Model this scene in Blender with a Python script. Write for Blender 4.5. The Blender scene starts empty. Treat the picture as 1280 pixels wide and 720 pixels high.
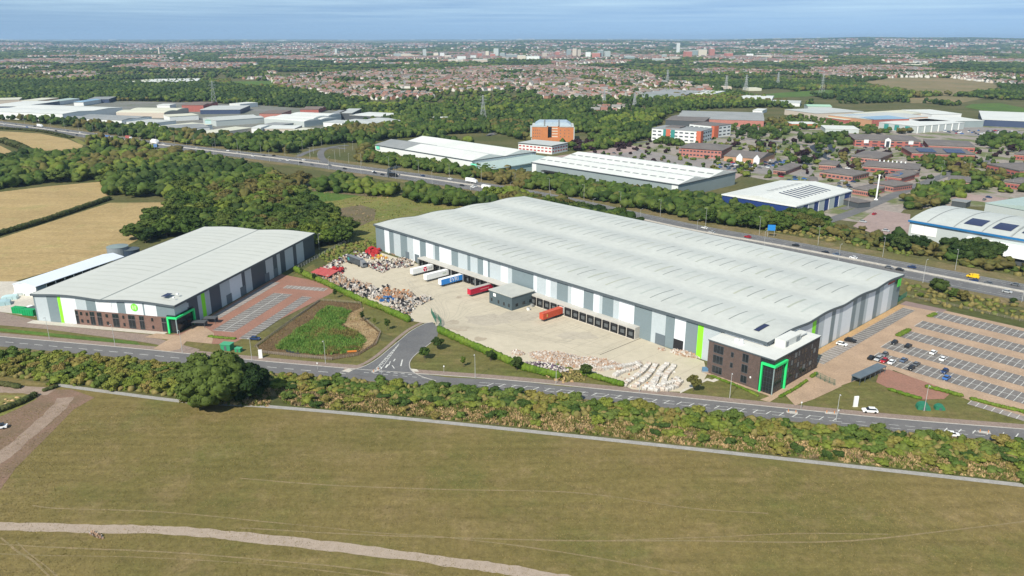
EXPOSURE = 0.30
HAZE_D = 4.6e-5
import bpy, bmesh, math, random
import numpy as np
from mathutils import Vector, Matrix
R = math.radians
rnd = random.Random(7)
sc = bpy.context.scene
COL = sc.collection

# ------------------------------------------------------------------ camera geometry (metres)
FPX, HC, HORY = 964.0, 120.0, 47.0
PIT = math.atan((360 - HORY) / FPX)
CP, SP = math.cos(PIT), math.sin(PIT)

def at(px, py, z=0.0):
    """ground point (height z) seen at a pixel of the 1280x720 photograph"""
    a = (px - 640) / FPX; b = (360 - py) / FPX
    dy = CP + b * SP; dz = -SP + b * CP
    k = (HC - z) / -dz
    return (a * k, dy * k)

def proj(x, y, z=0.0):
    dz = z - HC
    zc = y * CP - dz * SP; yc = y * SP + dz * CP
    return 640 + FPX * x / zc, 360 - FPX * yc / zc

cam = bpy.data.objects.new('camera', bpy.data.cameras.new('camera'))
COL.objects.link(cam)
cam.location = (0, 0, HC); cam.rotation_euler = (R(90) - PIT, 0, 0)
cam.data.sensor_width = 36; cam.data.lens = FPX / 1280 * 36
cam.data.clip_start = 1; cam.data.clip_end = 120000
sc.camera = cam

# ------------------------------------------------------------------ materials
MATS = {}
def new_mat(name):
    m = bpy.data.materials.new(name); m.use_nodes = True
    nt = m.node_tree; b = nt.nodes['Principled BSDF']
    return m, nt, b

def mat(name, c, c2=None, scale=0.3, rough=0.8, metal=0.0, detail=4, lo=0.35, hi=0.65, stretch=None,
        fine=None, fine_amt=0.15, rand=0.0, spec=0.3, bump=0.0, bscale=1.0, rot=0.0):
    """procedural material: two tones mixed by noise, a finer mottling, optional per-object tint"""
    if name in MATS: return MATS[name]
    m, nt, b = new_mat(name); N, L = nt.nodes, nt.links
    b.inputs['Roughness'].default_value = rough
    b.inputs['Metallic'].default_value = metal
    b.inputs['Specular IOR Level'].default_value = spec
    tc = N.new('ShaderNodeTexCoord'); mp = N.new('ShaderNodeMapping')
    geo = N.new('ShaderNodeNewGeometry')
    L.new(geo.outputs['Position'], mp.inputs['Vector'])
    mp.inputs['Rotation'].default_value[2] = rot
    if stretch: mp.inputs['Scale'].default_value = stretch
    col = None
    if c2 is not None:
        n = N.new('ShaderNodeTexNoise'); n.inputs['Scale'].default_value = scale
        n.inputs['Detail'].default_value = detail; n.inputs['Roughness'].default_value = 0.6
        L.new(mp.outputs[0], n.inputs['Vector'])
        r = N.new('ShaderNodeMapRange'); r.inputs[1].default_value = lo; r.inputs[2].default_value = hi
        L.new(n.outputs['Fac'], r.inputs[0])
        mx = N.new('ShaderNodeMix'); mx.data_type = 'RGBA'
        mx.inputs[6].default_value = (*c, 1); mx.inputs[7].default_value = (*c2, 1)
        L.new(r.outputs[0], mx.inputs[0]); col = mx.outputs[2]
    else:
        rg = N.new('ShaderNodeRGB'); rg.outputs[0].default_value = (*c, 1); col = rg.outputs[0]
    if fine:
        n2 = N.new('ShaderNodeTexNoise'); n2.inputs['Scale'].default_value = fine; n2.inputs['Detail'].default_value = 3
        L.new(mp.outputs[0], n2.inputs['Vector'])
        r2 = N.new('ShaderNodeMapRange'); r2.inputs[1].default_value = 0.3; r2.inputs[2].default_value = 0.7
        r2.inputs[3].default_value = 1 - fine_amt; r2.inputs[4].default_value = 1 + fine_amt
        L.new(n2.outputs['Fac'], r2.inputs[0])
        ml = N.new('ShaderNodeMix'); ml.data_type = 'RGBA'; ml.blend_type = 'MULTIPLY'; ml.inputs[0].default_value = 1
        L.new(col, ml.inputs[6]); L.new(r2.outputs[0], ml.inputs[7]); col = ml.outputs[2]
    if rand:
        oi = N.new('ShaderNodeObjectInfo')
        r3 = N.new('ShaderNodeMapRange'); r3.inputs[3].default_value = 1 - rand; r3.inputs[4].default_value = 1 + rand
        L.new(oi.outputs['Random'], r3.inputs[0])
        ml = N.new('ShaderNodeMix'); ml.data_type = 'RGBA'; ml.blend_type = 'MULTIPLY'; ml.inputs[0].default_value = 1
        L.new(col, ml.inputs[6]); L.new(r3.outputs[0], ml.inputs[7]); col = ml.outputs[2]
    L.new(col, b.inputs['Base Color'])
    if bump:
        n4 = N.new('ShaderNodeTexNoise'); n4.inputs['Scale'].default_value = bscale; n4.inputs['Detail'].default_value = 5
        L.new(mp.outputs[0], n4.inputs['Vector'])
        bp = N.new('ShaderNodeBump'); bp.inputs['Strength'].default_value = 1; bp.inputs['Distance'].default_value = bump
        L.new(n4.outputs['Fac'], bp.inputs['Height']); L.new(bp.outputs[0], b.inputs['Normal'])
    MATS[name] = m; return m

def ramp_mat(name, stops, src='random', scale=0.05, fine=0.5, fine_amt=0.3, rough=0.75, white=False):
    """foliage and roof mixes: a ramp driven by the object's random value or by a cell/noise field"""
    m, nt, b = new_mat(name); N, L = nt.nodes, nt.links
    b.inputs['Roughness'].default_value = rough; b.inputs['Specular IOR Level'].default_value = 0.15
    geo = N.new('ShaderNodeNewGeometry')
    rp = N.new('ShaderNodeValToRGB'); rp.color_ramp.interpolation = 'LINEAR' if not white else 'CONSTANT'
    while len(rp.color_ramp.elements) > 1: rp.color_ramp.elements.remove(rp.color_ramp.elements[-1])
    rp.color_ramp.elements[0].position = stops[0][0]; rp.color_ramp.elements[0].color = (*stops[0][1], 1)
    for p, c in stops[1:]:
        e = rp.color_ramp.elements.new(p); e.color = (*c, 1)
    if src == 'random':
        oi = N.new('ShaderNodeObjectInfo'); f = oi.outputs['Random']
    elif src == 'attr':
        a = N.new('ShaderNodeAttribute'); a.attribute_name = 'tint'; f = a.outputs['Fac']
    else:
        n = N.new('ShaderNodeTexNoise'); n.inputs['Scale'].default_value = scale; n.inputs['Detail'].default_value = 3
        L.new(geo.outputs['Position'], n.inputs['Vector'])
        r = N.new('ShaderNodeMapRange'); r.inputs[1].default_value = 0.3; r.inputs[2].default_value = 0.7
        L.new(n.outputs['Fac'], r.inputs[0]); f = r.outputs[0]
    L.new(f, rp.inputs[0])
    n2 = N.new('ShaderNodeTexNoise'); n2.inputs['Scale'].default_value = fine; n2.inputs['Detail'].default_value = 3
    L.new(geo.outputs['Position'], n2.inputs['Vector'])
    r2 = N.new('ShaderNodeMapRange'); r2.inputs[1].default_value = 0.3; r2.inputs[2].default_value = 0.7
    r2.inputs[3].default_value = 1 - fine_amt; r2.inputs[4].default_value = 1 + fine_amt
    L.new(n2.outputs['Fac'], r2.inputs[0])
    ml = N.new('ShaderNodeMix'); ml.data_type = 'RGBA'; ml.blend_type = 'MULTIPLY'; ml.inputs[0].default_value = 1
    L.new(rp.outputs[0], ml.inputs[6]); L.new(r2.outputs[0], ml.inputs[7]); L.new(ml.outputs[2], b.inputs['Base Color'])
    MATS[name] = m; return m

# ------------------------------------------------------------------ mesh building
class MB:
    def __init__(s): s.v = []; s.f = []; s.m = []
    def face(s, pts, m=0):
        n = len(s.v); s.v += [tuple(p) if len(p) == 3 else (p[0], p[1], 0.0) for p in pts]
        s.f.append(tuple(range(n, n + len(pts)))); s.m.append(m); return s
    def box(s, x0, x1, y0, y1, z0, z1, m=0, top=None, bottom=True):
        n = len(s.v)
        s.v += [(x0,y0,z0),(x1,y0,z0),(x1,y1,z0),(x0,y1,z0),(x0,y0,z1),(x1,y0,z1),(x1,y1,z1),(x0,y1,z1)]
        F = [(4,5,6,7),(0,1,5,4),(1,2,6,5),(2,3,7,6),(3,0,4,7)] + ([(3,2,1,0)] if bottom else [])
        for i, f in enumerate(F):
            s.f.append(tuple(n + k for k in f)); s.m.append(top if (i == 0 and top is not None) else m)
        return s
    def rbox(s, cx, cy, lx, ly, z0, z1, a=0, m=0, top=None, tilt=0):
        n = len(s.v); ca, sa = math.cos(a), math.sin(a)
        for z in (z0, z1):
            for dx, dy in ((-1,-1),(1,-1),(1,1),(-1,1)):
                X, Y = dx*lx/2, dy*ly/2
                s.v.append((cx + X*ca - Y*sa, cy + X*sa + Y*ca, z + tilt*dx))
        for i, f in enumerate([(4,5,6,7),(0,1,5,4),(1,2,6,5),(2,3,7,6),(3,0,4,7),(3,2,1,0)]):
            s.f.append(tuple(n + k for k in f)); s.m.append(top if (i == 0 and top is not None) else m)
        return s
    def prism(s, poly, z0, z1, m=0, top=None):
        n = len(s.v); k = len(poly)
        s.v += [(p[0], p[1], z0) for p in poly] + [(p[0], p[1], z1) for p in poly]
        s.f.append(tuple(range(n + k, n + 2*k))); s.m.append(m if top is None else top)
        for i in range(k):
            j = (i + 1) % k
            s.f.append((n+i, n+j, n+k+j, n+k+i)); s.m.append(m)
        return s
    def xprism(s, prof, x0, x1, m=0):
        """profile in (y,z) extruded along x"""
        n = len(s.v); k = len(prof)
        s.v += [(x0, p[0], p[1]) for p in prof] + [(x1, p[0], p[1]) for p in prof]
        s.f.append(tuple(range(n, n+k))); s.m.append(m); s.f.append(tuple(range(n+2*k-1, n+k-1, -1))); s.m.append(m)
        for i in range(k):
            j = (i+1) % k
            s.f.append((n+j, n+i, n+k+i, n+k+j)); s.m.append(m)
        return s
    def yprism(s, prof, y0, y1, m=0):
        """profile in (x,z) extruded along y"""
        n = len(s.v); k = len(prof)
        s.v += [(p[0], y0, p[1]) for p in prof] + [(p[0], y1, p[1]) for p in prof]
        s.f.append(tuple(range(n, n+k))); s.m.append(m); s.f.append(tuple(range(n+2*k-1, n+k-1, -1))); s.m.append(m)
        for i in range(k):
            j = (i+1) % k
            s.f.append((n+j, n+i, n+k+i, n+k+j)); s.m.append(m)
        return s
    def cone(s, x, y, z0, z1, r0, r1, n=8, m=0, dx=0, dy=0):
        b = len(s.v)
        for (cx, cy, z, r) in ((x, y, z0, r0), (x+dx, y+dy, z1, r1)):
            for i in range(n):
                a = 2*math.pi*i/n; s.v.append((cx + r*math.cos(a), cy + r*math.sin(a), z))
        for i in range(n):
            j = (i+1) % n; s.f.append((b+i, b+j, b+n+j, b+n+i)); s.m.append(m)
        s.f.append(tuple(range(b+n, b+2*n))); s.m.append(m)
        return s
    def bar(s, p, q, w, m=0):
        p, q = Vector(p), Vector(q); d = (q-p).normalized()
        a = d.cross(Vector((0,0,1)));
        if a.length < 1e-3: a = Vector((1,0,0))
        a.normalize(); c = d.cross(a); n = len(s.v)
        for e in (p, q):
            for i, j in ((-1,-1),(1,-1),(1,1),(-1,1)): s.v.append(tuple(e + a*i*w/2 + c*j*w/2))
        for f in [(4,5,6,7),(0,1,5,4),(1,2,6,5),(2,3,7,6),(3,0,4,7),(3,2,1,0)]:
            s.f.append(tuple(n+k for k in f)); s.m.append(m)
        return s
    def mesh(s, name, mats):
        me = bpy.data.meshes.new(name); me.from_pydata(s.v, [], s.f)
        for m in mats: me.materials.append(m)
        if len(mats) > 1: me.polygons.foreach_set('material_index', s.m)
        me.update(); return me
    def build(s, name, mats, parent=None):
        if not isinstance(mats, (list, tuple)): mats = [mats]
        return link(name, s.mesh(name, mats), parent)

def link(name, me, parent=None):
    o = bpy.data.objects.new(name, me); COL.objects.link(o)
    if parent is not None: o.parent = parent
    return o

def tag(o, label=None, cat=None, group=None, kind=None):
    if label: o['label'] = label
    if cat: o['category'] = cat
    if group: o['group'] = group
    if kind: o['kind'] = kind
    return o

def empty(name, loc, rz=0, label=None, cat=None, group=None):
    o = bpy.data.objects.new(name, None); COL.objects.link(o)
    o.location = (loc[0], loc[1], loc[2] if len(loc) > 2 else 0); o.rotation_euler = (0, 0, rz)
    o.empty_display_size = 0.5
    return tag(o, label, cat, group)

KIDS = {}
def copy_tree(o, parent=None):
    c = o.copy(); COL.objects.link(c); c.parent = parent
    for ch in KIDS.setdefault(o.name, list(o.children)):
        copy_tree(ch, c)
    return c

ORD = ['zeroth','first','second','third','fourth','fifth','sixth','seventh','eighth','ninth','tenth','eleventh','twelfth','thirteenth',
       'fourteenth','fifteenth','sixteenth','seventeenth','eighteenth','nineteenth']
TENS = {2:'twent',3:'thirt',4:'fort',5:'fift',6:'sixt',7:'sevent',8:'eight',9:'ninet'}
def ordw(n):
    if n < 20: return ORD[n]
    t, u = divmod(n, 10)
    if n >= 100: return ordw_big(n)
    return TENS[t] + ('ieth' if u == 0 else 'y-' + ORD[u])
def ordw_big(n):
    h, r = divmod(n, 100); base = ['', 'hundred', 'two hundred', 'three hundred'][h]
    return base + ('th' if r == 0 else ' and ' + ordw(r))

def inpoly(P, X, Y):
    X = np.asarray(X, float); Y = np.asarray(Y, float); r = np.zeros(X.shape, bool); n = len(P)
    for i in range(n):
        x1, y1 = P[i]; x2, y2 = P[(i+1) % n]
        if y1 == y2: continue
        c = ((y1 > Y) != (y2 > Y)) & (X < (x2-x1)*(Y-y1)/(y2-y1) + x1)
        r ^= c
    return r

def gpoly(pts): return [at(*p) for p in pts]

NSHEET = [0]
def sheet(name, pts, m, z, px=True, subdiv=False):
    P = gpoly(pts) if px else pts
    NSHEET[0] += 1; z += NSHEET[0]*.00008
    from mathutils.geometry import tessellate_polygon
    me = bpy.data.meshes.new(name); V = [(x, y, z) for x, y in P]; F = []
    for t in tessellate_polygon([[Vector(p) for p in V]]):
        a, b, c = (V[i] for i in t)
        F.append(t if (b[0]-a[0])*(c[1]-a[1])-(b[1]-a[1])*(c[0]-a[0]) > 0 else t[::-1])
    me.from_pydata(V, [], F); me.update(); me.materials.append(m)
    o = link(name, me); tag(o, kind='structure'); return o

def smooth_line(pts, n=6):
    out = []; k = len(pts)
    for i in range(k-1):
        p0 = pts[max(i-1,0)]; p1 = pts[i]; p2 = pts[i+1]; p3 = pts[min(i+2,k-1)]
        for j in range(n):
            t = j/n
            out.append(tuple(0.5*((2*p1[a]) + (-p0[a]+p2[a])*t + (2*p0[a]-5*p1[a]+4*p2[a]-p3[a])*t*t + (-p0[a]+3*p1[a]-3*p2[a]+p3[a])*t**3) for a in (0,1)))
    out.append(tuple(pts[-1])); return out

def offset_line(L, d):
    out = []
    for i, p in enumerate(L):
        a = L[max(i-1,0)]; b = L[min(i+1,len(L)-1)]
        dx, dy = b[0]-a[0], b[1]-a[1]; l = math.hypot(dx,dy) or 1
        out.append((p[0]-dy/l*d, p[1]+dx/l*d))
    return out

def strip(name, L, d0, d1, m, z, kind='structure', thick=0, zfun=None):
    """band along ground line L between offsets d0 and d1 (left positive)"""
    NSHEET[0] += 1; z += NSHEET[0]*.00008
    A = offset_line(L, d0); B = offset_line(L, d1); mb = MB()
    for i in range(len(L)-1):
        if thick:
            mb.prism([B[i], B[i+1], A[i+1], A[i]] if d1 < d0 else [A[i], A[i+1], B[i+1], B[i]], z, z+thick)
        else:
            q = [A[i], A[i+1], B[i+1], B[i]]
            if d1 < d0: q = q[::-1]
            mb.face([(x,y,z) for x,y in q])
    if name is None: return mb
    o = mb.build(name, m)
    if kind: tag(o, kind=kind)
    return o

def along(L, step, start=0.0):
    """points and headings every step metres along a polyline"""
    out = []; s = start; acc = 0
    for i in range(len(L)-1):
        dx, dy = L[i+1][0]-L[i][0], L[i+1][1]-L[i][1]; l = math.hypot(dx,dy)
        while s <= acc + l and l > 0:
            t = (s-acc)/l; out.append((L[i][0]+dx*t, L[i][1]+dy*t, math.atan2(dy,dx))); s += step
        acc += l
    return out
# ------------------------------------------------------------------ sky, sun, air
SUN_AZ, SUN_EL = R(29), R(43)      # sun stands behind the camera to the left
sun = bpy.data.objects.new('sun', bpy.data.lights.new('sun', 'SUN')); COL.objects.link(sun)
sun.data.energy = 5.0; sun.data.angle = R(0.53); sun.data.color = (1.0, 0.93, 0.79)
tow = Vector((-math.sin(SUN_AZ)*math.cos(SUN_EL), -math.cos(SUN_AZ)*math.cos(SUN_EL), math.sin(SUN_EL)))
sun.rotation_euler = tow.to_track_quat('Z', 'Y').to_euler()
w = bpy.data.worlds.new('World'); sc.world = w; w.use_nodes = True
nt = w.node_tree; N, L = nt.nodes, nt.links
bg = N['Background']; bg.inputs['Strength'].default_value = 0.095
sky = N.new('ShaderNodeTexSky'); sky.sky_type = 'NISHITA'; sky.sun_disc = False
sky.sun_elevation = SUN_EL; sky.sun_rotation = R(180) + SUN_AZ
sky.air_density = 1.0; sky.dust_density = 0.0; sky.ozone_density = 2.5; sky.altitude = 120
# thin high cloud, drifting in long bands, mixed into the sky itself
tc = N.new('ShaderNodeTexCoord')
sep = N.new('ShaderNodeSeparateXYZ'); L.new(tc.outputs['Generated'], sep.inputs[0])
up = N.new('ShaderNodeVectorMath'); up.operation = 'ADD'; up.inputs[1].default_value = (0, 0, 0.17); L.new(tc.outputs['Generated'], up.inputs[0])
nv_ = N.new('ShaderNodeVectorMath'); nv_.operation = 'NORMALIZE'; L.new(up.outputs[0], nv_.inputs[0]); L.new(nv_.outputs[0], sky.inputs['Vector'])
mz = N.new('ShaderNodeMath'); mz.operation = 'MAXIMUM'; mz.inputs[1].default_value = 0.012; L.new(sep.outputs['Z'], mz.inputs[0])
dx_ = N.new('ShaderNodeMath'); dx_.operation = 'DIVIDE'; L.new(sep.outputs['X'], dx_.inputs[0]); L.new(mz.outputs[0], dx_.inputs[1])
dy_ = N.new('ShaderNodeMath'); dy_.operation = 'DIVIDE'; L.new(sep.outputs['Y'], dy_.inputs[0]); L.new(mz.outputs[0], dy_.inputs[1])
cmb = N.new('ShaderNodeCombineXYZ'); L.new(dx_.outputs[0], cmb.inputs[0]); L.new(dy_.outputs[0], cmb.inputs[1])
nz = N.new('ShaderNodeTexNoise'); nz.inputs['Scale'].default_value = 0.11; nz.inputs['Detail'].default_value = 6
nz.inputs['Roughness'].default_value = 0.55; L.new(cmb.outputs[0], nz.inputs['Vector'])
mr = N.new('ShaderNodeMapRange'); mr.inputs[1].default_value = 0.36; mr.inputs[2].default_value = 0.72; mr.inputs[4].default_value = 0.62
L.new(nz.outputs['Fac'], mr.inputs[0])
el = N.new('ShaderNodeMapRange'); el.inputs[1].default_value = 0.010; el.inputs[2].default_value = 0.042
L.new(sep.outputs['Z'], el.inputs[0])
mul = N.new('ShaderNodeMath'); mul.operation = 'MULTIPLY'; L.new(mr.outputs[0], mul.inputs[0]); L.new(el.outputs[0], mul.inputs[1])
mx = N.new('ShaderNodeMix'); mx.data_type = 'RGBA'; mx.inputs[7].default_value = (7.0, 9.2, 10.0, 1)
L.new(sky.outputs[0], mx.inputs[6]); L.new(mul.outputs[0], mx.inputs[0]); L.new(mx.outputs[2], bg.inputs['Color'])

vs = sc.view_settings
vs.view_transform = 'Standard'; vs.look = 'None'; vs.gamma = 1; vs.use_curve_mapping = False; vs.exposure = EXPOSURE
sc.cycles.max_bounces = 6; sc.cycles.diffuse_bounces = 3; sc.cycles.glossy_bounces = 2
sc.cycles.transmission_bounces = 2; sc.cycles.volume_bounces = 0; sc.cycles.transparent_max_bounces = 4
sc.cycles.use_denoising = True

mb = MB(); mb.box(-33000, 33000, -1500, 46000, -2.0, 235)
hz = mb.build('haze', [bpy.data.materials.new('air')]); hm = hz.data.materials[0]; hm.use_nodes = True
for n in list(hm.node_tree.nodes):
    if n.type == 'BSDF_PRINCIPLED': hm.node_tree.nodes.remove(n)
pv = hm.node_tree.nodes.new('ShaderNodeVolumePrincipled')
pv.inputs['Color'].default_value = (0.48, 0.71, 1.0, 1); pv.inputs['Density'].default_value = HAZE_D
hm.node_tree.links.new(pv.outputs[0], hm.node_tree.nodes['Material Output'].inputs['Volume'])
tag(hz, kind='stuff', label='pale blue summer haze hanging over the far town and hills')
# ------------------------------------------------------------------ terrain
def hill(x, y):
    """height of the land: flat as far as the town, low hills rising behind it"""
    x = np.asarray(x, float); y = np.asarray(y, float)
    t = np.clip((y - 8200) / 6500, 0, 1); t = t*t*(3-2*t)
    r = x / np.maximum(y, 1)
    prof = 38 + 88*np.exp(-((r-0.50)/0.20)**2) + 20*np.exp(-((r-0.12)/0.10)**2) + 9*np.sin(r*19+1.0) + 5*np.sin(r*47)
    wob = 8*np.sin(x/1700+0.5)*np.cos(y/2100)
    return t*(prof + wob)

def terrain():
    xs = np.concatenate([[-32000,-24000], np.arange(-18000, 18001, 450), [24000,32000]])
    ys = np.concatenate([[-1400, 0, 400, 1200, 3000, 5500], np.arange(8000, 20001, 400), [22000, 26000, 32000, 45000]])
    X, Y = np.meshgrid(xs, ys); Z = hill(X, Y)
    v = np.stack([X.ravel(), Y.ravel(), Z.ravel()], 1); nx = len(xs); f = []
    for j in range(len(ys)-1):
        for i in range(nx-1):
            a = j*nx+i; f.append((a, a+1, a+nx+1, a+nx))
    me = bpy.data.meshes.new('ground'); me.from_pydata([tuple(p) for p in v], [], f); me.update()
    return me
def ground_material():
    m, nt, b = new_mat('rough_land'); N, L = nt.nodes, nt.links
    b.inputs['Roughness'].default_value = 0.9; b.inputs['Specular IOR Level'].default_value = 0.1
    g = N.new('ShaderNodeNewGeometry')
    vo = N.new('ShaderNodeTexVoronoi'); vo.inputs['Scale'].default_value = 1/420; vo.inputs['Randomness'].default_value = 0.9
    L.new(g.outputs['Position'], vo.inputs['Vector'])
    se = N.new('ShaderNodeSeparateColor'); L.new(vo.outputs['Color'], se.inputs[0])
    rp = N.new('ShaderNodeValToRGB'); rp.color_ramp.interpolation = 'CONSTANT'
    st = [(0,(.06,.085,.03)),(.3,(.085,.12,.035)),(.5,(.05,.075,.028)),(.62,(.13,.13,.05)),(.74,(.32,.25,.15)),(.88,(.07,.10,.035))]
    rp.color_ramp.elements[0].color = (*st[0][1],1); rp.color_ramp.elements[1].position = st[1][0]; rp.color_ramp.elements[1].color = (*st[1][1],1)
    for p, c in st[2:]:
        e = rp.color_ramp.elements.new(p); e.color = (*c,1)
    L.new(se.outputs[0], rp.inputs[0])
    sp = N.new('ShaderNodeSeparateXYZ'); L.new(g.outputs['Position'], sp.inputs[0])
    mr = N.new('ShaderNodeMapRange'); mr.inputs[1].default_value = 3300; mr.inputs[2].default_value = 4200; L.new(sp.outputs['Y'], mr.inputs[0])
    n = N.new('ShaderNodeTexNoise'); n.inputs['Scale'].default_value = 0.02; n.inputs['Detail'].default_value = 6; L.new(g.outputs['Position'], n.inputs['Vector'])
    r2 = N.new('ShaderNodeMapRange'); r2.inputs[1].default_value = .35; r2.inputs[2].default_value = .65; L.new(n.outputs['Fac'], r2.inputs[0])
    near = N.new('ShaderNodeMix'); near.data_type='RGBA'; near.inputs[6].default_value = (.075,.085,.03,1); near.inputs[7].default_value = (.12,.11,.05,1)
    L.new(r2.outputs[0], near.inputs[0])
    mx = N.new('ShaderNodeMix'); mx.data_type='RGBA'; L.new(mr.outputs[0], mx.inputs[0]); L.new(near.outputs[2], mx.inputs[6]); L.new(rp.outputs[0], mx.inputs[7])
    n3 = N.new('ShaderNodeTexNoise'); n3.inputs['Scale'].default_value = 0.35; n3.inputs['Detail'].default_value = 5; L.new(g.outputs['Position'], n3.inputs['Vector'])
    r3 = N.new('ShaderNodeMapRange'); r3.inputs[1].default_value = .3; r3.inputs[2].default_value = .7; r3.inputs[3].default_value=.75; r3.inputs[4].default_value=1.25; L.new(n3.outputs['Fac'], r3.inputs[0])
    ml = N.new('ShaderNodeMix'); ml.data_type='RGBA'; ml.blend_type='MULTIPLY'; ml.inputs[0].default_value=1; L.new(mx.outputs[2], ml.inputs[6]); L.new(r3.outputs[0], ml.inputs[7])
    L.new(ml.outputs[2], b.inputs['Base Color']); return m
me = terrain(); me.materials.append(ground_material()); tag(link('ground', me), kind='structure')

def field_material(name, cols, streak_rot, streak=(0.02, 0.35, 1), sscale=1.0, samt=0.12):
    """mown or cropped field: broad patches, tussock mottling and faint working lines"""
    m, nt, b = new_mat(name); N, L = nt.nodes, nt.links
    b.inputs['Roughness'].default_value = 0.9; b.inputs['Specular IOR Level'].default_value = 0.1
    g = N.new('ShaderNodeNewGeometry')
    def noise(scale, det, vec=None, rough=.6):
        n = N.new('ShaderNodeTexNoise'); n.inputs['Scale'].default_value = scale; n.inputs['Detail'].default_value = det; n.inputs['Roughness'].default_value = rough
        L.new(vec or g.outputs['Position'], n.inputs['Vector']); return n.outputs['Fac']
    def rng(x, a, b_, c, d):
        r = N.new('ShaderNodeMapRange'); r.inputs[1].default_value=a; r.inputs[2].default_value=b_; r.inputs[3].default_value=c; r.inputs[4].default_value=d; L.new(x, r.inputs[0]); return r.outputs[0]
    def mix(f, a, c, mode='MIX'):
        x = N.new('ShaderNodeMix'); x.data_type='RGBA'; x.blend_type=mode
        if f is None: x.inputs[0].default_value=1
        else: L.new(f, x.inputs[0])
        for k, s in ((6,a),(7,c)):
            if isinstance(s, tuple): x.inputs[k].default_value=(*s,1)
            else: L.new(s, x.inputs[k])
        return x.outputs[2]
    c = mix(rng(noise(0.018,5), .38,.62,0,1), cols[0], cols[1])
    c = mix(rng(noise(0.055,5,rough=.75), .50,.70,0,.85), c, cols[2])
    c = mix(rng(noise(0.11,6,rough=.8), .56,.74,0,.55), c, tuple(v*1.14 for v in cols[2]))
    c = mix(rng(noise(0.035,5,rough=.7), .54,.70,0,.6), c, tuple(v*s for v, s in zip(cols[1], (.80,1.0,.85))))
    mp = N.new('ShaderNodeMapping'); mp.inputs['Rotation'].default_value[2] = streak_rot; mp.inputs['Scale'].default_value = streak
    L.new(g.outputs['Position'], mp.inputs[0])
    c = mix(None, c, rng(noise(sscale,3,mp.outputs[0]), .3,.7,1-samt,1+samt), 'MULTIPLY')
    c = mix(None, c, rng(noise(0.45,6,rough=.75), .3,.7,.74,1.26), 'MULTIPLY')
    c = mix(None, c, rng(noise(1.6,4,rough=.8), .3,.7,.78,1.22), 'MULTIPLY')
    L.new(c, b.inputs['Base Color'])
    MATS[name] = m; return m

GRASS_COLS = ((.170,.132,.052), (.134,.116,.040), (.205,.155,.074))
m_field = field_material('parched_meadow', GRASS_COLS, R(-12))
m_lawn = field_material('mown_lawn', ((.135,.120,.045),(.112,.115,.038),(.165,.130,.06)), R(-46), (0.05,0.28,1), 1.2, .16)
m_scrub = field_material('dry_scrub', ((.17,.135,.07),(.12,.115,.045),(.22,.165,.10)), R(-46), (.2,.2,1))
m_green = field_material('lush_grass', ((.085,.15,.03),(.07,.12,.03),(.12,.14,.045)), 0, (.2,.2,1))
m_stub = field_material('stubble', ((.36,.265,.13),(.32,.235,.115),(.40,.30,.155)), R(62), (0.015,0.14,1), 1.0, .10)
m_waste = field_material('waste_ground', ((.185,.175,.055),(.14,.155,.045),(.20,.15,.08)), R(10), (.1,.3,1))
m_soil = mat('bare_soil', (.205,.13,.095), (.155,.11,.07), .12, .95, fine=1.5, fine_amt=.2)
m_track = mat('stony_track', (.29,.22,.175), (.23,.17,.13), .3, .95, fine=2.0, fine_amt=.15)
m_path = mat('gravel_path', (.36,.29,.235), (.31,.25,.20), .5, .95, fine=3.0, fine_amt=.10)
m_path2 = mat('old_concrete_path', (.33,.315,.30), (.27,.26,.245), .4, .9, fine=2.0, fine_amt=.15)
m_trail = mat('worn_trail', (.24,.18,.10), (.18,.15,.07), .4, .95, fine=2.0, fine_amt=.2)
m_asph = mat('weathered_asphalt', (.115,.115,.12), (.15,.148,.15), .08, .85, fine=1.2, fine_amt=.12, stretch=(1,1,1))
m_road = mat('road_asphalt', (.125,.122,.125), (.155,.15,.15), .15, .85, fine=1.5, fine_amt=.1)
m_pave = mat('footway', (.215,.165,.14), (.26,.20,.17), .5, .9, fine=2.0, fine_amt=.12)
m_kerb = mat('kerb_stone', (.42,.40,.37), None, fine=1.0, fine_amt=.15, rough=.85)
m_brick_pave = mat('block_paving', (.40,.285,.20), (.33,.235,.165), .12, .85, fine=1.6, fine_amt=.15)
m_brick_pave2 = mat('red_block_paving', (.29,.15,.11), (.25,.135,.10), .12, .85, fine=1.6, fine_amt=.15)
m_bay = mat('grey_block_paving', (.19,.175,.165), (.145,.135,.13), .2, .85, fine=1.2, fine_amt=.2)
m_bay2 = mat('grey_block_paving_dusty', (.27,.24,.225), (.21,.185,.17), .2, .85, fine=1.2, fine_amt=.15)
m_conc = mat('yard_concrete', (.50,.445,.35), (.43,.385,.30), .03, .85, fine=.35, fine_amt=.05, lo=.3, hi=.7, detail=6)
m_conc2 = mat('pale_concrete', (.52,.48,.42), (.44,.41,.36), .1, .85, fine=1.0, fine_amt=.1)
m_line = mat('road_paint', (.66,.66,.63), (.46,.46,.44), .8, .7)
m_water = mat('pond_water', (.02,.03,.03), None, rough=.08, spec=.5)

def Z(k): return 0.02 * k

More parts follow.
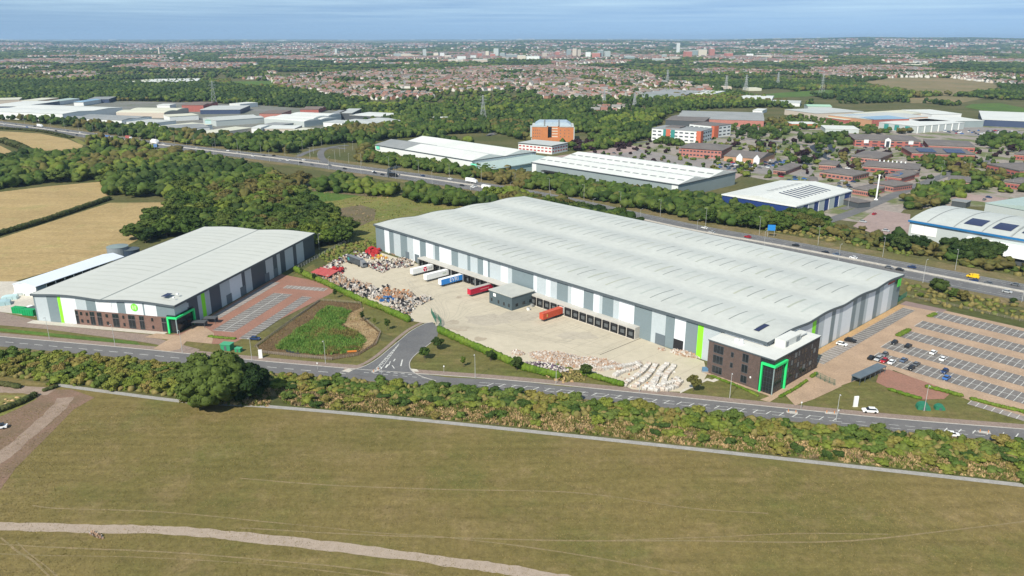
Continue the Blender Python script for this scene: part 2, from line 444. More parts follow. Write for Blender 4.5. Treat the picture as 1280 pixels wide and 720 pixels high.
# ---- foreground meadow and its tracks
PATH = [(-300,455),(-120,462),(0,470),(70,481),(150,492),(240,503),(330,508),(480,521),(640,537),(900,565),(1280,607),(1420,624),(1600,646)]
gp = gpoly(PATH)
sheet('meadow', gp + [(420,40),(420,-60),(-420,-60),(-420,300)], m_field, Z(1), px=False)
strip('footpath', smooth_line(gp,4)[12:], 1.05, -1.05, m_path2, Z(4))
TRK = gpoly([(-260,642),(-120,650),(0,658),(130,661),(230,664),(330,674),(450,687),(560,702),(640,713),(720,727),(830,748)])
def wobble(L, amp, seed=3):
    r = random.Random(seed); out=[]; o=0
    for x,y in L:
        o = .7*o + r.uniform(-amp,amp); out.append((x, y+o))
    return out
TR = smooth_line(TRK, 14)
def rough_strip(name, L, w0, w1, m, z, seed=1, amp=.25, kind='structure'):
    r = random.Random(seed); a=b=0; A=[];B=[]; NSHEET[0] += 1; z += NSHEET[0]*.00008
    for i in range(len(L)):
        a=.6*a+r.uniform(-amp,amp); b=.6*b+r.uniform(-amp,amp)
        A.append(offset_line(L,w0+a)[i] if False else None)
    OA=offset_line(L,1); mb=MB()
    a=b=0; P=[];Q=[]
    for i,(x,y) in enumerate(L):
        a=.6*a+r.uniform(-amp,amp); b=.6*b+r.uniform(-amp,amp)
        nx,ny=OA[i][0]-x,OA[i][1]-y
        P.append((x+nx*(w0+a),y+ny*(w0+a))); Q.append((x+nx*(w1+b),y+ny*(w1+b)))
    for i in range(len(L)-1):
        mb.face([(*Q[i],z),(*Q[i+1],z),(*P[i+1],z),(*P[i],z)])
    return tag(mb.build(name,m),kind=kind)
rough_strip('gravel_track', TR, 1.75, -1.75, m_path, Z(3), 5)
def trail(pts, w=0.45, seed=1, m=None, n=10, name='trodden_trail'):
    return rough_strip(name, smooth_line(gpoly(pts), n), w/2, -w/2, m or m_trail, Z(3)-.01, seed, .06)
trail([(1420,632),(1280,652),(1180,664),(1090,674),(1000,678),(860,676),(720,676),(560,672),(440,668),(300,660)], .5, 2)
trail([(1110,668),(1000,667),(900,671),(760,676)], .35, 3)
trail([(960,642),(860,635),(720,616),(560,612),(420,607),(300,598)], .4, 4)
trail([(-60,676),(60,684),(200,690),(330,700),(450,712),(600,735)], .5, 5)
trail([(-60,690),(40,694),(180,697),(330,706),(470,722),(520,732)], .3, 6)
trail([(1,672),(20,688),(45,704),(66,726),(72,740)], .55, 7)
trail([(20,676),(34,690),(60,710),(80,730)], .3, 8)
trail([(40,632),(80,636),(200,640),(330,652),(470,666),(560,672),(700,690),(850,716)], .4, 9)
# bare earth by the gateway, the stony lane and the ditch bank
sheet('bare_earth', [(-90,612),(-60,560),(0,520),(40,500),(62,487),(90,487),(118,497),(92,512),(60,545),(20,585),(-20,640)], m_soil, Z(2))
rough_strip('stony_lane', smooth_line(gpoly([(-70,640),(-30,600),(0,572),(40,540),(68,515),(82,497)]), 6), 2.6, -2.6, m_track, Z(3), 3, .5)
rough_strip('farm_lane', smooth_line(gpoly([(-140,488),(-60,488),(0,487),(34,488),(66,489)]), 6), 3.0, -3.0, m_track, Z(3)+.005, 4, .4)
sheet('rough_pasture', [(-150,520),(-60,496),(0,494),(44,494),(46,499),(20,512),(0,521),(-60,548)], m_waste, Z(2)+.01)

# ---- distributor road with its footway
ROADC = smooth_line(gpoly([(-320,398),(-150,413),(0,427),(160,441.5),(320,457.5),(440,468),(520,474),(640,483),(800,499),(960,516),(1120,532),(1280,545),(1420,557),(1600,574)]), 5)
strip('verge', ROADC, 34, -20, m_lawn, Z(2))
strip('embankment', ROADC, -4.0, -23.0, m_scrub, Z(2)+.01)
strip('road', ROADC, 4.6, -4.6, m_road, Z(4))
strip('kerb', ROADC, 4.95, 4.6, m_kerb, Z(2), thick=.12)
strip('footway', ROADC, 8.3, 4.95, m_pave, Z(6))
# junction spur to the yard gate
JN = [(425,466),(452,459.5),(470,450),(486,437),(500,425.5),(514,414),(531,405),(541,403),(549,412),(546,423),(532,434),(518,445),(512,454),(514,463),(527,471),(545,476.5),(520,476),(460,471)]
sheet('side_road', JN, m_asph, Z(7))
def pxstrip(name, pts, w, m, z, thick=0, n=1):
    return strip(name, smooth_line(gpoly(pts), n) if n > 1 else gpoly(pts), w/2, -w/2, m, z, thick=thick)
# kerbs of the spur
pxstrip('kerb', [(425,466),(452,459.5),(470,450),(486,437),(500,425.5),(514,414),(531,405),(541,403)], .3, m_kerb, Z(5), .1, 4)
pxstrip('kerb', [(546,423),(532,434),(518,445),(512,454),(514,463),(527,471),(545,476.5)], .3, m_kerb, Z(5), .1, 4)
pxstrip('footway', [(430,462),(452,456),(468,447),(484,434),(498,422),(512,411.5),(528,403)], 1.6, m_pave, Z(6), 0, 4)
pxstrip('footway', [(509,455),(511,464),(524,472)], 1.8, m_pave, Z(6), 0, 4)
sheet('tactile_paving', [(427,464),(436,461),(441,463),(436,466)], m_conc2, Z(8))
sheet('tactile_paving', [(512,461),(521,462),(524,465),(516,465)], m_conc2, Z(8))

# ---- motorway
MW = smooth_line([(-1500,1690),(-1010,1330),(-776,1168),(-590,1040),(-427,922),(-239,802),(-142,733),(-58,671),(20,604),(109,500),(160,453),(214,400),(253,362),(330,290),(440,190)], 6)
strip('verge', MW, 30, -26, m_scrub, 0.05)
strip('motorway', MW, 16.5, -15.5, m_asph, 0.10)
MWW = 16.0
mm = MB()
for off, dash in ((15.2,0),(12.2,0),(8.6,1),(5.0,1),(1.6,0),(-1.4,0),(-4.9,1),(-8.4,1),(-11.8,0)):
    Lo = offset_line(MW, off)
    if not dash:
        A = offset_line(Lo, .1); B = offset_line(Lo, -.1)
        for i in range(len(Lo)-1): mm.face([(*B[i],.14),(*B[i+1],.14),(*A[i+1],.14),(*A[i],.14)])
    else:
        for x, y, a in along(Lo, 9.0):
            if y > 900: continue
            ca, sa = math.cos(a), math.sin(a)
            mm.face([(x+ca*dx-sa*dy, y+sa*dx+ca*dy, .14) for dx, dy in ((-1,-.08),(1,-.08),(1,.08),(-1,.08))])
tag(mm.build('lane_marking', m_line), kind='structure')
o = strip('central_barrier', MW, .55, .1, m_kerb, .1, kind=None, thick=.9)
tag(o, 'long grey concrete barrier along the middle of the motorway', 'barrier')
# interchange loop on the far side, left
strip('slip_road', smooth_line(gpoly([(372,196),(385,190),(400,186),(418,185),(432,186)]),5), 3.5,-3.5, m_asph, .18)
strip('slip_road', smooth_line(gpoly([(408,203),(402,197),(401,191),(406,186.5),(420,183),(436,182)]),5), 3.6,-3.6, m_asph, .2)

# ---- harvested fields
sheet('stubble_field', [(-120,328),(0,298),(137,253.5),(222,253),(212,262),(196,278),(172,300),(150,312),(60,340),(14,353),(-90,384)], m_stub, Z(4))
sheet('stubble_field', [(-120,244),(0,240),(60,233),(133,226.5),(136,247),(60,270),(0,290),(-120,322)], m_stub, Z(4))
sheet('stubble_field', [(-60,162),(0,164),(50,167),(85,174),(104,182),(98,190),(80,193),(60,195),(34,187),(10,178),(-60,168)], m_stub, Z(5))
sheet('stubble_field', [(-60,176),(0,182),(18,191),(10,197),(-60,202)], m_stub, Z(5))
pxstrip('field_margin', [(-60,160),(0,162),(50,165),(88,172),(106,181)], 7, m_waste, Z(4), 0, 4)
sheet('waste_ground', [(365,235),(400,229),(440,236),(520,247),(600,258),(640,262),(560,270),(470,300),(436,312),(420,290),(395,262)], m_waste, Z(4))
sheet('green_patch', [(378,241),(400,237),(432,240),(448,245),(425,250),(392,254),(385,252)], m_green, Z(5))
sheet('bare_patch', [(418,262),(450,256),(470,262),(468,275),(450,283),(430,280)], mat('turned_soil', (.15,.115,.07),(.11,.095,.05),.1,.95,fine=.8,fine_amt=.25), Z(5))
sheet('bare_patch', [(375,238),(400,235),(450,240),(490,245),(470,247),(430,243),(395,239)], MATS['turned_soil'], Z(6))
# ------------------------------------------------------------------ site frames
TH1 = R(-46.9); A1 = (-80.8, 445.0); C1, S1 = math.cos(TH1), math.sin(TH1)
def w1(s, t): return (A1[0] + C1*s - S1*t, A1[1] + S1*s + C1*t)
def l1(px, py, z=0):
    x, y = at(px, py, z); x -= A1[0]; y -= A1[1]; return (C1*x + S1*y, -S1*x + C1*y)
TH2 = R(-12.6); A2 = (-211.6, 322.7); C2, S2 = math.cos(TH2), math.sin(TH2)
def w2(s, t): return (A2[0] + C2*s - S2*t, A2[1] + S2*s + C2*t)
def l2(px, py, z=0):
    x, y = at(px, py, z); x -= A2[0]; y -= A2[1]; return (C2*x + S2*y, -S2*x + C2*y)
def solve_s(frame, px, t, z, a, b):
    for _ in range(50):
        m = (a+b)/2
        if proj(*frame(m, t), z)[0] < px: a = m
        else: b = m
    return a
def solve_t(frame, px, s, z, a, b):
    for _ in range(50):
        m = (a+b)/2
        if proj(*frame(s, m), z)[0] < px: a = m
        else: b = m
    return a

# ---- service yard and lorry hard standing
sheet('service_yard', [(449,314),(466,312),(476,316),(560,342),(640,370),(760,408),(880,452),(884,468),(876,482),(850,490),(815,489),(790,487),(770,477),(735,463),(700,462),(655,459),(600,437),(556,414),(549,404),(530,404),(512,401),(470,382),(440,371),(398,350),(384,347),(410,330)], m_conc, Z(6))
mb = MB()
x0, y0 = w1(197, -25); a0 = TH1 + R(90)
for i in range(9):      # expansion joints and the drain across the slab
    for (s, t0, t1, wd) in ((197.2, -26, 0, .35),) if i == 0 else ((60+i*17, -60, -14, .08),):
        P = [w1(s-wd/2, t0), w1(s+wd/2, t0), w1(s+wd/2, t1), w1(s-wd/2, t1)]
        if i: P = [w1(s-wd/2, -26), w1(s+wd/2, -26), w1(s+wd/2, -14), w1(s-wd/2, -14)]
        mb.face([(*p, Z(7)) for p in P])
tag(mb.build('drain_channel', mat('drain_iron', (.10,.09,.075), rough=.8)), kind='structure')
m_stain = mat('yard_stain', (.31,.26,.195), (.40,.345,.27), .3, .9)
for k, (cx, cy, rx, ry, sd) in enumerate([(575,411,14,3.5,1),(600,424,8,3,2),(566,403,10,3,3),(574,372,4,1.5,5),(650,395,26,7,6),(720,420,30,6,7),(610,400,30,8,8)]):
    r = random.Random(sd); pts = []
    for i in range(14):
        a = 2*math.pi*i/14; q = r.uniform(.7,1.15); pts.append((cx+rx*q*math.cos(a), cy-ry*q*math.sin(a)))
    sheet('yard_stain', pts, m_stain if k < 4 else mat('yard_dust', (.42,.375,.305),(.37,.33,.27),.08,.9,fine=.6,fine_amt=.08), Z(7)-.008+k*.001)

# slab joints of the hard standing
mb = MB()
for i in range(22):
    s_ = 50+i*9.0; t0_ = -30 if s_ < 205 else -22
    mb.face([(*w1(s_-.05,t0_),Z(7)+.002),(*w1(s_+.05,t0_),Z(7)+.002),(*w1(s_+.05,-5),Z(7)+.002),(*w1(s_-.05,-5),Z(7)+.002)])
for t_ in (-29.5,-18,-9.5):
    mb.face([(*w1(50,t_-.05),Z(7)+.003),(*w1(200,t_-.05),Z(7)+.003),(*w1(200,t_+.05),Z(7)+.003),(*w1(50,t_+.05),Z(7)+.003)])
tag(mb.build('slab_joint', mat('joint_sealant', (.27,.235,.185), rough=.8)), kind='structure')
# faint tyre tracks of lorries swinging from the gate to the docks
m_tyremark = mat('tyre_polish', (.37,.335,.27), (.43,.385,.31), .25, .8, fine=.8, fine_amt=.1)
tr_ = random.Random(6)
for k in range(17):
    s_end = 66 + k*8; t_mid = -30 + tr_.uniform(-6,6)
    g0 = l1(548,408); pts = [g0, (g0[0]+ (s_end-g0[0])*.35, g0[1]+(t_mid-g0[1])*.55), (s_end-4, t_mid+4), (s_end, -14+tr_.uniform(-3,3)), (s_end, -7)]
    Lw = smooth_line([w1(*p) for p in pts], 8)
    for dd in (-.95, .95):
        rough_strip('tyre_mark', offset_line(Lw, dd), .16, -.16, m_tyremark, Z(7)+.004, k, .02)
# ---- lawns, drives and car parks east of the office
sheet('car_park', [w1(254,130),w1(254,20),w1(262,26),w1(262,14),w1(275,14),w1(277,23),w1(283,44),w1(300,40),w1(322,34),w1(370,34),w1(370,132)], m_brick_pave, Z(5), px=False)
sheet('drive', [w1(262,16),w1(276,16),w1(274,-2),w1(272,-11),w1(262,-3)], m_brick_pave, Z(7), px=False)
sheet('wall_margin', [w1(253.8,26),w1(256.6,26),w1(256.6,124),w1(253.8,124)], mat('sandy_paving', (.42,.27,.13),(.37,.24,.13),.2,.9,fine=1.2,fine_amt=.15), Z(6), px=False)
sheet('end_apron', [w1(254,124),w1(272,126),w1(272,132),w1(254,131)], mat('dusky_paving', (.25,.18,.165),(.21,.155,.14),.2,.9), Z(6), px=False)
sheet('pump_station_hardstanding', [(1100,464),(1110,462),(1155,477),(1190,490),(1180,499),(1150,500),(1120,490),(1095,478)], m_brick_pave2, Z(6))
def bay_block(frame, s0, s1, t0, t1, axis, pitch=2.5, z=Z(7), m=None, centre=True, nm='parking_bays'):
    """grey bay paving with thin pale lines; bays run across, rows along the axis"""
    sheet(nm, [frame(s0,t0), frame(s1,t0), frame(s1,t1), frame(s0,t1)], m or m_bay, z, px=False)
    mb = MB(); L = (s1-s0) if axis == 's' else (t1-t0); n = int(round(L/pitch)); wd = .19
    for i in range(n+1):
        q = (s0 if axis == 's' else t0) + i*L/n
        P = [(q-wd/2,t0),(q+wd/2,t0),(q+wd/2,t1),(q-wd/2,t1)] if axis == 's' else [(s0,q-wd/2),(s1,q-wd/2),(s1,q+wd/2),(s0,q+wd/2)]
        mb.face([(*frame(*p), z+.018) for p in P])
    if centre:
        if axis == 's': P = [(s0,(t0+t1)/2-wd/2),(s1,(t0+t1)/2-wd/2),(s1,(t0+t1)/2+wd/2),(s0,(t0+t1)/2+wd/2)]
        else: P = [((s0+s1)/2-wd/2,t0),((s0+s1)/2+wd/2,t0),((s0+s1)/2+wd/2,t1),((s0+s1)/2-wd/2,t1)]
        mb.face([(*frame(*p), z+.022) for p in P])
    tag(mb.build('bay_marking', m_line), kind='structure')
for tc, sa in ((52.5,272),(68.5,270),(86,270.5),(103.5,270),(121.5,270)):
    bay_block(w1, sa, sa+ (95 if tc < 100 else 98), tc-5, tc+5, 's')
bay_block(w1, 257, 262.3, 30, 120, 't', centre=False)
bay_block(w1, 257, 262.3, 31, 60, 't', centre=False, m=m_bay2, z=Z(8))
bay_block(w1, 312, 334, 33.2, 37.2, 's', centre=False, m=m_bay2, z=Z(8))

# ---- car park east of the left warehouse
cpk = [l2(*p) for p in ((236,421),(345,359),(396,366),(400,376),(318,433),(262,432),(225,432))]
sheet('car_park', [w2(72,1.5),w2(71,88),w2(112,76),w2(111,62),w2(100,-6.5),w2(92,-8),w2(66,-7.5)], m_brick_pave2, Z(5), px=False)
for a, b, c, d in [((272,399),(329,366),(286,402),(342,368)),]:
    pass
bay_block(w2, 73.0, 78.0, 20, 74, 't', centre=False, m=m_bay2)
bay_block(w2, 83.4, 93.4, 6, 58, 't')
bay_block(w2, 99.5, 104.8, 0, 56, 't', centre=False)
bay_block(w2, 84, 106, 66, 71, 's', centre=False, m=m_bay2)
sheet('forecourt', [w2(-14,-9),w2(66,-7.5),w2(66,-4.5),w2(20,-4.0),w2(-14,-5)], m_pave, Z(6), px=False)
sheet('forecourt', [w2(60,-7.6),w2(92,-8),w2(86,3),w2(73.2,12),w2(73.2,-2.6),w2(62,-2.6)], m_brick_pave, Z(7), px=False)
sheet('wall_margin', [w2(-2,-4.0),w2(66,-3.6),w2(66,-.2),w2(-2,-.2)], m_conc2, Z(6)+.01, px=False)
sheet('access_road', [(-100,374),(0,390),(40,399),(70,408),(200,424),(250,437),(246,440),(180,428),(0,404),(-100,398)], m_pave, Z(5))
sheet('grass_bank', [w2(-40,-14.5),w2(0,-15),w2(64,-15.5),w2(60,-12.5),w2(0,-12),w2(-40,-11.5)], m_green, Z(5)+.008, px=False)
sheet('lay_down_area', [(-90,372),(0,352),(42,352),(44,396),(0,390),(-90,385)], m_conc2, Z(4)+.01)
sheet('drive', [(192,436),(212,424),(236,424),(224,437),(208,440)], m_brick_pave, Z(7)+.004)

# ---- lawns
sheet('lawn', [(340,359),(392,330),(404,350),(452,377),(516,402),(530,404),(500,424),(476,416),(455,398),(451,379),(400,376),(395,366),(345,359)], m_lawn, Z(4)+.005)
sheet('lawn', [(548,414),(600,438),(650,459),(700,477),(775,484),(775,488),(700,483),(640,475.5),(560,472),(530,468),(515,458),(520,445),(535,434)], m_lawn, Z(4)+.005)
sheet('lawn', [(826,490),(872,482),(890,468),(963,499),(1018,467),(1024,484),(1014,502),(960,504),(850,496)], m_lawn, Z(4)+.005)
sheet('office_path', [(850,489),(884,473),(890,475),(899,471),(905,473),(892,478),(884,476),(850,492)], m_conc2, Z(6))
sheet('office_path', [w1(234,-10.8),w1(263.3,-10.8),w1(263.3,22),w1(262.1,22),w1(262.1,-9.4),w1(234,-9.4)], m_brick_pave, Z(6), px=False)
sheet('office_path', [(950,500),(963,495),(1012,466),(1018,469),(975,495),(962,503)], m_brick_pave, Z(6)+.004)
sheet('lawn', [(1050,486),(1095,480),(1120,492),(1150,503),(1200,506),(1280,520),(1400,548),(1400,556),(1280,534),(1120,519),(1056,511)], m_lawn, Z(4)+.006)

# ---- attenuation pond: banks, bed and water
POND = [(400,376),(451,380),(453,397),(476,416),(470,431),(447,445),(415,450),(325,441),(322,434)]
sheet('pond_bank', POND, mat('bank_soil', (.135,.088,.045),(.10,.066,.032),.12,.95,fine=1.2,fine_amt=.25), Z(6))
sheet('pond_bank', [(430,395),(455,384),(452,399),(474,417),(466,430),(450,440),(455,420),(428,405)], mat('dry_bank', (.34,.25,.14),(.24,.16,.08),.15,.95,fine=1.2,fine_amt=.2), Z(7))
sheet('pond_water', [(356,432),(380,430),(392,438),(372,443),(357,440)], m_water, Z(8))

# ---- painted road markings
mb = MB()
def dash_line(L, off, ln, gap, w=.12, z=Z(4)+.017, start=0, x_min=-1e9, x_max=1e9):
    Lo = offset_line(L, off)
    for x, y, a in along(Lo, ln+gap, start):
        if not x_min < x < x_max: continue
        ca, sa = math.cos(a), math.sin(a)
        mb.face([(x+ca*dx-sa*dy, y+sa*dx+ca*dy, z) for dx, dy in ((-ln/2,-w),(ln/2,-w),(ln/2,w),(-ln/2,w))])
def solid(L, off, w=.1, z=Z(4)+.017, x_min=-1e9, x_max=1e9):
    A, B = offset_line(L, off+w), offset_line(L, off-w)
    for i in range(len(L)-1):
        if x_min < L[i][0] < x_max: mb.face([(*B[i],z),(*B[i+1],z),(*A[i+1],z),(*A[i],z)])
dash_line(ROADC, 0, 4, 3, x_max=-70); dash_line(ROADC, 0, 4, 3, x_min=-70, x_max=-30)
# hatched ghost island
dash_line(ROADC, 1.0, 4, 2, w=.08, x_min=-12, x_max=112); dash_line(ROADC, -1.3, 4, 2, w=.08, x_min=-12, x_max=112)
dash_line(ROADC, .2, 3, 2, w=.08, x_min=112, x_max=150)
dash_line(ROADC, -2.2, 3, 2, w=.08, x_min=108, x_max=150)
for x, y, a in along(ROADC, 4.2):
    if -8 < x < 108 or 138 < x < 175:
        b = a + R(55); ca, sa = math.cos(b), math.sin(b)
        mb.face([(x+ca*dx-sa*dy, y+sa*dx+ca*dy, Z(4)+.021) for dx, dy in ((-1.5,-.14),(1.5,-.14),(1.5,.14),(-1.5,.14))])
def pxquad(pts, z): mb.face([(*at(*p), z) for p in pts][::-1])
def pxbar(a, b, w, z=Z(7)+.018):
    A = at(*a); B = at(*b); dx, dy = B[0]-A[0], B[1]-A[1]; l = math.hypot(dx,dy); nx, ny = -dy/l*w/2, dx/l*w/2
    mb.face([(A[0]-nx,A[1]-ny,z),(B[0]-nx,B[1]-ny,z),(B[0]+nx,B[1]+ny,z),(A[0]+nx,A[1]+ny,z)])
pxbar((468,463),(499,430),.22); pxbar((476,462),(498,432),.18)
for k in range(8):
    t = k/8; pxbar((470+29*t-1.5, 461-30*t+1), (475+24*t+1.5, 459-28*t-1), .35)
for k in range(6): pxbar((465+9*k,464.2+.8*k),(470+9*k,464.6+.8*k),.3)
for k in range(7): pxbar((455+12*k,466+1.1*k),(461+12*k,466.5+1.1*k),.2)
pxbar((482,460),(485,456),.7); pxbar((486,457),(488,452),.3); pxbar((492,452),(494,449),.5); pxbar((501,458),(503,450),.5); pxbar((493,461),(490,457),.3)
tag(mb.build('road_marking', m_line), kind='structure')
# ------------------------------------------------------------------ cladding colours
m_dk = mat('slate_grey_cladding', (.175,.225,.25), fine=.8, fine_amt=.03, rough=.45, spec=.4)
m_lt = mat('silver_grey_cladding', (.42,.475,.51), fine=.8, fine_amt=.03, rough=.45, spec=.4)
m_wh = mat('white_cladding', (.66,.70,.745), fine=.8, fine_amt=.02, rough=.45, spec=.4)
m_nv = mat('dark_shaded_panels', (.055,.075,.10), fine=.8, fine_amt=.04, rough=.45, spec=.4)  # side wall's shade put into the slate colour; plain dark on shelter screens
m_lime = mat('lime_panel', (.25,.78,.03), rough=.5)
m_grn = mat('green_frame_paint', (.03,.66,.19), rough=.45)
m_fascia = mat('dark_trim', (.085,.105,.12), rough=.5)
m_roof = mat('pale_roof_sheeting', (.505,.522,.492), (.455,.47,.445), .03, .5, fine=.35, fine_amt=.05, spec=.3, stretch=(1,1,1))
m_roofl = mat('pale_roof_sheeting_west', (.525,.533,.495), (.485,.497,.465), .012, .5, fine=.25, fine_amt=.02)
m_light1 = mat('rooflight', (.42,.455,.425), rough=.5)
m_light2 = mat('rooflight_worn', (.33,.365,.33), (.42,.43,.34), .1, .5)
m_light3 = mat('rooflight_edge', (.19,.215,.205), rough=.5)
m_glass = mat('dark_glass', (.018,.022,.026), rough=.12, spec=.6)
m_glass2 = mat('grey_glass', (.09,.12,.14), rough=.15, spec=.6)
m_pv = mat('solar_panel', (.022,.025,.07), rough=.2, spec=.5)
m_obrick = mat('brown_brick', (.120,.085,.075), (.095,.07,.062), .6, .85, fine=2.5, fine_amt=.15)
m_obrick2 = mat('red_brown_brick', (.19,.115,.095), (.15,.092,.075), .6, .85, fine=2.5, fine_amt=.15)
m_black = mat('black_rubber', (.02,.02,.022), rough=.7)
m_steel = mat('galvanised_steel', (.36,.37,.37), rough=.5, metal=.3)
m_white = mat('white_paint', (.78,.79,.79), rough=.5)
m_felt = mat('grey_roof_membrane', (.44,.45,.42), (.39,.40,.38), .15, .8)
m_felt2 = mat('pale_roof_membrane', (.60,.61,.59), (.54,.55,.53), .15, .8)
m_doorgrey = mat('grey_door', (.12,.15,.175), rough=.5)
PAL = {'d': 0, 'l': 1, 'w': 2, 'g': 3, 'n': 4}
WMATS = [m_dk, m_lt, m_wh, m_lime, m_nv]

def small_empty_building(name, o, rz, label, cat, group=None):
    return empty(name, (o[0], o[1], 0), rz, label, cat, group)

def clad_wall(name, root, runs, prof, face, z0=0.0, mats=WMATS, skip=()):
    """runs: (a, b, key) along the wall; prof(q): top height; face(q): (x,y)"""
    mb = MB()
    for a, b, k in runs:
        n = max(1, int(abs(b-a)/3.0))
        for i in range(n):
            q0 = a + (b-a)*i/n; q1 = a + (b-a)*(i+1)/n
            x0, y0 = face(q0); x1, y1 = face(q1)
            mb.face([(x0,y0,z0),(x1,y1,z0),(x1,y1,prof(q1)),(x0,y0,prof(q0))], PAL[k])
    return mb.build(name, mats, root)

def wave_roof(name, root, Ls, Wt, prof, rooflights, m0, over=.7, step=2.0, spans=4):
    mb = MB(); n = int(round(Wt/step)); q = [-over] + [Wt*i/n for i in range(1, n)] + [Wt+over]
    pf = lambda t: prof(min(max(t,0),Wt))
    for i in range(len(q)-1):
        a, b = q[i], q[i+1]
        mb.face([(-over,a,pf(a)),(Ls+over,a,pf(a)),(Ls+over,b,pf(b)),(-over,b,pf(b))], 0)
    # underside rim so that the roof has a thickness
    for i in range(len(q)-1):
        a, b = q[i], q[i+1]
        for X in (-over, Ls+over):
            mb.face([(X,a,pf(a)-.25),(X,b,pf(b)-.25),(X,b,pf(b)),(X,a,pf(a))], 0)
    # translucent strips following the curve
    for s, t0, t1, wd, k in rooflights:
        m = 8
        for i in range(m):
            a = t0+(t1-t0)*i/m; b = t0+(t1-t0)*(i+1)/m
            mb.face([(s,a,pf(a)+.05),(s+wd,a,pf(a)+.05),(s+wd,b,pf(b)+.05),(s,b,pf(b)+.05)], k)
    return mb.build(name, [m0, m_light1, m_light2, m_light3], root)

def rect_part(name, root, x0, x1, y0, y1, z0, z1, m):
    mb = MB(); mb.box(x0,x1,y0,y1,z0,z1); return mb.build(name, m, root)

def window(root, x0, x1, y0, y1, z0, z1, m=None, sub=True, axis='x'):
    """a framed window set proud of the wall; sub: frame bars as its child"""
    g = rect_part('window', root, x0, x1, y0, y1, z0, z1, m or m_glass)
    if sub:
        mb = MB(); e = .04
        if axis == 'x':
            n = max(1, int(round((x1-x0)/1.3)))
            for i in range(n+1):
                x = x0+(x1-x0)*i/n; mb.box(x-.04,x+.04,y0-e,y0-.005,z0,z1)
            for z in (z0, z1): mb.box(x0-.05,x1+.05,y0-e-.01,y0-.006,z-.05,z+.05)
        else:
            n = max(1, int(round((y1-y0)/1.3)))
            for i in range(n+1):
                y = y0+(y1-y0)*i/n; mb.box(x1+.005,x1+e,y-.04,y+.04,z0,z1)
            for z in (z0, z1): mb.box(x1+.006,x1+e+.01,y0-.05,y1+.05,z-.05,z+.05)
        mb.build('frame', m_fascia, g)
    return g

# ================================================================== the long warehouse
LS, WT, EH = 253.5, 122.0, 15.2
def prof1(t):
    k = (t/(WT/4)) % 1.0
    bulk = 1.5*math.sin(math.pi*t/WT)
    return EH + .8*(math.sin(math.pi*k)**1.5) + bulk*.0
main = empty('distribution_warehouse', (*A1, 0), TH1, 'huge grey and white striped warehouse with pale wavy roof and long dock lines', 'warehouse')
zoomA = lambda z: 460 + z/5.3333
zoomB = lambda z: 620 + z/8
zoomC = lambda z: 640 + z/4
seq = [(zoomA(50),'d'),(zoomA(108),'w'),(zoomA(140),'d'),(zoomA(170),'l'),(zoomA(215),'d'),(zoomA(260),'l'),(zoomA(300),'w'),(zoomA(345),'d'),(zoomA(385),'w'),(zoomA(432),'l'),(zoomA(445),'d'),(zoomA(475),'w'),(zoomA(555),'d'),(zoomA(600),'l'),(zoomA(662),'d'),(zoomA(682),'l'),(zoomA(730),'d'),(zoomA(768),'w'),(zoomA(798),'d'),(zoomA(812),'l'),(zoomB(48),'w'),(zoomB(120),'l'),(zoomB(160),'d'),(zoomB(375),'w'),(zoomB(410),'l'),(zoomB(500),'w'),(zoomB(545),'l'),(zoomB(610),'d'),(zoomB(720),'l'),(zoomB(755),'w'),(zoomB(878),'d'),(zoomB(975),'w'),(zoomB(1035),'l'),(zoomB(1065),'d'),(zoomB(1175),'l'),(zoomC(536),'w'),(zoomC(612),'d'),(zoomC(700),'l'),(zoomC(770),'d'),(zoomC(815),'w'),(zoomC(870),'d'),(zoomC(930),'g'),(zoomC(958),'l'),(zoomC(1045),'d'),(zoomC(1062),'w')]
cuts = [0.0] + [solve_s(w1, p, 0, 12.0, 0, LS) for p, _ in seq[1:]] + [LS-1.2]
runs = [(cuts[i], cuts[i+1], seq[i][1]) for i in range(len(seq))] + [(LS-1.2, LS, 'd')]
clad_wall('wall', main, runs, lambda q: EH-.1, lambda q: (q, 0.0))
ez = lambda z: 940 + z/5.804
eseq = [(None,'w'),(ez(445),'g'),(ez(472),'d'),(ez(492),'l'),(ez(533),'w'),(ez(585),'d'),(ez(614),'w'),(ez(642),'l'),(ez(667),'w'),(ez(738),'d'),(ez(767),'l'),(ez(797),'d'),(ez(832),'l'),(ez(852),'w'),(ez(902),'d'),(ez(932),'l'),(ez(962),'w'),(ez(1007),'l'),(ez(1037),'d')]
ec = [0.0] + [solve_t(w1, p, LS, 14.5, 0, WT) for p, _ in eseq[1:]] + [WT]
runs = [(ec[i], ec[i+1], eseq[i][1]) for i in range(len(eseq))]
clad_wall('end_wall', main, runs, lambda q: prof1(q)-.1, lambda q: (LS, q))
br = random.Random(2); runs = []; q = 0
while q < WT:
    e = min(WT, q + br.uniform(4,9)); runs.append((q, e, br.choice('dlwl'))); q = e
clad_wall('end_wall', main, runs, lambda q: prof1(WT-q)-.1, lambda q: (0.0, WT-q))
runs = []; q = 0
while q < LS:
    e = min(LS, q + br.uniform(5,12)); runs.append((q, e, br.choice('dlwl'))); q = e
clad_wall('rear_wall', main, runs, lambda q: EH-.1, lambda q: (LS-q, WT))
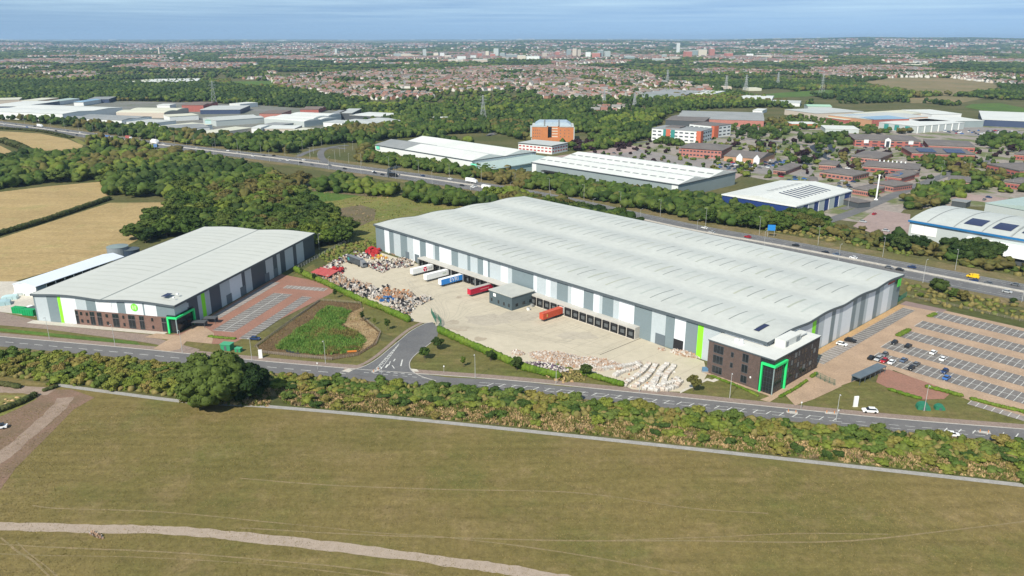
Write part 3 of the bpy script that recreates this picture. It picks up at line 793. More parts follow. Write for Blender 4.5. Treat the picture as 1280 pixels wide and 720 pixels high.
# rooflight strips
lights = []; lr = random.Random(12); sp = WT/4
for k in range(4):
    s = 4.0 + (k % 2)*2.5; i = 0
    while s < LS-4:
        if k in (0,1,2,3):
            t0 = k*sp + sp*lr.uniform(.24,.33); t1 = k*sp + sp*lr.uniform(.74,.84)
            f = s/LS
            kind = 3 if lr.random() < .16+.24*f else (2 if lr.random() < .45+.2*f else 1)
            wd = .38 if kind == 3 else lr.choice([.5,.8,1.0])
            if kind == 2 and lr.random() < .4: wd = .4
            lights.append((s, t0, t1, wd, kind))
        s += 5.9 if i % 2 else 6.4; i += 1
wave_roof('roof', main, LS, WT, prof1, lights, m_roof)
# fascia and gutters
mb = MB(); mb.box(-.75, LS+.75, -.95, -.705, EH-1.0, EH+.06); mb.box(-.75, LS+.75, WT+.705, WT+.95, EH-.9, EH+.06); mb.build('fascia', m_fascia, main)
n = 60
for X0, X1 in ((LS+.72, LS+.98), (-.98, -.72)):
    mb = MB()
    for i in range(n):
        a = -.7+(WT+1.4)*i/n; b = -.7+(WT+1.4)*(i+1)/n; pa = prof1(min(max(a,0),WT)); pb = prof1(min(max(b,0),WT))
        mb.face([(X1,a,pa-.95),(X1,b,pb-.95),(X1,b,pb+.1),(X1,a,pa+.1)]); mb.face([(X0,a,pa-.95),(X0,a,pa+.1),(X0,b,pb+.1),(X0,b,pb-.95)])
        mb.face([(X0,a,pa+.1),(X1,a,pa+.1),(X1,b,pb+.1),(X0,b,pb+.1)])
    mb.build('verge_trim', m_fascia, main)
pa_, pb_ = l1(945.5,410.5,16.6), l1(959,404,16.6); sm = (pa_[0]+pb_[0])/2
mb = MB()
for i in range(6):
    a = pa_[1]+(pb_[1]-pa_[1])*i/6; b = pa_[1]+(pb_[1]-pa_[1])*(i+1)/6-.05
    mb.face([(sm-1.1,a,prof1(a)+.2),(sm+1.1,a,prof1(a)+.2),(sm+1.1,b,prof1(b)+.2),(sm-1.1,b,prof1(b)+.2)])
mb.build('solar_array', m_pv, main)
mb = MB(); mb.box(LS+1.0,LS+1.1,WT-6.5,WT-2.6,10.6,14.2); mb.build('green_sign', mat('sign_green',(.10,.55,.08),rough=.5), main)
mb = MB(); mb.box(LS+.03,LS+.1,WT-15,WT-7.5,13.2,14.5); mb.build('red_lettering', mat('sign_red',(.35,.08,.07),rough=.5), main)
# raised white wall above the office
# dock line by the main yard: 14 doors under one band
S0, S1d = 134.0, 196.5
m_band = mat('dock_band', (.47,.45,.42), (.42,.41,.38), .3, .7)
mb = MB(); mb.box(S0, S1d, -3.2, -.02, 4.1, 5.3)
for k in range(15):
    x = S0 + (S1d-S0)*k/14; mb.box(max(S0,x-.45), min(S1d,x+.45), -3.0, -.02, 0, 4.1)
mb.build('dock_surround', m_band, main)
ud = None
for k in range(14):
    x = S0 + (S1d-S0)*(k+.5)/14
    mb = MB()
    for dx in (-1.75, 1.35): mb.box(x+dx-.0, x+dx+.45, -3.6, -3.0, .35, 4.2)
    mb.box(x-1.75, x+1.8, -3.6, -3.0, 3.5, 4.4)
    mb.box(x-1.6, x+1.6, -3.5, -2.9, .2, 1.0)
    d = mb.build('dock_shelter', m_black, main)
    mb = MB(); mb.box(x-1.3, x+1.3, -2.96, -2.86, 1.2, 3.5)
    for zz in (1.7, 2.3, 2.9): mb.box(x-1.3, x+1.3, -3.0, -2.96, zz-.03, zz+.03)
    mb.build('dock_door', mat('dock_door_grey', (.11,.12,.125), rough=.5), d)
rect_part('dock_lip', main, S0, S1d, -3.75, -3.2, 0, .35, m_conc2)
# canopy line on the left part of the wall
CS0, CS1 = 47.5, 120.0
mb = MB(); mb.box(CS0, CS1, -4.7, -.02, 4.75, 5.3); mb.build('canopy', m_band, main)
nb = 15
for k in range(nb+1):
    x = CS0 + (CS1-CS0)*k/nb
    if k % 2 == 0: rect_part('canopy_post', main, x-.2, x+.2, -4.6, -4.3, 0, 4.7, m_steel)
for k in range(nb):
    x = CS0 + (CS1-CS0)*(k+.5)/nb
    mb = MB()
    for dx in (-1.75, 1.35): mb.box(x+dx, x+dx+.45, -4.2, -3.0, .35, 4.2)
    mb.box(x-1.75, x+1.8, -4.2, -3.0, 3.5, 4.4); mb.box(x-1.6, x+1.6, -4.1, -2.9, .2, 1.0)
    d = mb.build('dock_shelter', m_black, main)
    mb = MB(); mb.box(x-1.3, x+1.3, -2.96, -2.86, 1.2, 3.5); mb.build('dock_door', MATS['dock_door_grey'], d)
mb = MB(); mb.box(CS0, CS1, -2.9, -.02, 0, 4.6); mb.build('dock_wall', m_dk, main)
for a, b, zt in ((29.8,33.2,4.6),(38.6,42.6,4.8),(204.6,209.4,4.8)):
    rect_part('roller_door', main, a, b, -.14, -.03, .05, zt, m_doorgrey)
rect_part('open_doorway', main, 213.6, 218.2, -.12, -.03, .05, 4.9, m_black)
# small control cabin projecting into the yard
pod = (119.7, 135.4, -16.1, -1.4, 6.5)
mb = MB(); mb.box(pod[0], pod[1], pod[2], pod[3], 0, pod[4], 0); mb.build('dock_office', m_nv if False else mat('dark_teal_cladding', (.075,.105,.12), fine=1, fine_amt=.05, rough=.5), main)
mb = MB(); mb.box(pod[0]-.3, pod[1]+.3, pod[2]-.3, pod[3], pod[4], pod[4]+.35); mb.build('dock_office_roof', m_felt, main)
rect_part('cabin_sign', main, 122.6, 124.4, -16.2, -16.12, 4.2, 5.7, m_white)
for x in (121.4, 126.2, 130.0, 133.4): window(main, x-.5, x+.5, -16.17, -16.12, 1.4, 3.0, sub=False)
for y in (-13.0, -8.5, -4.2):
    window(main, pod[1]+.01, pod[1]+.06, y-.8, y+.8, 1.6, 3.0, axis='y', sub=False)
mb = MB(); mb.box(pod[0]-1.2, pod[1]+1.0, pod[2]-1.4, pod[2]-.35, 0, .12); mb.box(pod[1]+.1, pod[1]+1.6, pod[2], -3.8, 0, .12); mb.build('kerb_plinth', m_conc2, main)
# ---- office corner
O0, O1, P0, P1o, OH = 235.4, 262.0, -9.2, 24.4, 12.9
off = empty('office_block', (*w1(O0, P0), 0), TH1, 'three-storey dark brick office corner with bright green entrance frame on the long warehouse', 'office')
OL, OW = O1-O0, P1o-P0
mb = MB(); mb.box(0, OL, 0, OW, 0, OH, 0); mb.build('wall', m_obrick, off)
mb = MB(); mb.box(-.25, OL+.25, -.25, OW+.25, OH, OH+.5, 0, top=1)
mb.build('roof', [m_fascia, m_felt2], off)
def ox(px): return (px-888)/(963.5-888)*OL
for a, b in ((894.6,906.2),(928.4,935.2)):
    for z0, z1 in ((1.0,3.7),(4.9,8.0),(9.0,12.1)):
        window(off, ox(a), ox(b), -.08, -.01, z0, z1)
for z0 in (5.2, 9.3): window(off, ox(915.2), ox(918.2), -.08, -.01, z0, z0+1.9)
rect_part('vent', off, ox(938.5), ox(940), -.06, -.01, 3.6, 4.3, m_white)
# glazed dark corner with its green frame
mb = MB(); mb.box(ox(948.5), OL+.12, -.12, 9.2, .05, OH-.05); mb.build('glazed_corner', m_glass, off)
mb = MB()
for i in range(5):
    x = ox(951)+i*(OL-ox(951))/4; mb.box(x-.05, x+.05, -.2, -.13, .3, 10.2)
for i in range(6):
    y = i*1.5; mb.box(OL+.13, OL+.2, y-.05, y+.05, .3, 10.2)
for z in (2.2,4.2,6.2,8.2): mb.box(ox(951), OL+.15, -.22, -.13, z-.04, z+.04); mb.box(OL+.13, OL+.22, -.15, 8.2, z-.04, z+.04)
mb.build('mullions', mat('dark_mullion', (.05,.06,.065), rough=.4), off)
mb = MB(); fx = ox(950.5); g = .58
mb.box(fx, fx+g, -.9, -.14, 0, 10.6); mb.box(fx, OL+.95, -.9, -.14, 10.6, 11.35)
mb.box(OL+.14, OL+.9, 7.6, 7.6+g, 0, 10.6); mb.box(OL+.14, OL+.95, -.14, 7.6+g, 10.6, 11.35)
mb.build('entrance_frame', m_grn, off)
mb = MB(); mb.box(OL+.2,OL+.5,-.5,-.2,0,10.6); mb.build('corner_post', mat('post_grey',(.25,.32,.33),rough=.4), off)
rect_part('shaded_dark_facing', off, OL+.002, OL+.008, 9.3, OW-.05, .1, OH-.1, mat('dark_brick_with_shade', (.045,.038,.037), (.06,.05,.048), .8, .7, fine=2, fine_amt=.15))  # thin facing of dark brick, the grazing-lit side's shade added in its colour
wr = random.Random(31)
m_dkbrick = m_obrick
for col in range(9):
    y = 10.6 + col*2.45
    for z0 in (1.0, 3.2, 5.4, 7.5, 9.8):
        if wr.random() < .85:
            hh = wr.choice([1.4,1.8,1.8,1.6]); ww = wr.choice([.7,1.0,1.6,2.2])
            window(off, OL+.01, OL+.07, y-ww/2, y+ww/2, z0, z0+hh, axis='y', sub=False, m=wr.choice([m_glass,m_glass,m_glass2]))
for i,(x,y,sx,sy,h) in enumerate([(8.5,5.2,1.4,1.1,1.1),(10.8,4.4,1.3,1.1,1.0),(9.6,6.6,.9,.9,.9)]):
    mb = MB(); mb.box(x-sx/2,x+sx/2,y-sy/2,y+sy/2,OH+.5,OH+.5+h); mb.cone(x,y,OH+.5+h,OH+.62+h,.35,.35,10); mb.build('air_unit', m_white, off)
mb = MB(); mb.box(19.4, 23.6, 12.5, 24.0, OH+.5, OH+3.1); mb.build('plant_enclosure', m_felt2, off)
mb = MB(); mb.box(23.7, 23.75, 13.0, 14.6, OH+.8, OH+2.6); mb.box(23.7, 23.75, 20.5, 23.2, OH+.8, OH+2.6); mb.build('louvre', mat('louvre_grey',(.20,.22,.23),rough=.5), off)
mb = MB(); mb.box(19.6,22.8,24.5,30.5,OH+1.2,OH+1.7); mb.build('duct', m_felt2, off)

# ================================================================== the left warehouse
L2S, W2T, E2 = 70.5, 129.0, 12.6
def prof2(s):
    k = (s/(L2S/2)) % 1.0
    return E2 + .85*math.sin(math.pi*k)**1.3
west = empty('striped_warehouse', (*A2, 0), TH2, 'smaller striped warehouse by the stubble field, brick front and green doorway frame', 'warehouse')
z5 = lambda z: z/4
seq = [(38,'d'),(43,'l'),(58,'d'),(71.5,'g'),(75.5,'w'),(94,'l'),(107,'d'),(119,'w'),(146,'d'),(156,'w'),(178,'d'),(180,'w'),(195,'d')]
cuts = [0.0]+[solve_s(w2, p, 0, 11.0, 0, L2S) for p,_ in seq[1:]]+[L2S]
clad_wall('front_wall', west, [(cuts[i],cuts[i+1],seq[i][1]) for i in range(len(seq))], lambda q: prof2(q)-.1, lambda q: (q,0.0))
seq = [(217,'l'),(234,'n'),(247,'l'),(251.5,'g'),(256,'l'),(262,'n'),(275,'l'),(287,'w'),(302,'n'),(306,'l'),(314,'n'),(332,'l'),(341,'n'),(346,'l'),(350,'n'),(356,'l'),(366,'n'),(370,'l'),(379,'n')]
cuts = [0.0]+[solve_t(w2, p, L2S, 9.0, 0, W2T) for p,_ in seq[1:]]+[W2T]
WM2 = [m_dk, m_lt, m_wh, m_lime, m_nv]
clad_wall('side_wall', west, [(cuts[i],cuts[i+1],seq[i][1]) for i in range(len(seq))], lambda q: E2-.1, lambda q: (L2S,q), mats=WM2)
clad_wall('side_wall', west, [(0,40,'l'),(40,90,'d'),(90,W2T,'l')], lambda q: E2-.1, lambda q: (0.0,W2T-q))
clad_wall('rear_wall', west, [(0,30,'l'),(30,50,'d'),(50,L2S,'w')], lambda q: prof2(L2S-q)-.1, lambda q: (L2S-q,W2T))
# roof runs along y here: build with x as the curved direction
mb = MB(); n2_ = 44; n = n2_
qs = [-.6]+[L2S*i/n for i in range(1,n)]+[L2S+.6]
pf = lambda s: prof2(min(max(s,0),L2S))
for i in range(len(qs)-1):
    a,b = qs[i],qs[i+1]
    mb.face([(a,-.6,pf(a)),(b,-.6,pf(b)),(b,W2T+.6,pf(b)),(a,W2T+.6,pf(a))],0)
    for Y in (-.6,W2T+.6): mb.face([(a,Y,pf(a)-.25),(b,Y,pf(b)-.25),(b,Y,pf(b)),(a,Y,pf(a))],0)
lr = random.Random(4)
for k in range(2):
    y = 4.0
    while y < W2T-4:
        t0 = k*35.25+4; t1 = k*35.25+31
        kind = 1 if lr.random()<.8 else 2
        for i in range(8):
            a=t0+(t1-t0)*i/8; b=t0+(t1-t0)*(i+1)/8
            mb.face([(a,y,pf(a)+.05),(b,y,pf(b)+.05),(b,y+.55,pf(b)+.05),(a,y+.55,pf(a)+.05)],kind)
        y += 6.1
mb.face([(L2S/2-.35,-.6,pf(L2S/2)+.06),(L2S/2+.35,-.6,pf(L2S/2)+.06),(L2S/2+.35,W2T+.6,pf(L2S/2)+.06),(L2S/2-.35,W2T+.6,pf(L2S/2)+.06)],3)
mb.build('roof', [m_roofl, mat('west_rooflight',(.475,.495,.455),rough=.5), mat('west_rooflight_worn',(.42,.44,.40),rough=.5), m_light3], west)
mb = MB(); mb.box(L2S+.605,L2S+.85,-.65,W2T+.65,E2-.9,E2+.06); mb.box(-.85,-.605,-.65,W2T+.65,E2-.9,E2+.06); mb.build('fascia', m_fascia, west)
for Y0,Y1 in ((-.85,-.62),(W2T+.62,W2T+.85)):
    mb = MB()
    for i in range(n):
        a=-.6+(L2S+1.2)*i/n; b=-.6+(L2S+1.2)*(i+1)/n
        mb.face([(a,Y0,pf(a)-.8),(b,Y0,pf(b)-.8),(b,Y0,pf(b)+.08),(a,Y0,pf(a)+.08)]); mb.face([(a,Y0,pf(a)+.08),(b,Y0,pf(b)+.08),(b,Y1,pf(b)+.08),(a,Y1,pf(a)+.08)])
    mb.build('verge_trim', m_fascia, west)
px0 = l2(197,372,13.8)
mb = MB(); mb.box(61.0,63.4,5.0,9.6,14.12,14.25); mb.build('solar_array', m_pv, west)
mb = MB(); mb.box(65.5,66.3,9,9.8,13.9,14.5); mb.box(66.6,67.2,5,5.6,13.8,14.3); mb.build('roof_vent', m_white, west)
# brick office front
BX0, BX1, BH = 20.9, 66.6, 6.9
mb = MB(); mb.box(BX0, BX1, -.5, -.02, 0, BH); mb.build('brick_front', m_obrick2, west)
def bx(px): return BX0 + (px-93.5)/(207-93.5)*(BX1-BX0)
for a, b, big in ((94,97.5,0),(100,102.8,1),(107.3,110,1),(112.4,118,2),(121.5,127,2),(132,135,1),(140.5,148,2),(152.8,155.2,1),(160,168,2),(173.5,179,2),(188,190.4,1),(200.5,206,2)):
    if big == 1:
        for z0 in (1.2, 4.6): window(west, bx(a), bx(b), -.6, -.51, z0, z0+1.5, sub=False)
    else:
        window(west, bx(a), bx(b), -.6, -.51, .6, 4.4); window(west, bx(a), bx(b), -.6, -.51, 4.7, 6.6)
mb = MB(); mb.box(BX1, L2S+.5, -.5, 12.2, .05, 7.9); mb.build('glazed_corner', m_glass, west)
mb = MB()
mb.box(BX1+.5, BX1+1.3, -1.4, -.6, 0, 6.7); mb.box(BX1+.5, L2S+1.5, -1.4, -.6, 6.7, 7.4)
mb.box(L2S+.7, L2S+1.5, 10.7, 11.4, 0, 6.7); mb.box(L2S+.7, L2S+1.5, -.6, 11.4, 6.7, 7.4)
mb.build('entrance_frame', m_grn, west)
mb = MB(); mb.box(L2S+.6,L2S+1.0,-1.1,-.7,0,6.7); mb.build('corner_post', MATS['post_grey'], west)
# signs and panels
rect_part('blank_sign', west, solve_s(w2,126.5,0,10,0,L2S), solve_s(w2,139.5,0,10,0,L2S), -.2, -.03, 8.6, 11.3, m_white)
sx = solve_s(w2,168,0,10,0,L2S)
mb = MB(); mb.cone(0,0,0,.12,1.7,1.7,20); o = mb.build('round_logo', mat('logo_green',(.18,.72,.05),rough=.5), west); o.location=(sx,-.05,10.1); o.rotation_euler=(R(90),0,0)
mb = MB(); mb.box(-1.0,-.2,-.9,.9,.13,.17); mb.box(.2,1.0,-.9,.9,.13,.17); o2 = mb.build('logo_mark', mat('logo_pale',(.45,.80,.30),rough=.5), o)
rect_part('side_sign', west, L2S+.03, L2S+.12, 4.2, 9.5, 8.6, 10.6, mat('grey_sign',(.42,.46,.50),rough=.5))
for y, h in ((40,4.5),(52,4.5),(75,4.5),(84,4.5)):
    rect_part('roller_door', west, L2S+.02, L2S+.1, y-2.2, y+2.2, .05, h, m_doorgrey)

def text(body, size, loc, rot, m, parent, name='lettering', ext=.01):
    c = bpy.data.curves.new(name, 'FONT'); c.body = body; c.size = size; c.align_x = 'CENTER'; c.align_y = 'CENTER'; c.extrude = ext
    c.materials.append(m); tmp = bpy.data.objects.new('tmp', c); COL.objects.link(tmp); bpy.context.view_layer.update()
    me = bpy.data.meshes.new_from_object(tmp.evaluated_get(bpy.context.evaluated_depsgraph_get())); bpy.data.objects.remove(tmp); o = link(name, me, parent); o.location = loc; o.rotation_euler = rot
    return o

# ---- long white shed, tank and stacks behind the left warehouse
P = at(45,366); 
sh = empty('open_sided_shed', (*at(18.5,364),0), R(-9), 'long white roofed open sided shed at the edge of the stubble field', 'shed')
D = math.hypot(at(150,331)[0]-at(45,368)[0], at(150,331)[1]-at(45,368)[1])
ang = math.atan2(at(150,331)[1]-at(45,368)[1], at(150,331)[0]-at(45,368)[0]); sh.rotation_euler = (0,0,ang-R(90)); sh.location = (*at(19,368),0)
Wd = 14.0; Dl = D+2
prof = [(0,0),(Wd,0),(Wd,5.2),(Wd/2,6.6),(0,5.2)]
mb = MB(); mb.yprism([(0,0),(Wd,0),(Wd,5.2),(Wd/2,6.55),(0,5.2)], 0, .25); mb.build('gable_wall', m_white, sh)
mb = MB(); mb.yprism([(-.4,5.15),(Wd/2,6.65),(Wd+.4,5.15),(Wd+.4,5.4),(Wd/2,6.9),(-.4,5.4)], -.3, Dl+.3); mb.build('roof', mat('blue_white_sheeting',(.66,.71,.80),(.62,.67,.76),.1,.5), sh)
mb = MB(); mb.box(0,.2,.3,Dl,0,5.1); mb.build('rear_wall', m_white, sh)
for k in range(11):
    y = .6+ (Dl-1.0)*k/10; rect_part('post', sh, Wd-.3, Wd, y-.15, y+.15, 0, 5.2, m_white)
rect_part('side_panel', sh, Wd-.25, Wd-.1, .3, Dl*.1, 0, 4.6, mat('bluegrey_panel',(.20,.28,.34),rough=.5))
rect_part('side_panel', sh, Wd-.25, Wd-.1, Dl*.6, Dl*.95, .6, 3.6, MATS['bluegrey_panel'])
cx, cy = at(149,323); tk = empty('storage_tank', (cx,cy,0), 0, 'round grey steel storage tank at the far end of the open shed', 'tank')
mb = MB(); mb.cone(0,0,0,8.2,6.3,6.3,28); mb.build('shell', mat('grey_tank_steel',(.24,.27,.30),(.20,.23,.26),.3,.45), tk)
mb = MB(); mb.cone(0,0,8.2,9.0,6.5,.6,28); mb.build('lid', mat('tank_lid',(.20,.25,.25),rough=.5), tk)
tk.scale = (.9,.9,.88)
cx, cy = at(164,322); tk = empty('storage_tank', (cx,cy,0), 0, 'low dark blue tank beside the round grey steel one', 'tank')
mb = MB(); mb.cone(0,0,0,5.2,5,5,24); mb.build('shell', mat('navy_tank',(.035,.055,.09),rough=.5), tk)
mb = MB(); mb.cone(0,0,5.2,5.9,5.1,.5,24); mb.build('lid', m_fascia, tk)
# ------------------------------------------------------------------ other buildings
FOOT = []      # (x, y, cos, sin, L, W) footprints kept clear of trees
def reg(o, rz, L_, W_): FOOT.append((o[0], o[1], math.cos(rz), math.sin(rz), L_, W_))
reg(A1, TH1, LS, WT); reg(w1(235,-9), TH1, 27, 34); reg(A2, TH2, L2S, W2T); reg(at(19,368), ang-R(90), 14, D)

RC = {
 'white': mat('roof_white', (.62,.63,.61), (.55,.57,.55), .03, .6, fine=.3, fine_amt=.04),
 'pale': mat('roof_pale_grey', (.47,.49,.48), (.42,.44,.43), .03, .6, fine=.3, fine_amt=.05),
 'grey': mat('roof_mid_grey', (.27,.28,.285), (.22,.235,.24), .04, .7, fine=.3, fine_amt=.06),
 'dark': mat('roof_slate', (.135,.12,.115), (.165,.148,.14), .08, .8, fine=.5, fine_amt=.10),
 'teal': mat('roof_pale_teal', (.38,.47,.45), (.34,.43,.41), .03, .6, fine=.3, fine_amt=.05),
 'silver': mat('roof_silver', (.47,.495,.48), (.42,.445,.43), .03, .6, fine=.3, fine_amt=.05),
 'green': mat('roof_mint', (.36,.56,.42), (.33,.50,.38), .03, .6),
 'blue': mat('roof_steel_blue', (.25,.38,.50), (.21,.33,.45), .03, .6),
 'cream': mat('roof_cream', (.58,.57,.46), (.52,.52,.43), .03, .6),
 'brown': mat('roof_brown', (.19,.15,.13), (.15,.12,.11), .08, .8, fine=.5, fine_amt=.1)}
WC = {
 'white': mat('wall_white', (.66,.68,.68), rough=.6), 'grey': mat('wall_grey', (.25,.30,.31), (.23,.275,.285), .1, .6),
 'pale': mat('wall_pale_grey', (.42,.46,.46), rough=.6), 'blue': mat('wall_royal_blue', (.02,.045,.17), rough=.5), 'red': mat('red_brick', (.36,.12,.10), (.31,.105,.09), .4, .85, fine=1.0, fine_amt=.12),
 'pink': mat('pink_brick', (.40,.17,.14), (.36,.155,.13), .4, .85, fine=1.0, fine_amt=.1),
 'orange': mat('terracotta_cladding', (.50,.19,.075), (.44,.165,.065), .3, .7), 'dark': mat('wall_dark', (.07,.08,.09), rough=.5), 'aqua': mat('wall_pale_aqua', (.40,.55,.57), rough=.6),
 'navy': mat('wall_navy', (.05,.07,.13), rough=.4), 'cream': mat('wall_cream', (.55,.50,.42), rough=.7), 'tan': mat('wall_tan', (.45,.25,.15), rough=.7), 'beige': mat('wall_beige', (.48,.42,.36), rough=.7)}

def roof_geo(L, W, h, kind, rise, spans=1, ov=.4, axis='x'):
    """roof over L x W; axis: direction of the ridges"""
    mb = MB()
    if kind == 'flat':
        mb.box(-ov, L+ov, -ov, W+ov, h, h+.5)
    elif kind == 'gable':
        if axis == 'x':
            for k in range(spans):
                a = W*k/spans - (ov if k == 0 else 0); b = W*(k+1)/spans + (ov if k == spans-1 else 0)
                mb.xprism([(a,h),(b,h),(b,h+.25),((a+b)/2,h+rise),(a,h+.25)], -ov, L+ov)
        else:
            for k in range(spans):
                a = L*k/spans - (ov if k == 0 else 0); b = L*(k+1)/spans + (ov if k == spans-1 else 0)
                mb.yprism([(a,h),(b,h),(b,h+.25),((a+b)/2,h+rise),(a,h+.25)], -ov, W+ov)
    elif kind == 'arch':
        for k in range(spans):
            if axis == 'x':
                a = W*k/spans; b = W*(k+1)/spans
                pr = [(a,h),(b,h)] + [(b+(a-b)*i/8, h+.25+rise*math.sin(math.pi*i/8)**.8) for i in range(9)]
                mb.xprism(pr, -ov, L+ov)
            else:
                a = L*k/spans; b = L*(k+1)/spans
                pr = [(a,h),(b,h)] + [(b+(a-b)*i/8, h+.25+rise*math.sin(math.pi*i/8)**.8) for i in range(9)]
                mb.yprism(pr, -ov, W+ov)
    elif kind == 'hip':
        i = min(L, W)/2; o_ = 1.0
        a = [(-o_,-o_,h),(L+o_,-o_,h),(L+o_,W+o_,h),(-o_,W+o_,h)]
        if L >= W: r = [(i, W/2, h+rise), (L-i, W/2, h+rise)]
        else: r = [(L/2, i, h+rise), (L/2, W-i, h+rise)]
        mb.face(a[::-1])
        if L >= W:
            mb.face([a[0],a[1],r[1],r[0]]); mb.face([a[1],a[2],r[1]]); mb.face([a[2],a[3],r[0],r[1]]); mb.face([a[3],a[0],r[0]])
        else:
            mb.face([a[0],a[1],r[0]]); mb.face([a[1],a[2],r[1],r[0]]); mb.face([a[2],a[3],r[1]]); mb.face([a[3],a[0],r[0],r[1]])
    elif kind == 'mono':
        mb.xprism([(-ov,h),(W+ov,h),(W+ov,h+rise),(-ov,h+.3)], -ov, L+ov)
    return mb

def frame_from(e0, e1, eb, h):
    """base rectangle from three eave corners in the photo: near-left, near-right, and one seen at the back of the right end"""
    a = at(*e0, h); b = at(*e1, h); c = at(*eb, h)
    L = math.hypot(b[0]-a[0], b[1]-a[1]); rz = math.atan2(b[1]-a[1], b[0]-a[0])
    W = -math.sin(rz)*(c[0]-b[0]) + math.cos(rz)*(c[1]-b[1])
    return a, rz, L, W

def building(name, label, cat, e0, e1, eb, h, rk='gable', rise=2, spans=1, axis='x', roof='pale', wall='grey', group=None,
             win=None, base=None, trim=None, Wfix=None, name_wall='wall'):
    a, rz, L, W = frame_from(e0, e1, eb, h)
    if Wfix: W = Wfix
    W = max(W, 6)
    root = empty(name, (*a, 0), rz, label, cat, group)
    mb = MB(); mb.box(0, L, 0, W, 0, h, 0, bottom=False); mb.build(name_wall, WC[wall], root)
    roof_geo(L, W, h, rk, rise, spans, axis=axis).build('roof', RC[roof], root)
    if trim:
        mb = MB(); mb.box(-.5, L+.5, -.6, -.42, h-.5, h+.3); mb.box(L+.42, L+.6, -.6, W+.5, h-.5, h+.3); mb.build('fascia', WC[trim], root)
    if win:     # window ribbons: (rows, first z, height, storey, inset, colour)
        rows, z0, wh, st_, n, gl = win
        for r_ in range(rows):
            z = z0 + st_*r_
            for k in range(n):
                x0 = L*(k+.18)/n; x1 = L*(k+.82)/n
                rect_part('window', root, x0, x1, -.08, -.01, z, z+wh, gl)
            k2 = max(1, int(n*W/L))
            for k in range(k2):
                y0 = W*(k+.2)/k2; y1 = W*(k+.8)/k2
                rect_part('window', root, L+.01, L+.08, y0, y1, z, z+wh, gl)
    if base:
        z1_, c = base
        mb = MB(); mb.box(-.12, L+.12, -.12, W+.1, 0, z1_, bottom=False); mb.build('plinth', WC[c], root)
    reg(a, rz, L, W)
    return root, L, W

# --- far side of the motorway
m_skyl = mat('dark_rooflight_band', (.20,.215,.22), rough=.6)
r_, L_, W_ = building('two_bay_warehouse', 'white walled warehouse with two pale ridges beyond the motorway, mint sign on its corner', 'warehouse', (469,181),(590,201),(664,189), 10.5, 'gable', 4.2, 2, 'x', 'white', 'white', trim='dark')
mb = MB(); mb.box(2.5, 8.5, -.7, -.5, 6.5, 9.6); mb.build('mint_sign', mat('mint_sign',(.16,.62,.45),rough=.5), r_)
mb = MB(); mb.box(-.2, L_*.36, W_*0.02, W_*.48, 10.77, 10.8)
o = roof_geo(L_*.33, W_/2, 10.6, 'gable', 4.2, 1, ov=.5).build('grey_roof_section', RC['grey'], r_)
mb = MB(); mb.box(L_+.5, L_+34, -2, W_-6, 0, 7.0); o = mb.build('lean_to', WC['aqua'], r_)
mb = MB(); mb.xprism([(-3,7.0),(W_-5,7.0),(W_-5,8.6),(-3,7.3)], L_+.3, L_+35); mb.build('lean_to_roof', RC['teal'], r_)
mb = MB(); mb.box(L_+.8, L_+9, -2.5, -2.1, 4.2, 8.6); mb.build('mint_sign', MATS['mint_sign'], r_)
building('red_end_block', 'white office with red end bays beside the two-ridged warehouse', 'office', (648,178.5),(690,182.5),(702,178), 9, 'flat', 1, roof='pale', wall='white', win=(2,2,1.4,3.4,9,mat('red_window',(.40,.05,.05),rough=.5)), trim='dark')
r_, L_, W_ = building('ribbed_roof_warehouse', 'grey walled warehouse with rows of dark rooflights in its white roof, behind motorway trees', 'warehouse', (665,203),(848,231),(912,214), 11, 'gable', 3.6, 2, 'x', 'white', 'grey', trim='dark')
mb = MB()
for k in range(2):
    for yy in (.24, .80):
        y = W_*(k*.5) + W_*.5*yy; zz = 11.25 + (3.35)*(1-abs(yy-.5)*2)
        n = 18
        for i in range(n):
            x0 = L_*(i+.1)/n; x1 = L_*(i+.78)/n
            mb.face([(x0,y-1.0,zz+.12-(.25 if yy<.5 else -.25)),(x1,y-1.0,zz+.12-(.25 if yy<.5 else -.25)),(x1,y+1.0,zz+.12+(.25 if yy<.5 else -.25)),(x0,y+1.0,zz+.12+(.25 if yy<.5 else -.25))])
mb.build('rooflight_rows', m_skyl, r_)
rect_part('wall_panel', r_, .2, 5.5, -.1, -.01, 0, 10.5, WC['white']); rect_part('wall_panel', r_, L_-6, L_-.2, -.1, -.01, 0, 10.4, WC['white'])
rect_part('loading_canopy', r_, 16, 42, -5, -.1, 5.2, 6.0, m_black); rect_part('loading_bay', r_, 17, 41, -.2, -.02, 0, 5.1, m_black)
mb = MB(); mb.yprism([(0,11),(L_,11),(L_,11.01)],0,.1)
# royal blue shed: the gable faces the motorway
r_, L_, W_ = building('blue_warehouse', 'royal blue warehouse with white roof and rows of solar panels, beside the roadside trees', 'warehouse', (903,243),(995,258),(1056,237), 9.5, 'gable', 3.2, 1, 'y', 'white', 'blue', trim='white')
for k in range(5):
    y0 = 3 + (W_-6)*k/5; rect_part('grey_panel', r_, L_+.02, L_+.1, y0, y0+(W_-6)/10, 0, 9.0, WC['pale'])
    rect_part('pilaster', r_, L_+.02, L_+.3, y0-1.2, y0-.6, 0, 9.1, WC['white'])
slope = 3.0/(L_/2)
for k in range(9):
    y0 = W_*.26 + k*W_*.065; mb = MB(); x0, x1 = L_*.56, L_*.86
    f = lambda x: 9.75+3.0*(1-abs(x/L_-.5)*2)+.28
    mb.face([(x0,y0,f(x0)),(x1,y0,f(x1)),(x1,y0+1.7,f(x1)),(x0,y0+1.7,f(x0))]); mb.build('solar_panel_row', m_pv, r_)
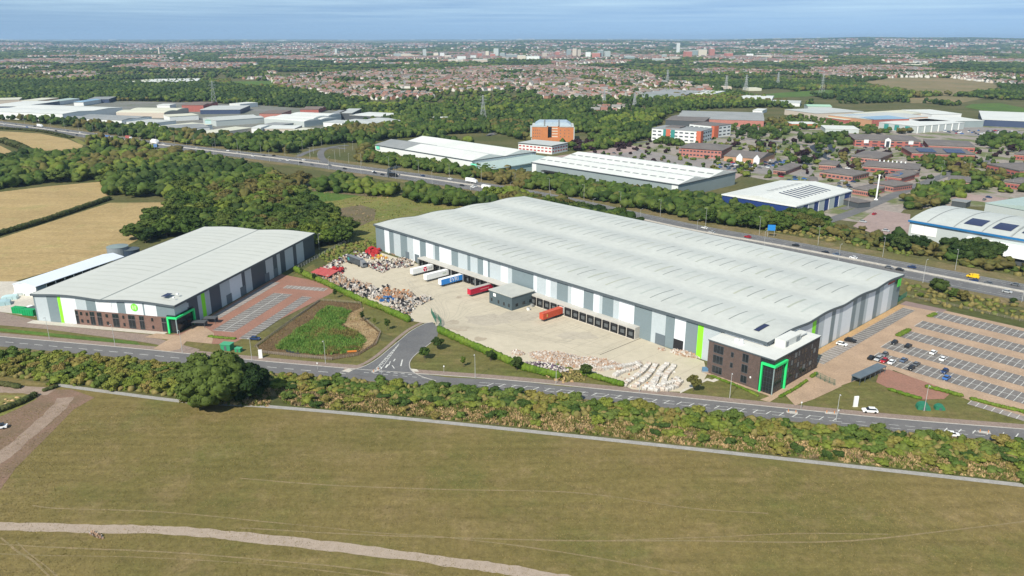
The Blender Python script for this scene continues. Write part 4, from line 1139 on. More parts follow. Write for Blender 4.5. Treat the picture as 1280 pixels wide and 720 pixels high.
for k in range(8):
    y0 = W_*.30 + k*W_*.07; mb = MB(); x0, x1 = L_*.36, L_*.46
    mb.face([(x0,y0,f(x0)),(x1,y0,f(x1)),(x1,y0+1.0,f(x1)),(x0,y0+1.0,f(x0))]); mb.build('rooflight', m_skyl, r_)
building('black_kiosk', 'low black office block with a white sign panel beside the blue shed', 'office', (1052,249),(1073,254),(1078,250), 4, 'flat', 1, roof='dark', wall='dark')
# big shed with blue eaves, right edge
r_, L_, W_ = building('retail_shed', 'long white shed with blue eaves band and solar panels at the right edge', 'warehouse', (1138,275),(1262,296),(1290,262), 12, 'arch', 3.2, 1, 'x', 'silver', 'pale', Wfix=62)
mb = MB(); mb.box(-.8, L_+62, -1.3, -.5, 11.0, 12.1); mb.build('blue_eaves', mat('blue_trim',(.02,.14,.33),rough=.4), r_)
mb = MB(); mb.box(L_, L_+60, 0, 62, 0, 12); mb.build('wall', WC['pale'], r_)
roof_geo(60, 62, 12, 'arch', 3.2, 1).build('roof', RC['silver'], r_); bpy.data.objects[-1] if False else None
rf = [c for c in r_.children if c.name.startswith('roof')][-1]; rf.location = (L_+.4, 0, 0)
def archz(y, h=12, rise=3.2, W=62): return h+.25+rise*math.sin(math.pi*min(max(y/W,0),1))**.8
for k in range(7):
    x = 10 + k*15.5
    mb = MB()
    for i in range(12):
        a=W_*(i)/12; b=W_*(i+1)/12
        mb.face([(x-.25,a,archz(a)+.12),(x+.25,a,archz(a)+.12),(x+.25,b,archz(b)+.12),(x-.25,b,archz(b)+.12)])
    mb.build('roof_seam', m_skyl, r_)
    if k >= 1:
        mb = MB(); a, b = 7, 20
        for i in range(4):
            c0=a+(b-a)*i/4; c1=a+(b-a)*(i+1)/4
            mb.face([(x+2.5,c0,archz(c0)+.2),(x+12.5,c0,archz(c0)+.2),(x+12.5,c1,archz(c1)+.2),(x+2.5,c1,archz(c1)+.2)])
        mb.build('solar_array', m_pv, r_)
rect_part('white_panel', r_, 1.5, 9, -.2, -.02, 4.0, 9.6, m_white)
rect_part('white_panel', r_, 9.2, 16.5, -.2, -.02, 4.0, 9.6, m_white)
rect_part('lower_wall', r_, 36, L_+60, -14, -.05, 0, 4.2, WC['dark'])
mb = MB(); mb.xprism([(-16,4.2),(0,7.5),(0,8.0),(-16,4.7)], 34, L_+60); mb.build('canopy', m_white, r_)
building('pale_green_shed', 'pale green roofed shed behind the blue-eaved one', 'warehouse', (1232,254),(1330,272),(1340,236), 10, 'gable', 3, 1, 'y', 'teal', 'pale')
building('long_lean_shed', 'low grey store at the edge of the car park behind the blue-eaved shed', 'store', (1190,251),(1208,253.5),(1211,251), 4, 'flat', 1, roof='grey', wall='dark')

# --- orange atrium block: two wings, dark slot, curved glass roof
a, rz, L_, W_ = frame_from((664.5,162.5),(715.5,161.5),(716,153), 17)
rz = R(-3); L_ = 50; W_ = 42
orange = empty('orange_office', (*at(665,177),0), rz, 'orange clad office block with curved glass roof and dark central slot', 'office'); reg(at(665,177), rz, L_, W_)
mb = MB(); mb.box(0, 19, 0, W_, 0, 17.5, 0); mb.box(19, 32, 5, W_, 0, 17.5, 0); mb.box(32, L_, 0, W_, 0, 17.5, 0); mb.box(19,32,0,5,0,4.4); mb.build('wall', WC['orange'], orange)
mb = MB(); mb.box(19.05, 23.5, 4.6, 4.98, 4.5, 17.3); mb.build('glazed_slot', m_glass, orange)
for r0 in range(4): rect_part('window_band', orange, 24, 31, 4.8, 4.97, 5+r0*3.2, 6.3+r0*3.2, WC['cream'])
mb = MB(); mb.box(-2.2, -.05, 0, 8, 0, 18.5); mb.box(L_+.05, L_+1.2, 0, 6, 0, 17); mb.build('stair_tower', WC['pale'], orange)
mb = MB(); mb.box(-.4,17.8,-.4,W_,17.5,18); mb.box(19.5,31,5,W_,17.5,18.2); mb.box(33,L_+.4,-.4,W_,17.5,18); mb.build('roof', RC['blue'] if False else RC['pale'], orange)
m_glassroof = mat('glass_roof', (.42,.50,.56), (.36,.44,.50), .2, .3, spec=.6)
pr = [(3,18.25),(3,19.4),(8,22.4),(42,22.4),(47,19.4),(47,18.25)]
mb = MB(); mb.yprism(pr[::-1], 6, W_-2); mb.build('curved_roof', m_glassroof, orange)
for x in (14, 31.5): rect_part('roof_channel', orange, x, x+1.6, 5.5, W_-1, 18.3, 22.9, m_skyl)
for k in range(7):
    for z in (5.5, 9.2, 13):
        x = 1.5+k*2.5 if k < 4 else 34+(k-4)*5
        rect_part('window', orange, x, x+.7, -.08, -.01, z, z+1.4, m_glass2)

# --- white and red three-storey offices
m_win = mat('window_dark', (.045,.055,.07), rough=.25)
m_teal = mat('teal_glass', (.05,.24,.22), rough=.3)
r_, L_, W_ = building('white_office', 'white three-storey office with red and teal bays, nearer of the white pair', 'office', (815,160.5),(876,164.5),(882,160), 14.5, 'flat', 1, roof='grey', wall='white', win=(3,2.2,1.5,4.3,9,m_win))
rect_part('red_bay', r_, L_*.30, L_*.39, -.5, -.1, 0, 14.9, WC['orange'] if False else mat('brick_red_panel',(.50,.13,.07),rough=.7)); rect_part('red_bay', r_, L_*.92, L_+.6, -.5, 8, 0, 14.9, MATS['brick_red_panel'])
rect_part('teal_bay', r_, L_*.24, L_*.30, -.3, -.1, 1, 14.2, m_teal); rect_part('teal_bay', r_, L_*.40, L_*.48, -.3, -.1, 1, 14.2, m_teal)
rect_part('roof_plant', r_, L_*.2, L_*.5, W_*.3, W_*.8, 15, 16.4, RC['dark'])
r_, L_, W_ = building('white_office', 'white three-storey office with a red end stair, farther of the white pair', 'office', (862,155),(893,158),(899,154), 14.5, 'flat', 1, roof='dark', wall='white', win=(3,2.2,1.5,4.3,5,m_win))
rect_part('red_bay', r_, L_-4, L_+.6, -.5, 9, 0, 14.9, MATS['brick_red_panel'])
building('brick_office', 'two-storey pink brick office with grey hipped roof, by the big car park', 'office', (849,184.5),(902,188),(908,181), 9, 'hip', 3.4, roof='dark', wall='pink', win=(2,1.6,1.5,4,12,m_win))
r_, L_, W_ = building('gabled_inn', 'brick inn with two white gables and grey tiled roof beside the busy car park', 'inn', (905,195),(950,199),(953,191), 5, 'gable', 4, roof='dark', wall='tan')
for x in (L_*.45, L_*.92):
    mb = MB(); mb.yprism([(x-3,0),(x+3,0),(x+3,5.4),(x,9),(x-3,5.4)], -1.6, -.2); mb.build('white_gable', WC['white'], r_)

# --- brick business park: hipped grey roofs on red brick (eave corners in photo pixels)
PARK = [
 ((1069,174),(1151,176.5),(1156,170),8,'long two-storey red brick office with white arched entrance',('w',)),
 ((1161,181),(1219,183.5),(1228,177),6,'red brick office with plain dark roof beyond the solar one',()),
 ((1140,190.5),(1219,193),(1226,186),6,'long red brick office with two dark solar arrays on its roof',('s',)),
 ((1064,195),(1098,198),(1108,190),5,'red brick office beside the purple leaved trees',()),
 ((1079,207),(1147,212),(1152,205),5.5,'brick office with a row of white vents along its ridge',('v',)),
 ((1024,205),(1045,206.5),(1057,202),5,'small brick office with white window band, by the roundabout road',()),
 ((1025,214),(1066,219.5),(1080,214),5,'wide brick office left of the white mast',()),
 ((967,211.5),(982,213),(1008,206),4.5,'narrow brick unit at the bend of the car park',()),
 ((1012,226),(1022,226.5),(1026,222),4.5,'low brick office half hidden by the blue shed roof',()),
 ((1066,235),(1085,238),(1097,232),5,'brick office right behind the white mast',()),
 ((1092,228),(1117,232.5),(1119,225.5),5,'brick office between the mast and the kerbed road',()),
 ((1107,219),(1127,221.5),(1137,216),5.5,'brick office with a blue solar patch on its roof',('b',)),
 ((1186,225.5),(1212,227.5),(1222,222),5,'brick bungalow office among bushes right of the road',()),
 ((1256,226.5),(1290,231),(1294,224),5.5,'brick office at the right edge behind young trees',()),
 ((1234,204.5),(1275,213),(1292,204),6,'wide dark hipped roof office at the right edge',()),
 ((1268,192),(1300,195),(1310,186),6,'red brick office cut by the right edge of the view',()),
 ((1120,214),(1136,216.5),(1139,213),4.5,'short brick annexe with white porch next to the vented office',()),
]
for e0, e1, eb, h, lab, ex in PARK:
    r_, L_, W_ = building('brick_office', lab, 'office', e0, e1, eb, h, 'hip', min(3.2, h*.36), roof='dark', wall='red' if h > 5 else 'pink', group='brick offices in the business park', win=((2 if h > 6.5 else 1), 1.3, 1.5, 3.6, 8, m_win))
    mb = MB(); mb.box(-.1, L_+.1, -.11, -.02, h-1.1, h-.35); mb.box(L_+.02, L_+.11, -.1, W_, h-1.1, h-.35); mb.build('white_band', WC['cream'], r_)
    if 'w' in ex:
        mb = MB(); mb.yprism([(L_*.46,0),(L_*.55,0),(L_*.55,8.6),(L_*.505,10.6),(L_*.46,8.6)], -1.6, -.2); mb.build('white_arch', WC['white'], r_)
        rect_part('arch_glazing', r_, L_*.48, L_*.53, -1.7, -1.62, .3, 7, m_win)
        for q in (.14,.82): rect_part('white_bay', r_, L_*q, L_*q+5, -.6, -.12, 4, 8.2, WC['white'])
    if 's' in ex:
        for q0, q1 in ((.12,.40),(.56,.86)):
            mb = MB(); wy = W_/2; mb.face([(L_*q0,1.0,h+.9),(L_*q1,1.0,h+.9),(L_*q1,wy*.85,h+.2+min(3.2,h*.36)*.9),(L_*q0,wy*.85,h+.2+min(3.2,h*.36)*.9)]); mb.build('solar_array', m_pv, r_)
    if 'b' in ex:
        mb = MB(); wy = W_/2; mb.face([(L_*.4,1.0,h+.8),(L_*.8,1.0,h+.8),(L_*.75,wy*.8,h+.2+min(3.2,h*.36)*.85),(L_*.45,wy*.8,h+.2+min(3.2,h*.36)*.85)]); mb.build('solar_array', mat('blue_solar',(.04,.10,.25),rough=.3), r_)
    if 'v' in ex:
        for k in range(7): rect_part('roof_vent', r_, L_*(.25+.08*k), L_*(.25+.08*k)+1.1, W_/2-.5, W_/2+.5, h+2.2, h+3.9, WC['white'])

# --- retail park and big sheds, upper right
def bld(lab, cat, e0, e1, eb, h, **k): return building(k.pop('name','retail_shed'), lab, cat, e0, e1, eb, h, **k)
bld('blue glazed crescent front of the retail sheds', 'shop', (1056,144),(1093,149.5),(1098,143), 12, rk='flat', roof='blue', wall='red', base=(3,'beige'))
bld('long white roofed retail shed behind the crescent', 'shop', (1090,150),(1160,146),(1185,136), 11, rk='gable', rise=2, roof='pale', wall='tan')
bld('tall white walled retail shed at the back of the park', 'shop', (1165,143),(1202,142.5),(1206,136.5), 12, rk='flat', roof='white', wall='white')
bld('grey roofed retail shed linking the white ones', 'shop', (1100,145),(1165,141),(1175,135), 11, rk='flat', roof='cream', wall='beige')
r_, L_, W_ = bld('tan and green glazed store with a white colonnade', 'shop', (1099,153),(1146,158),(1182,151), 9, rk='flat', roof='white', wall='pale')
for k in range(3): rect_part('green_glazing', r_, L_*(.15+.28*k), L_*(.27+.28*k), -.2, -.02, 1, 8, m_teal)
for k in range(7): rect_part('white_column', r_, L_+1, L_+2, W_*k/7, W_*k/7+1.2, 0, 9, m_white)
bld('white roofed store wing with dark solar arrays', 'shop', (1150,152),(1230,151),(1240,146), 9, rk='flat', roof='white', wall='grey')
bld('dark glazed car showroom with white flat roof', 'showroom', (1228,149.5),(1300,152.5),(1310,142), 9, rk='flat', roof='white', wall='navy', name='car_showroom')
bld('brick and beige terrace of shops left of the crescent', 'shop', (1030,146.5),(1056,150),(1062,144), 8, rk='flat', roof='cream', wall='red', base=(3,'beige'))
bld('pale roofed shops at the left end of the retail park', 'shop', (981,137),(1020,142),(1030,134), 8, rk='flat', roof='pale', wall='beige')
bld('orange roofed drive through by the dual carriageway', 'shop', (990,155),(1022,155),(1024,152.5), 5, rk='flat', roof='white', wall='orange')
bld('long white flat store among trees right of the orange one', 'shop', (1032,161),(1074,162),(1078,158), 5, rk='flat', roof='white', wall='pale')
bld('wide grey multi-pitched factory roof behind the white offices', 'factory', (846,148),(955,151),(965,142), 9, rk='gable', rise=3, spans=3, roof='grey', wall='pink', name='factory')
bld('dark grey factory wing left of the multi-pitched roof', 'factory', (832,150),(880,152),(884,145), 9, rk='gable', rise=2, roof='dark', wall='dark', name='factory')
bld('pale grey depot on the far side of the factory', 'factory', (880,146),(935,148),(945,142), 8, rk='gable', rise=3, spans=2, roof='pale', wall='pale', name='factory')
bld('mint roofed market hall behind the retail park', 'hall', (1010,133),(1040,133.5),(1042,131), 7, rk='gable', rise=2, roof='green', wall='pale', name='market_hall')
bld('white shed strip at the far allotments', 'shed', (925,123),(965,124),(975,120), 6, rk='gable', rise=2, roof='white', wall='white', name='shed')
bld('second white shed strip nearer the pylon', 'shed', (965,128),(1000,129),(1004,126), 6, rk='gable', rise=2, roof='pale', wall='white', name='shed')
bld('small white shed in the trees below the pylon', 'shed', (941,138),(953,138.5),(954,136), 5, rk='flat', roof='white', wall='white', name='shed')
bld('white school block in the wood left of the inn road', 'shed', (860,117),(890,118),(893,113.5), 8, rk='flat', roof='white', wall='white', name='shed')
bld('grey works roof left of the white school block', 'shed', (803,117),(856,119),(860,113), 8, rk='gable', rise=2, spans=3, roof='grey', wall='grey', name='shed')

# --- industrial estate, upper left
EST = [
 ('huge white shed at the left edge of the estate', (-30,138.5),(78,142.5),(108,133),11,'white','white','gable',2),
 ('navy sided shed behind the huge white one', (-20,133),(28,133),(33,126.5),11,'white','navy','flat',1),
 ('brown roofed unit at the back left corner', (-10,125.5),(24,124.5),(26,122),8,'cream','beige','flat',1),
 ('tan unit with flat cream roof', (25,126),(47,126),(49,122.5),8,'cream','tan','flat',1),
 ('pale teal roofed shed with a hipped end', (50,127.5),(67,127.5),(69,123),7,'teal','white','hip',3),
 ('round white and blue domed hall', (92,127.5),(104,127.5),(106,124),7,'blue','white','hip',3),
 ('long navy shed at the edge of the wood', (109,124.5),(136,124),(138,121),7,'grey','navy','flat',1),
 ('wide grey shed with white apron by the motorway', (82,147.5),(152,150.5),(192,146),9,'grey','white','gable',2),
 ('silver lean-to on the wide grey shed', (155,152.5),(190,154.5),(194,149.5),6,'pale','white','flat',1),
 ('white curved roof shed in the middle of the estate', (145,140.5),(205,141),(236,135.5),8,'cream','beige','arch',2),
 ('dark red brick works with saw roof', (227,131.5),(254,131.5),(256,127.5),11,'brown','red','gable',2),
 ('small white unit left of the brick works', (196,131.5),(212,131.5),(213,130),6,'white','white','flat',1),
 ('silver roofed shed right of the brick works', (250,137.5),(300,137),(303,132),7,'pale','navy','flat',1),
 ('long bright white roof at the top of the estate', (300,130.5),(322,128.5),(323,126.5),7,'white','white','flat',1),
 ('pale unit with mint front', (212,146),(248,144),(254,141),7,'cream','white','flat',1),
 ('mint walled unit in the middle of the estate', (256,150.5),(271,150.5),(274,146),7,'green','aqua','flat',1),
 ('broad silver shed across the estate centre', (270,151),(330,147),(340,142),8,'pale','pale','gable',2),
 ('flat cream unit by the motorway trees', (191,158.5),(216,161),(240,153.5),7,'cream','white','flat',1),
 ('grey roofed unit with white gutters', (216,162),(262,159),(280,152.5),7,'grey','white','gable',1),
 ('yellowish white roof next to the motorway trees', (240,166),(262,167.5),(300,159),7,'cream','cream','flat',1),
 ('long silver shed running to the right of the estate', (330,148),(380,152),(410,146.5),8,'white','pale','arch',2),
 ('white arched roof shed by the bank of trees', (344,146),(392,148),(412,142),10,'white','pale','arch',2),
 ('white loading block with two doors', (314,160),(326,160),(328,156.5),8,'white','white','flat',1),
 ('dark flat roof beside the white loading block', (326,156),(350,157),(352,153.5),5,'grey','grey','flat',1),
 ('pale flat unit right of the white loading block', (330,161),(368,161),(371,157),6,'white','beige','flat',1),
 ('cream roof behind the last motorway trees', (348,166),(372,167),(404,161),6,'cream','cream','flat',1),
 ('red brick terrace offices at the top of the estate', (324,142),(352,142),(354,138),9,'brown','pink','flat',1),
 ('dark green glazed block on the far side', (424,141.5),(440,141.5),(442,136),10,'pale','dark','flat',1),
 ('beige brick block left of the dark green one', (413,142.5),(424,142.5),(425,138),10,'grey','beige','flat',1),
 ('long low white depot with dark doors', (437,144),(480,146),(500,142),7,'white','dark','flat',1),
 ('white walled hall at the near right end of the estate', (430,151),(452,156),(490,148.5),8,'pale','white','gable',2),
 ('small silver annexe before the white hall', (404,153),(428,154),(430,150.5),6,'pale','white','flat',1),
 ('red roofed yard buildings at the edge of the estate', (375,137),(398,137),(400,133.5),6,'brown','red','gable',2),
 ('white units strip along the far wood', (152,103),(180,103),(183,99.5),8,'cream','pink','flat',1),
 ('pale blue and white hangars beyond the wood', (182,103),(246,102),(247,98),8,'white','white','gable',2),
 ('white canopy building beside the lone roundabout', (540,149),(560,149),(562,147),6,'white','red','gable',2),
]
for lab, e0, e1, eb, h, rf_, wl, rk, sp_ in EST:
    building('industrial_unit', lab, 'warehouse', e0, e1, eb, h, rk=rk, rise=1.8, spans=sp_, roof=rf_, wall=wl, group='units of the far industrial estate')

# ground under the estates
m_estate = mat('estate_tarmac', (.19,.185,.18), (.13,.14,.105), .02, .9, fine=.3, fine_amt=.15)
m_parkg = mat('business_park_ground', (.27,.235,.21), (.125,.145,.055), .03, .9, fine=.25, fine_amt=.2, lo=.47, hi=.57)
sheet('estate_ground', [(-60,152),(0,147),(100,156),(190,168),(300,175),(420,163),(500,150),(470,142),(330,132),(240,128),(120,126),(-60,128)], m_estate, .10)
sheet('business_park_ground', [(700,208),(740,190),(826,172),(900,160),(985,152),(1030,143),(1180,150),(1320,150),(1340,260),(1200,258),(1130,262),(1110,282),(1020,272),(1060,245),(905,215),(840,207)], m_parkg, .10)
m_cp = mat('car_park_tarmac', (.26,.235,.225), (.205,.19,.185), .04, .9, fine=.4, fine_amt=.1)
m_cp2 = mat('car_park_paving', (.33,.25,.23), (.27,.205,.19), .04, .9, fine=.4, fine_amt=.1)
sheet('far_car_park', [(760,192),(800,187),(850,196),(905,203),(870,212),(790,205)], m_cp, .14)
sheet('far_car_park', [(690,196),(790,182),(812,186),(740,198),(704,205)], m_cp2, .14)
sheet('far_car_park', [(880,204),(960,196),(1010,202),(1015,208),(960,218),(905,214)], m_cp, .14)
sheet('far_car_park', [(1148,160),(1180,154),(1240,160),(1300,168),(1300,176),(1240,172),(1190,168)], m_cp, .15)
sheet('far_car_park', [(1066,283),(1095,262),(1138,268),(1136,292),(1105,297)], m_cp2, .14)
sheet('far_car_park', [(1185,240),(1262,248),(1240,254),(1185,247)], m_cp2, .14)
sheet('far_car_park', [(890,214),(930,218),(905,232),(870,236)], m_cp2, .14)
sheet('far_car_park', [(1000,207),(1020,209),(1012,222),(985,218)], m_cp, .15)
pxstrip('business_road', [(1010,284),(1036,276),(1060,268),(1090,256),(1120,243),(1150,231),(1176,221),(1200,212),(1240,200)], 9, m_asph, .20, 0, 4)
pxstrip('business_road', [(1052,262),(1075,256),(1100,252),(1120,243)], 7, m_asph, .19, 0, 3)
pxstrip('business_road', [(1050,212),(1042,202),(1030,196),(1022,190),(1016,184),(1024,180)], 7, mat('new_asphalt',(.035,.045,.06),rough=.8), .20, 0, 4)
pxstrip('business_road', [(1020,198),(1034,192),(1040,186),(1032,178),(1020,174)], 7, MATS['new_asphalt'], .19, 0, 4)
pxstrip('business_road', [(850,172),(905,172),(960,176),(1010,182),(1060,188),(1120,182)], 8, m_asph, .18, 0, 3)
pxstrip('business_road', [(640,160),(700,172),(760,180),(820,176)], 7, m_asph, .18, 0, 3)
pxstrip('estate_road', [(640,162),(610,170),(640,150)], 7, m_asph, .17)
sheet('pasture', [(930,121),(975,116),(1040,112),(1054,119),(1000,121),(950,123)], m_green, .2)
sheet('pasture', [(1205,134),(1215,130),(1250,129),(1285,136),(1300,142),(1240,140)], m_green, .2)
sheet('pasture', [(285,102),(340,101),(345,109),(300,110)], m_green, .2)
m_dryf = mat('dry_heath', (.22,.165,.085), (.15,.135,.06), .01, .95, fine=.1, fine_amt=.15)
sheet('heath', [(1070,104),(1120,97),(1190,98),(1240,104),(1256,113),(1190,120),(1130,116)], m_dryf, .2)
sheet('heath', [(1120,124),(1180,120),(1230,123),(1200,129),(1140,129)], m_dryf, .2)
sheet('heath', [(740,90),(800,85),(830,88),(790,92)], m_dryf, .2)

# ---- city centre towers on the horizon
cr = random.Random(77); cityl = ['white','cream','pale','pink','grey','beige']
TW = [(531,70,4,9),(545,70,6,5),(553,71,5,6),(497,71,10,5),(508,71,12,5),(560,72,8,4),(577,73,10,4),(592,72,6,4),(600,71,5,6),(609,70,4,7),(616,71,6,5),(620,69,6,9),(628,71,6,6),(640,72,12,5),(652,73,10,5),(666,73,16,4),(681,71,5,6),(697,69,5,6),(711,69,5,8),(718,69,5,9),(724,69,4,8),(735,70,6,6),(745,71,10,6),(751,70,6,8),(760,70,6,7),(787,73,12,4),(826,75,12,3),(848,65,3,12),(861,70,8,7),(868,69,8,7),(878,69,10,8),(890,69,6,9),(912,71,8,6),(937,70,8,4),(199,67,2,9),(420,66,3,6),(1000,66,7,3),(830,71,6,4),(845,73,10,3),(955,71,18,3),(600,76,18,3),(570,76,18,3)]
for i, (px, py, wpx, hpx) in enumerate(TW):
    x, y = at(px, py+2); sc_ = y/FPX; r_ = empty('city_block', (x, y, 0), cr.uniform(-.3,.3), None, 'building', 'pale blocks of the distant city centre')
    kind = cr.choice(cityl)
    r_['label'] = f'{ordw(i+1)} pale block in the distant city centre on the hazy skyline' if False else 'pale city centre block on the hazy skyline, too distant to tell from its neighbours'
    wd, ht = wpx*sc_, hpx*sc_
    mb = MB(); mb.box(-wd/2, wd/2, 0, min(wd,60), 0, ht); mb.build('wall', WC[kind], r_)
    mb = MB(); mb.box(-wd/2+1, wd/2-1, 1, min(wd,60)-1, ht, ht+2.5); mb.build('roof', RC['pale'], r_)
# ------------------------------------------------------------------ scattered meshes in bulk (numpy)
def ico(sub):
    bm = bmesh.new(); bmesh.ops.create_icosphere(bm, subdivisions=sub, radius=1)
    V = np.array([v.co[:] for v in bm.verts]); F = np.array([[v.index for v in f.verts] for f in bm.faces]); bm.free(); return V, F
ICO = {k: ico(k) for k in (1, 2, 3)}

def np_mesh(name, V, F, mats, mi=None, attr=None):
    """V (n,3), F (m,3) or (m,4)"""
    me = bpy.data.meshes.new(name); k = F.shape[1]
    me.vertices.add(len(V)); me.vertices.foreach_set('co', V.astype(np.float32).ravel())
    me.loops.add(F.size); me.loops.foreach_set('vertex_index', F.astype(np.int32).ravel())
    me.polygons.add(len(F)); me.polygons.foreach_set('loop_start', np.arange(0, F.size, k, dtype=np.int32))
    for m in mats: me.materials.append(m)
    if mi is not None: me.polygons.foreach_set('material_index', mi.astype(np.int32))
    if attr is not None:
        a = me.attributes.new('tint', 'FLOAT', 'FACE'); a.data.foreach_set('value', attr.astype(np.float32))
    me.update(calc_edges=True); return me

def blob(g, c, r, sub, amp):
    V, F = ICO[sub]
    n = 1 + amp*(g.random(len(V))-.5)*2
    return V*n[:,None]*np.array(r) + np.array(c), F

def crown(seed, Rr, Hc, lobes, sub, leaves, leaf=.6, shape='round', low=.0, ls=1.0):
    """crown of uneven lobes with loose leaf sprays standing off them; base of crown at z=0, height Hc"""
    g = np.random.default_rng(seed); Vs=[]; Fs=[]; n=0; cen=[]
    for i in range(lobes):
        a = g.random()*2*math.pi; h = (i+.5)/lobes
        if shape == 'round': env = math.sin(math.pi*min(.97,.12+.80*h))**.55
        elif shape == 'cone': env = (1-h)**.7*.95+.1
        elif shape == 'tall': env = math.sin(math.pi*(.15+.75*h))**.4
        else: env = .95
        rr = Rr*env*(.35+(.44 if ls == 1 else .56)*math.sqrt(g.random())) if lobes > 3 else Rr*.3*g.random()
        lr = ls*Rr*(.26+.20*g.random())*(.75+.45*env) if lobes > 3 else Rr*.8
        c = np.array([rr*math.cos(a), rr*math.sin(a), Hc*(low+.16+(.74-low)*h)])
        V, F = blob(g, c, (lr, lr, lr*.78), sub, .22); Vs.append(V); Fs.append(F+n); n += len(V); cen.append((c, lr))
    c0 = np.array([0,0,Hc*.48]); V, F = blob(g, c0, (Rr*.62, Rr*.62, Hc*.40), 2, .15); Vs.append(V); Fs.append(F+n); n += len(V)
    if leaves:
        idx = g.integers(0, len(cen), leaves); d = g.normal(size=(leaves,3)); d[:,2] = np.abs(d[:,2])*.9 - .25*g.random(leaves)
        d /= np.linalg.norm(d, axis=1)[:,None]
        P = np.array([cen[i][0] for i in idx]) + d*np.array([cen[i][1] for i in idx])[:,None]*(.92+.22*g.random(leaves))[:,None]*np.array([1,1,.82])
        nr = d + g.normal(size=(leaves,3))*.55; nr /= np.linalg.norm(nr, axis=1)[:,None]
        t = np.cross(nr, g.normal(size=(leaves,3))); t /= np.linalg.norm(t, axis=1)[:,None]; b = np.cross(nr, t)
        s = leaf*(.5+g.random(leaves))[:,None]
        tri = np.stack([P+t*s, P-t*s*.5+b*s*.8, P-t*s*.5-b*s*.8], 1).reshape(-1,3)
        Vs.append(tri); Fs.append(np.arange(leaves*3).reshape(-1,3)+n)
    return np.concatenate(Vs), np.concatenate(Fs)

def greens(name, cs, **k): return ramp_mat(name, [(i/(len(cs)-1), c) for i, c in enumerate(cs)], **k)
G_DARK = [(.017,.036,.008),(.025,.047,.010),(.034,.057,.013),(.045,.068,.016)]
G_MID = [(.034,.063,.011),(.046,.078,.014),(.062,.091,.018),(.080,.105,.022)]
G_LIGHT = [(.074,.113,.016),(.095,.132,.019),(.112,.138,.024),(.090,.110,.021)]
G_OLIVE = [(.070,.076,.020),(.090,.088,.024),(.112,.096,.030),(.082,.072,.022)]
G_PURP = [(.020,.010,.013),(.028,.013,.016)]
f_dark = greens('foliage_deep_green', G_DARK, fine=.45, fine_amt=.30)
f_mid = greens('foliage_mid_green', G_MID, fine=.45, fine_amt=.30)
f_light = greens('foliage_fresh_green', G_LIGHT, fine=.5, fine_amt=.28)
f_olive = greens('foliage_olive', G_OLIVE, fine=.5, fine_amt=.3)
f_purp = greens('foliage_purple', G_PURP, fine=.5, fine_amt=.3)
f_dry = greens('bramble_brown', [(.15,.095,.06),(.20,.135,.085),(.25,.175,.10),(.12,.075,.05)], fine=.9, fine_amt=.35)
FM = {'dark': f_dark, 'mid': f_mid, 'light': f_light, 'olive': f_olive, 'purple': f_purp}
m_bark = mat('bark', (.10,.075,.055), (.14,.11,.085), 2.0, .9)

# shared tree shapes (unit: metres at scale 1; radius 5, height 10)
SHAPES = {}
for i in range(7): SHAPES['round%d'%i] = crown(100+i, 5.0, 8.6, 24, 2, 1300, .66, 'round', ls=.72)
for i in range(3): SHAPES['tall%d'%i] = crown(200+i, 3.6, 10.5, 16, 2, 900, .58, 'tall', ls=.8)
for i in range(2): SHAPES['cone%d'%i] = crown(300+i, 3.2, 10.0, 11, 2, 400, .5, 'cone')
for i in range(3): SHAPES['bush%d'%i] = crown(400+i, 2.2, 2.9, 11, 2, 620, .36, 'flat', low=-.1, ls=.8)
CROWN_MESH = {}
def crown_mesh(shape, key):
    if (shape, key) not in CROWN_MESH:
        V, F = SHAPES[shape]; CROWN_MESH[(shape, key)] = np_mesh('crown', V, F, [FM[key]])
    return CROWN_MESH[(shape, key)]
mb = MB(); mb.cone(0,0,0,3.0,.34,.22,7)
for a in (0.4,2.4,4.5): mb.cone(0,0,2.4,4.6,.18,.07,5,dx=1.5*math.cos(a),dy=1.5*math.sin(a))
TRUNK = mb.mesh('trunk', [m_bark])
mb = MB(); mb.cone(0,0,0,2.2,.09,.06,6); mb.bar((.35,0,0),(.35,0,1.3),.09); TRUNK_S = mb.mesh('trunk', [m_bark])

def tree(name, x, y, R_, H_, shape, key, label, group=None, z=0, lift=None, young=False, cat='tree', rz=None):
    r = empty(name, (x, y, z), rnd.uniform(0, 6.28) if rz is None else rz, label, cat, group)
    base = {'r':(5.0,8.6),'t':(3.6,10.5),'c':(3.2,10.0),'b':(2.2,2.9)}[shape[0]]
    lift = (H_*.16 if lift is None else lift)
    c = link('crown', crown_mesh(shape, key), r); c.location = (0,0,lift); c.scale = (R_/base[0], R_/base[0], (H_-lift)/base[1])
    if cat == 'tree':
        t = link('trunk', TRUNK_S if young else TRUNK, r)
        if not young: t.scale = (R_/5, R_/5, max(lift+H_*.12, .5)/3.0)
        else: t.scale = (1,1,(lift+.5)/2.2)
    return r

# ---- keep-out tests
ROADS = [(ROADC, 6.6), (MW, 20)]
def clear_mask(X, Y, pad=2.0):
    ok = np.ones(X.shape, bool)
    for (fx, fy, c, s, L_, W_) in FOOT:
        dx, dy = X-fx, Y-fy; u = c*dx+s*dy; v = -s*dx+c*dy
        ok &= ~((u > -pad) & (u < L_+pad) & (v > -pad) & (v < W_+pad))
    for Ln, wd in ROADS:
        P = np.array(Ln)
        for i in range(0, len(P)-1):
            ax, ay = P[i]; bx_, by_ = P[i+1]; dx, dy = bx_-ax, by_-ay; l2_ = dx*dx+dy*dy
            if l2_ == 0: continue
            t = np.clip(((X-ax)*dx+(Y-ay)*dy)/l2_, 0, 1)
            ok &= np.hypot(X-ax-t*dx, Y-ay-t*dy) > wd
    return ok

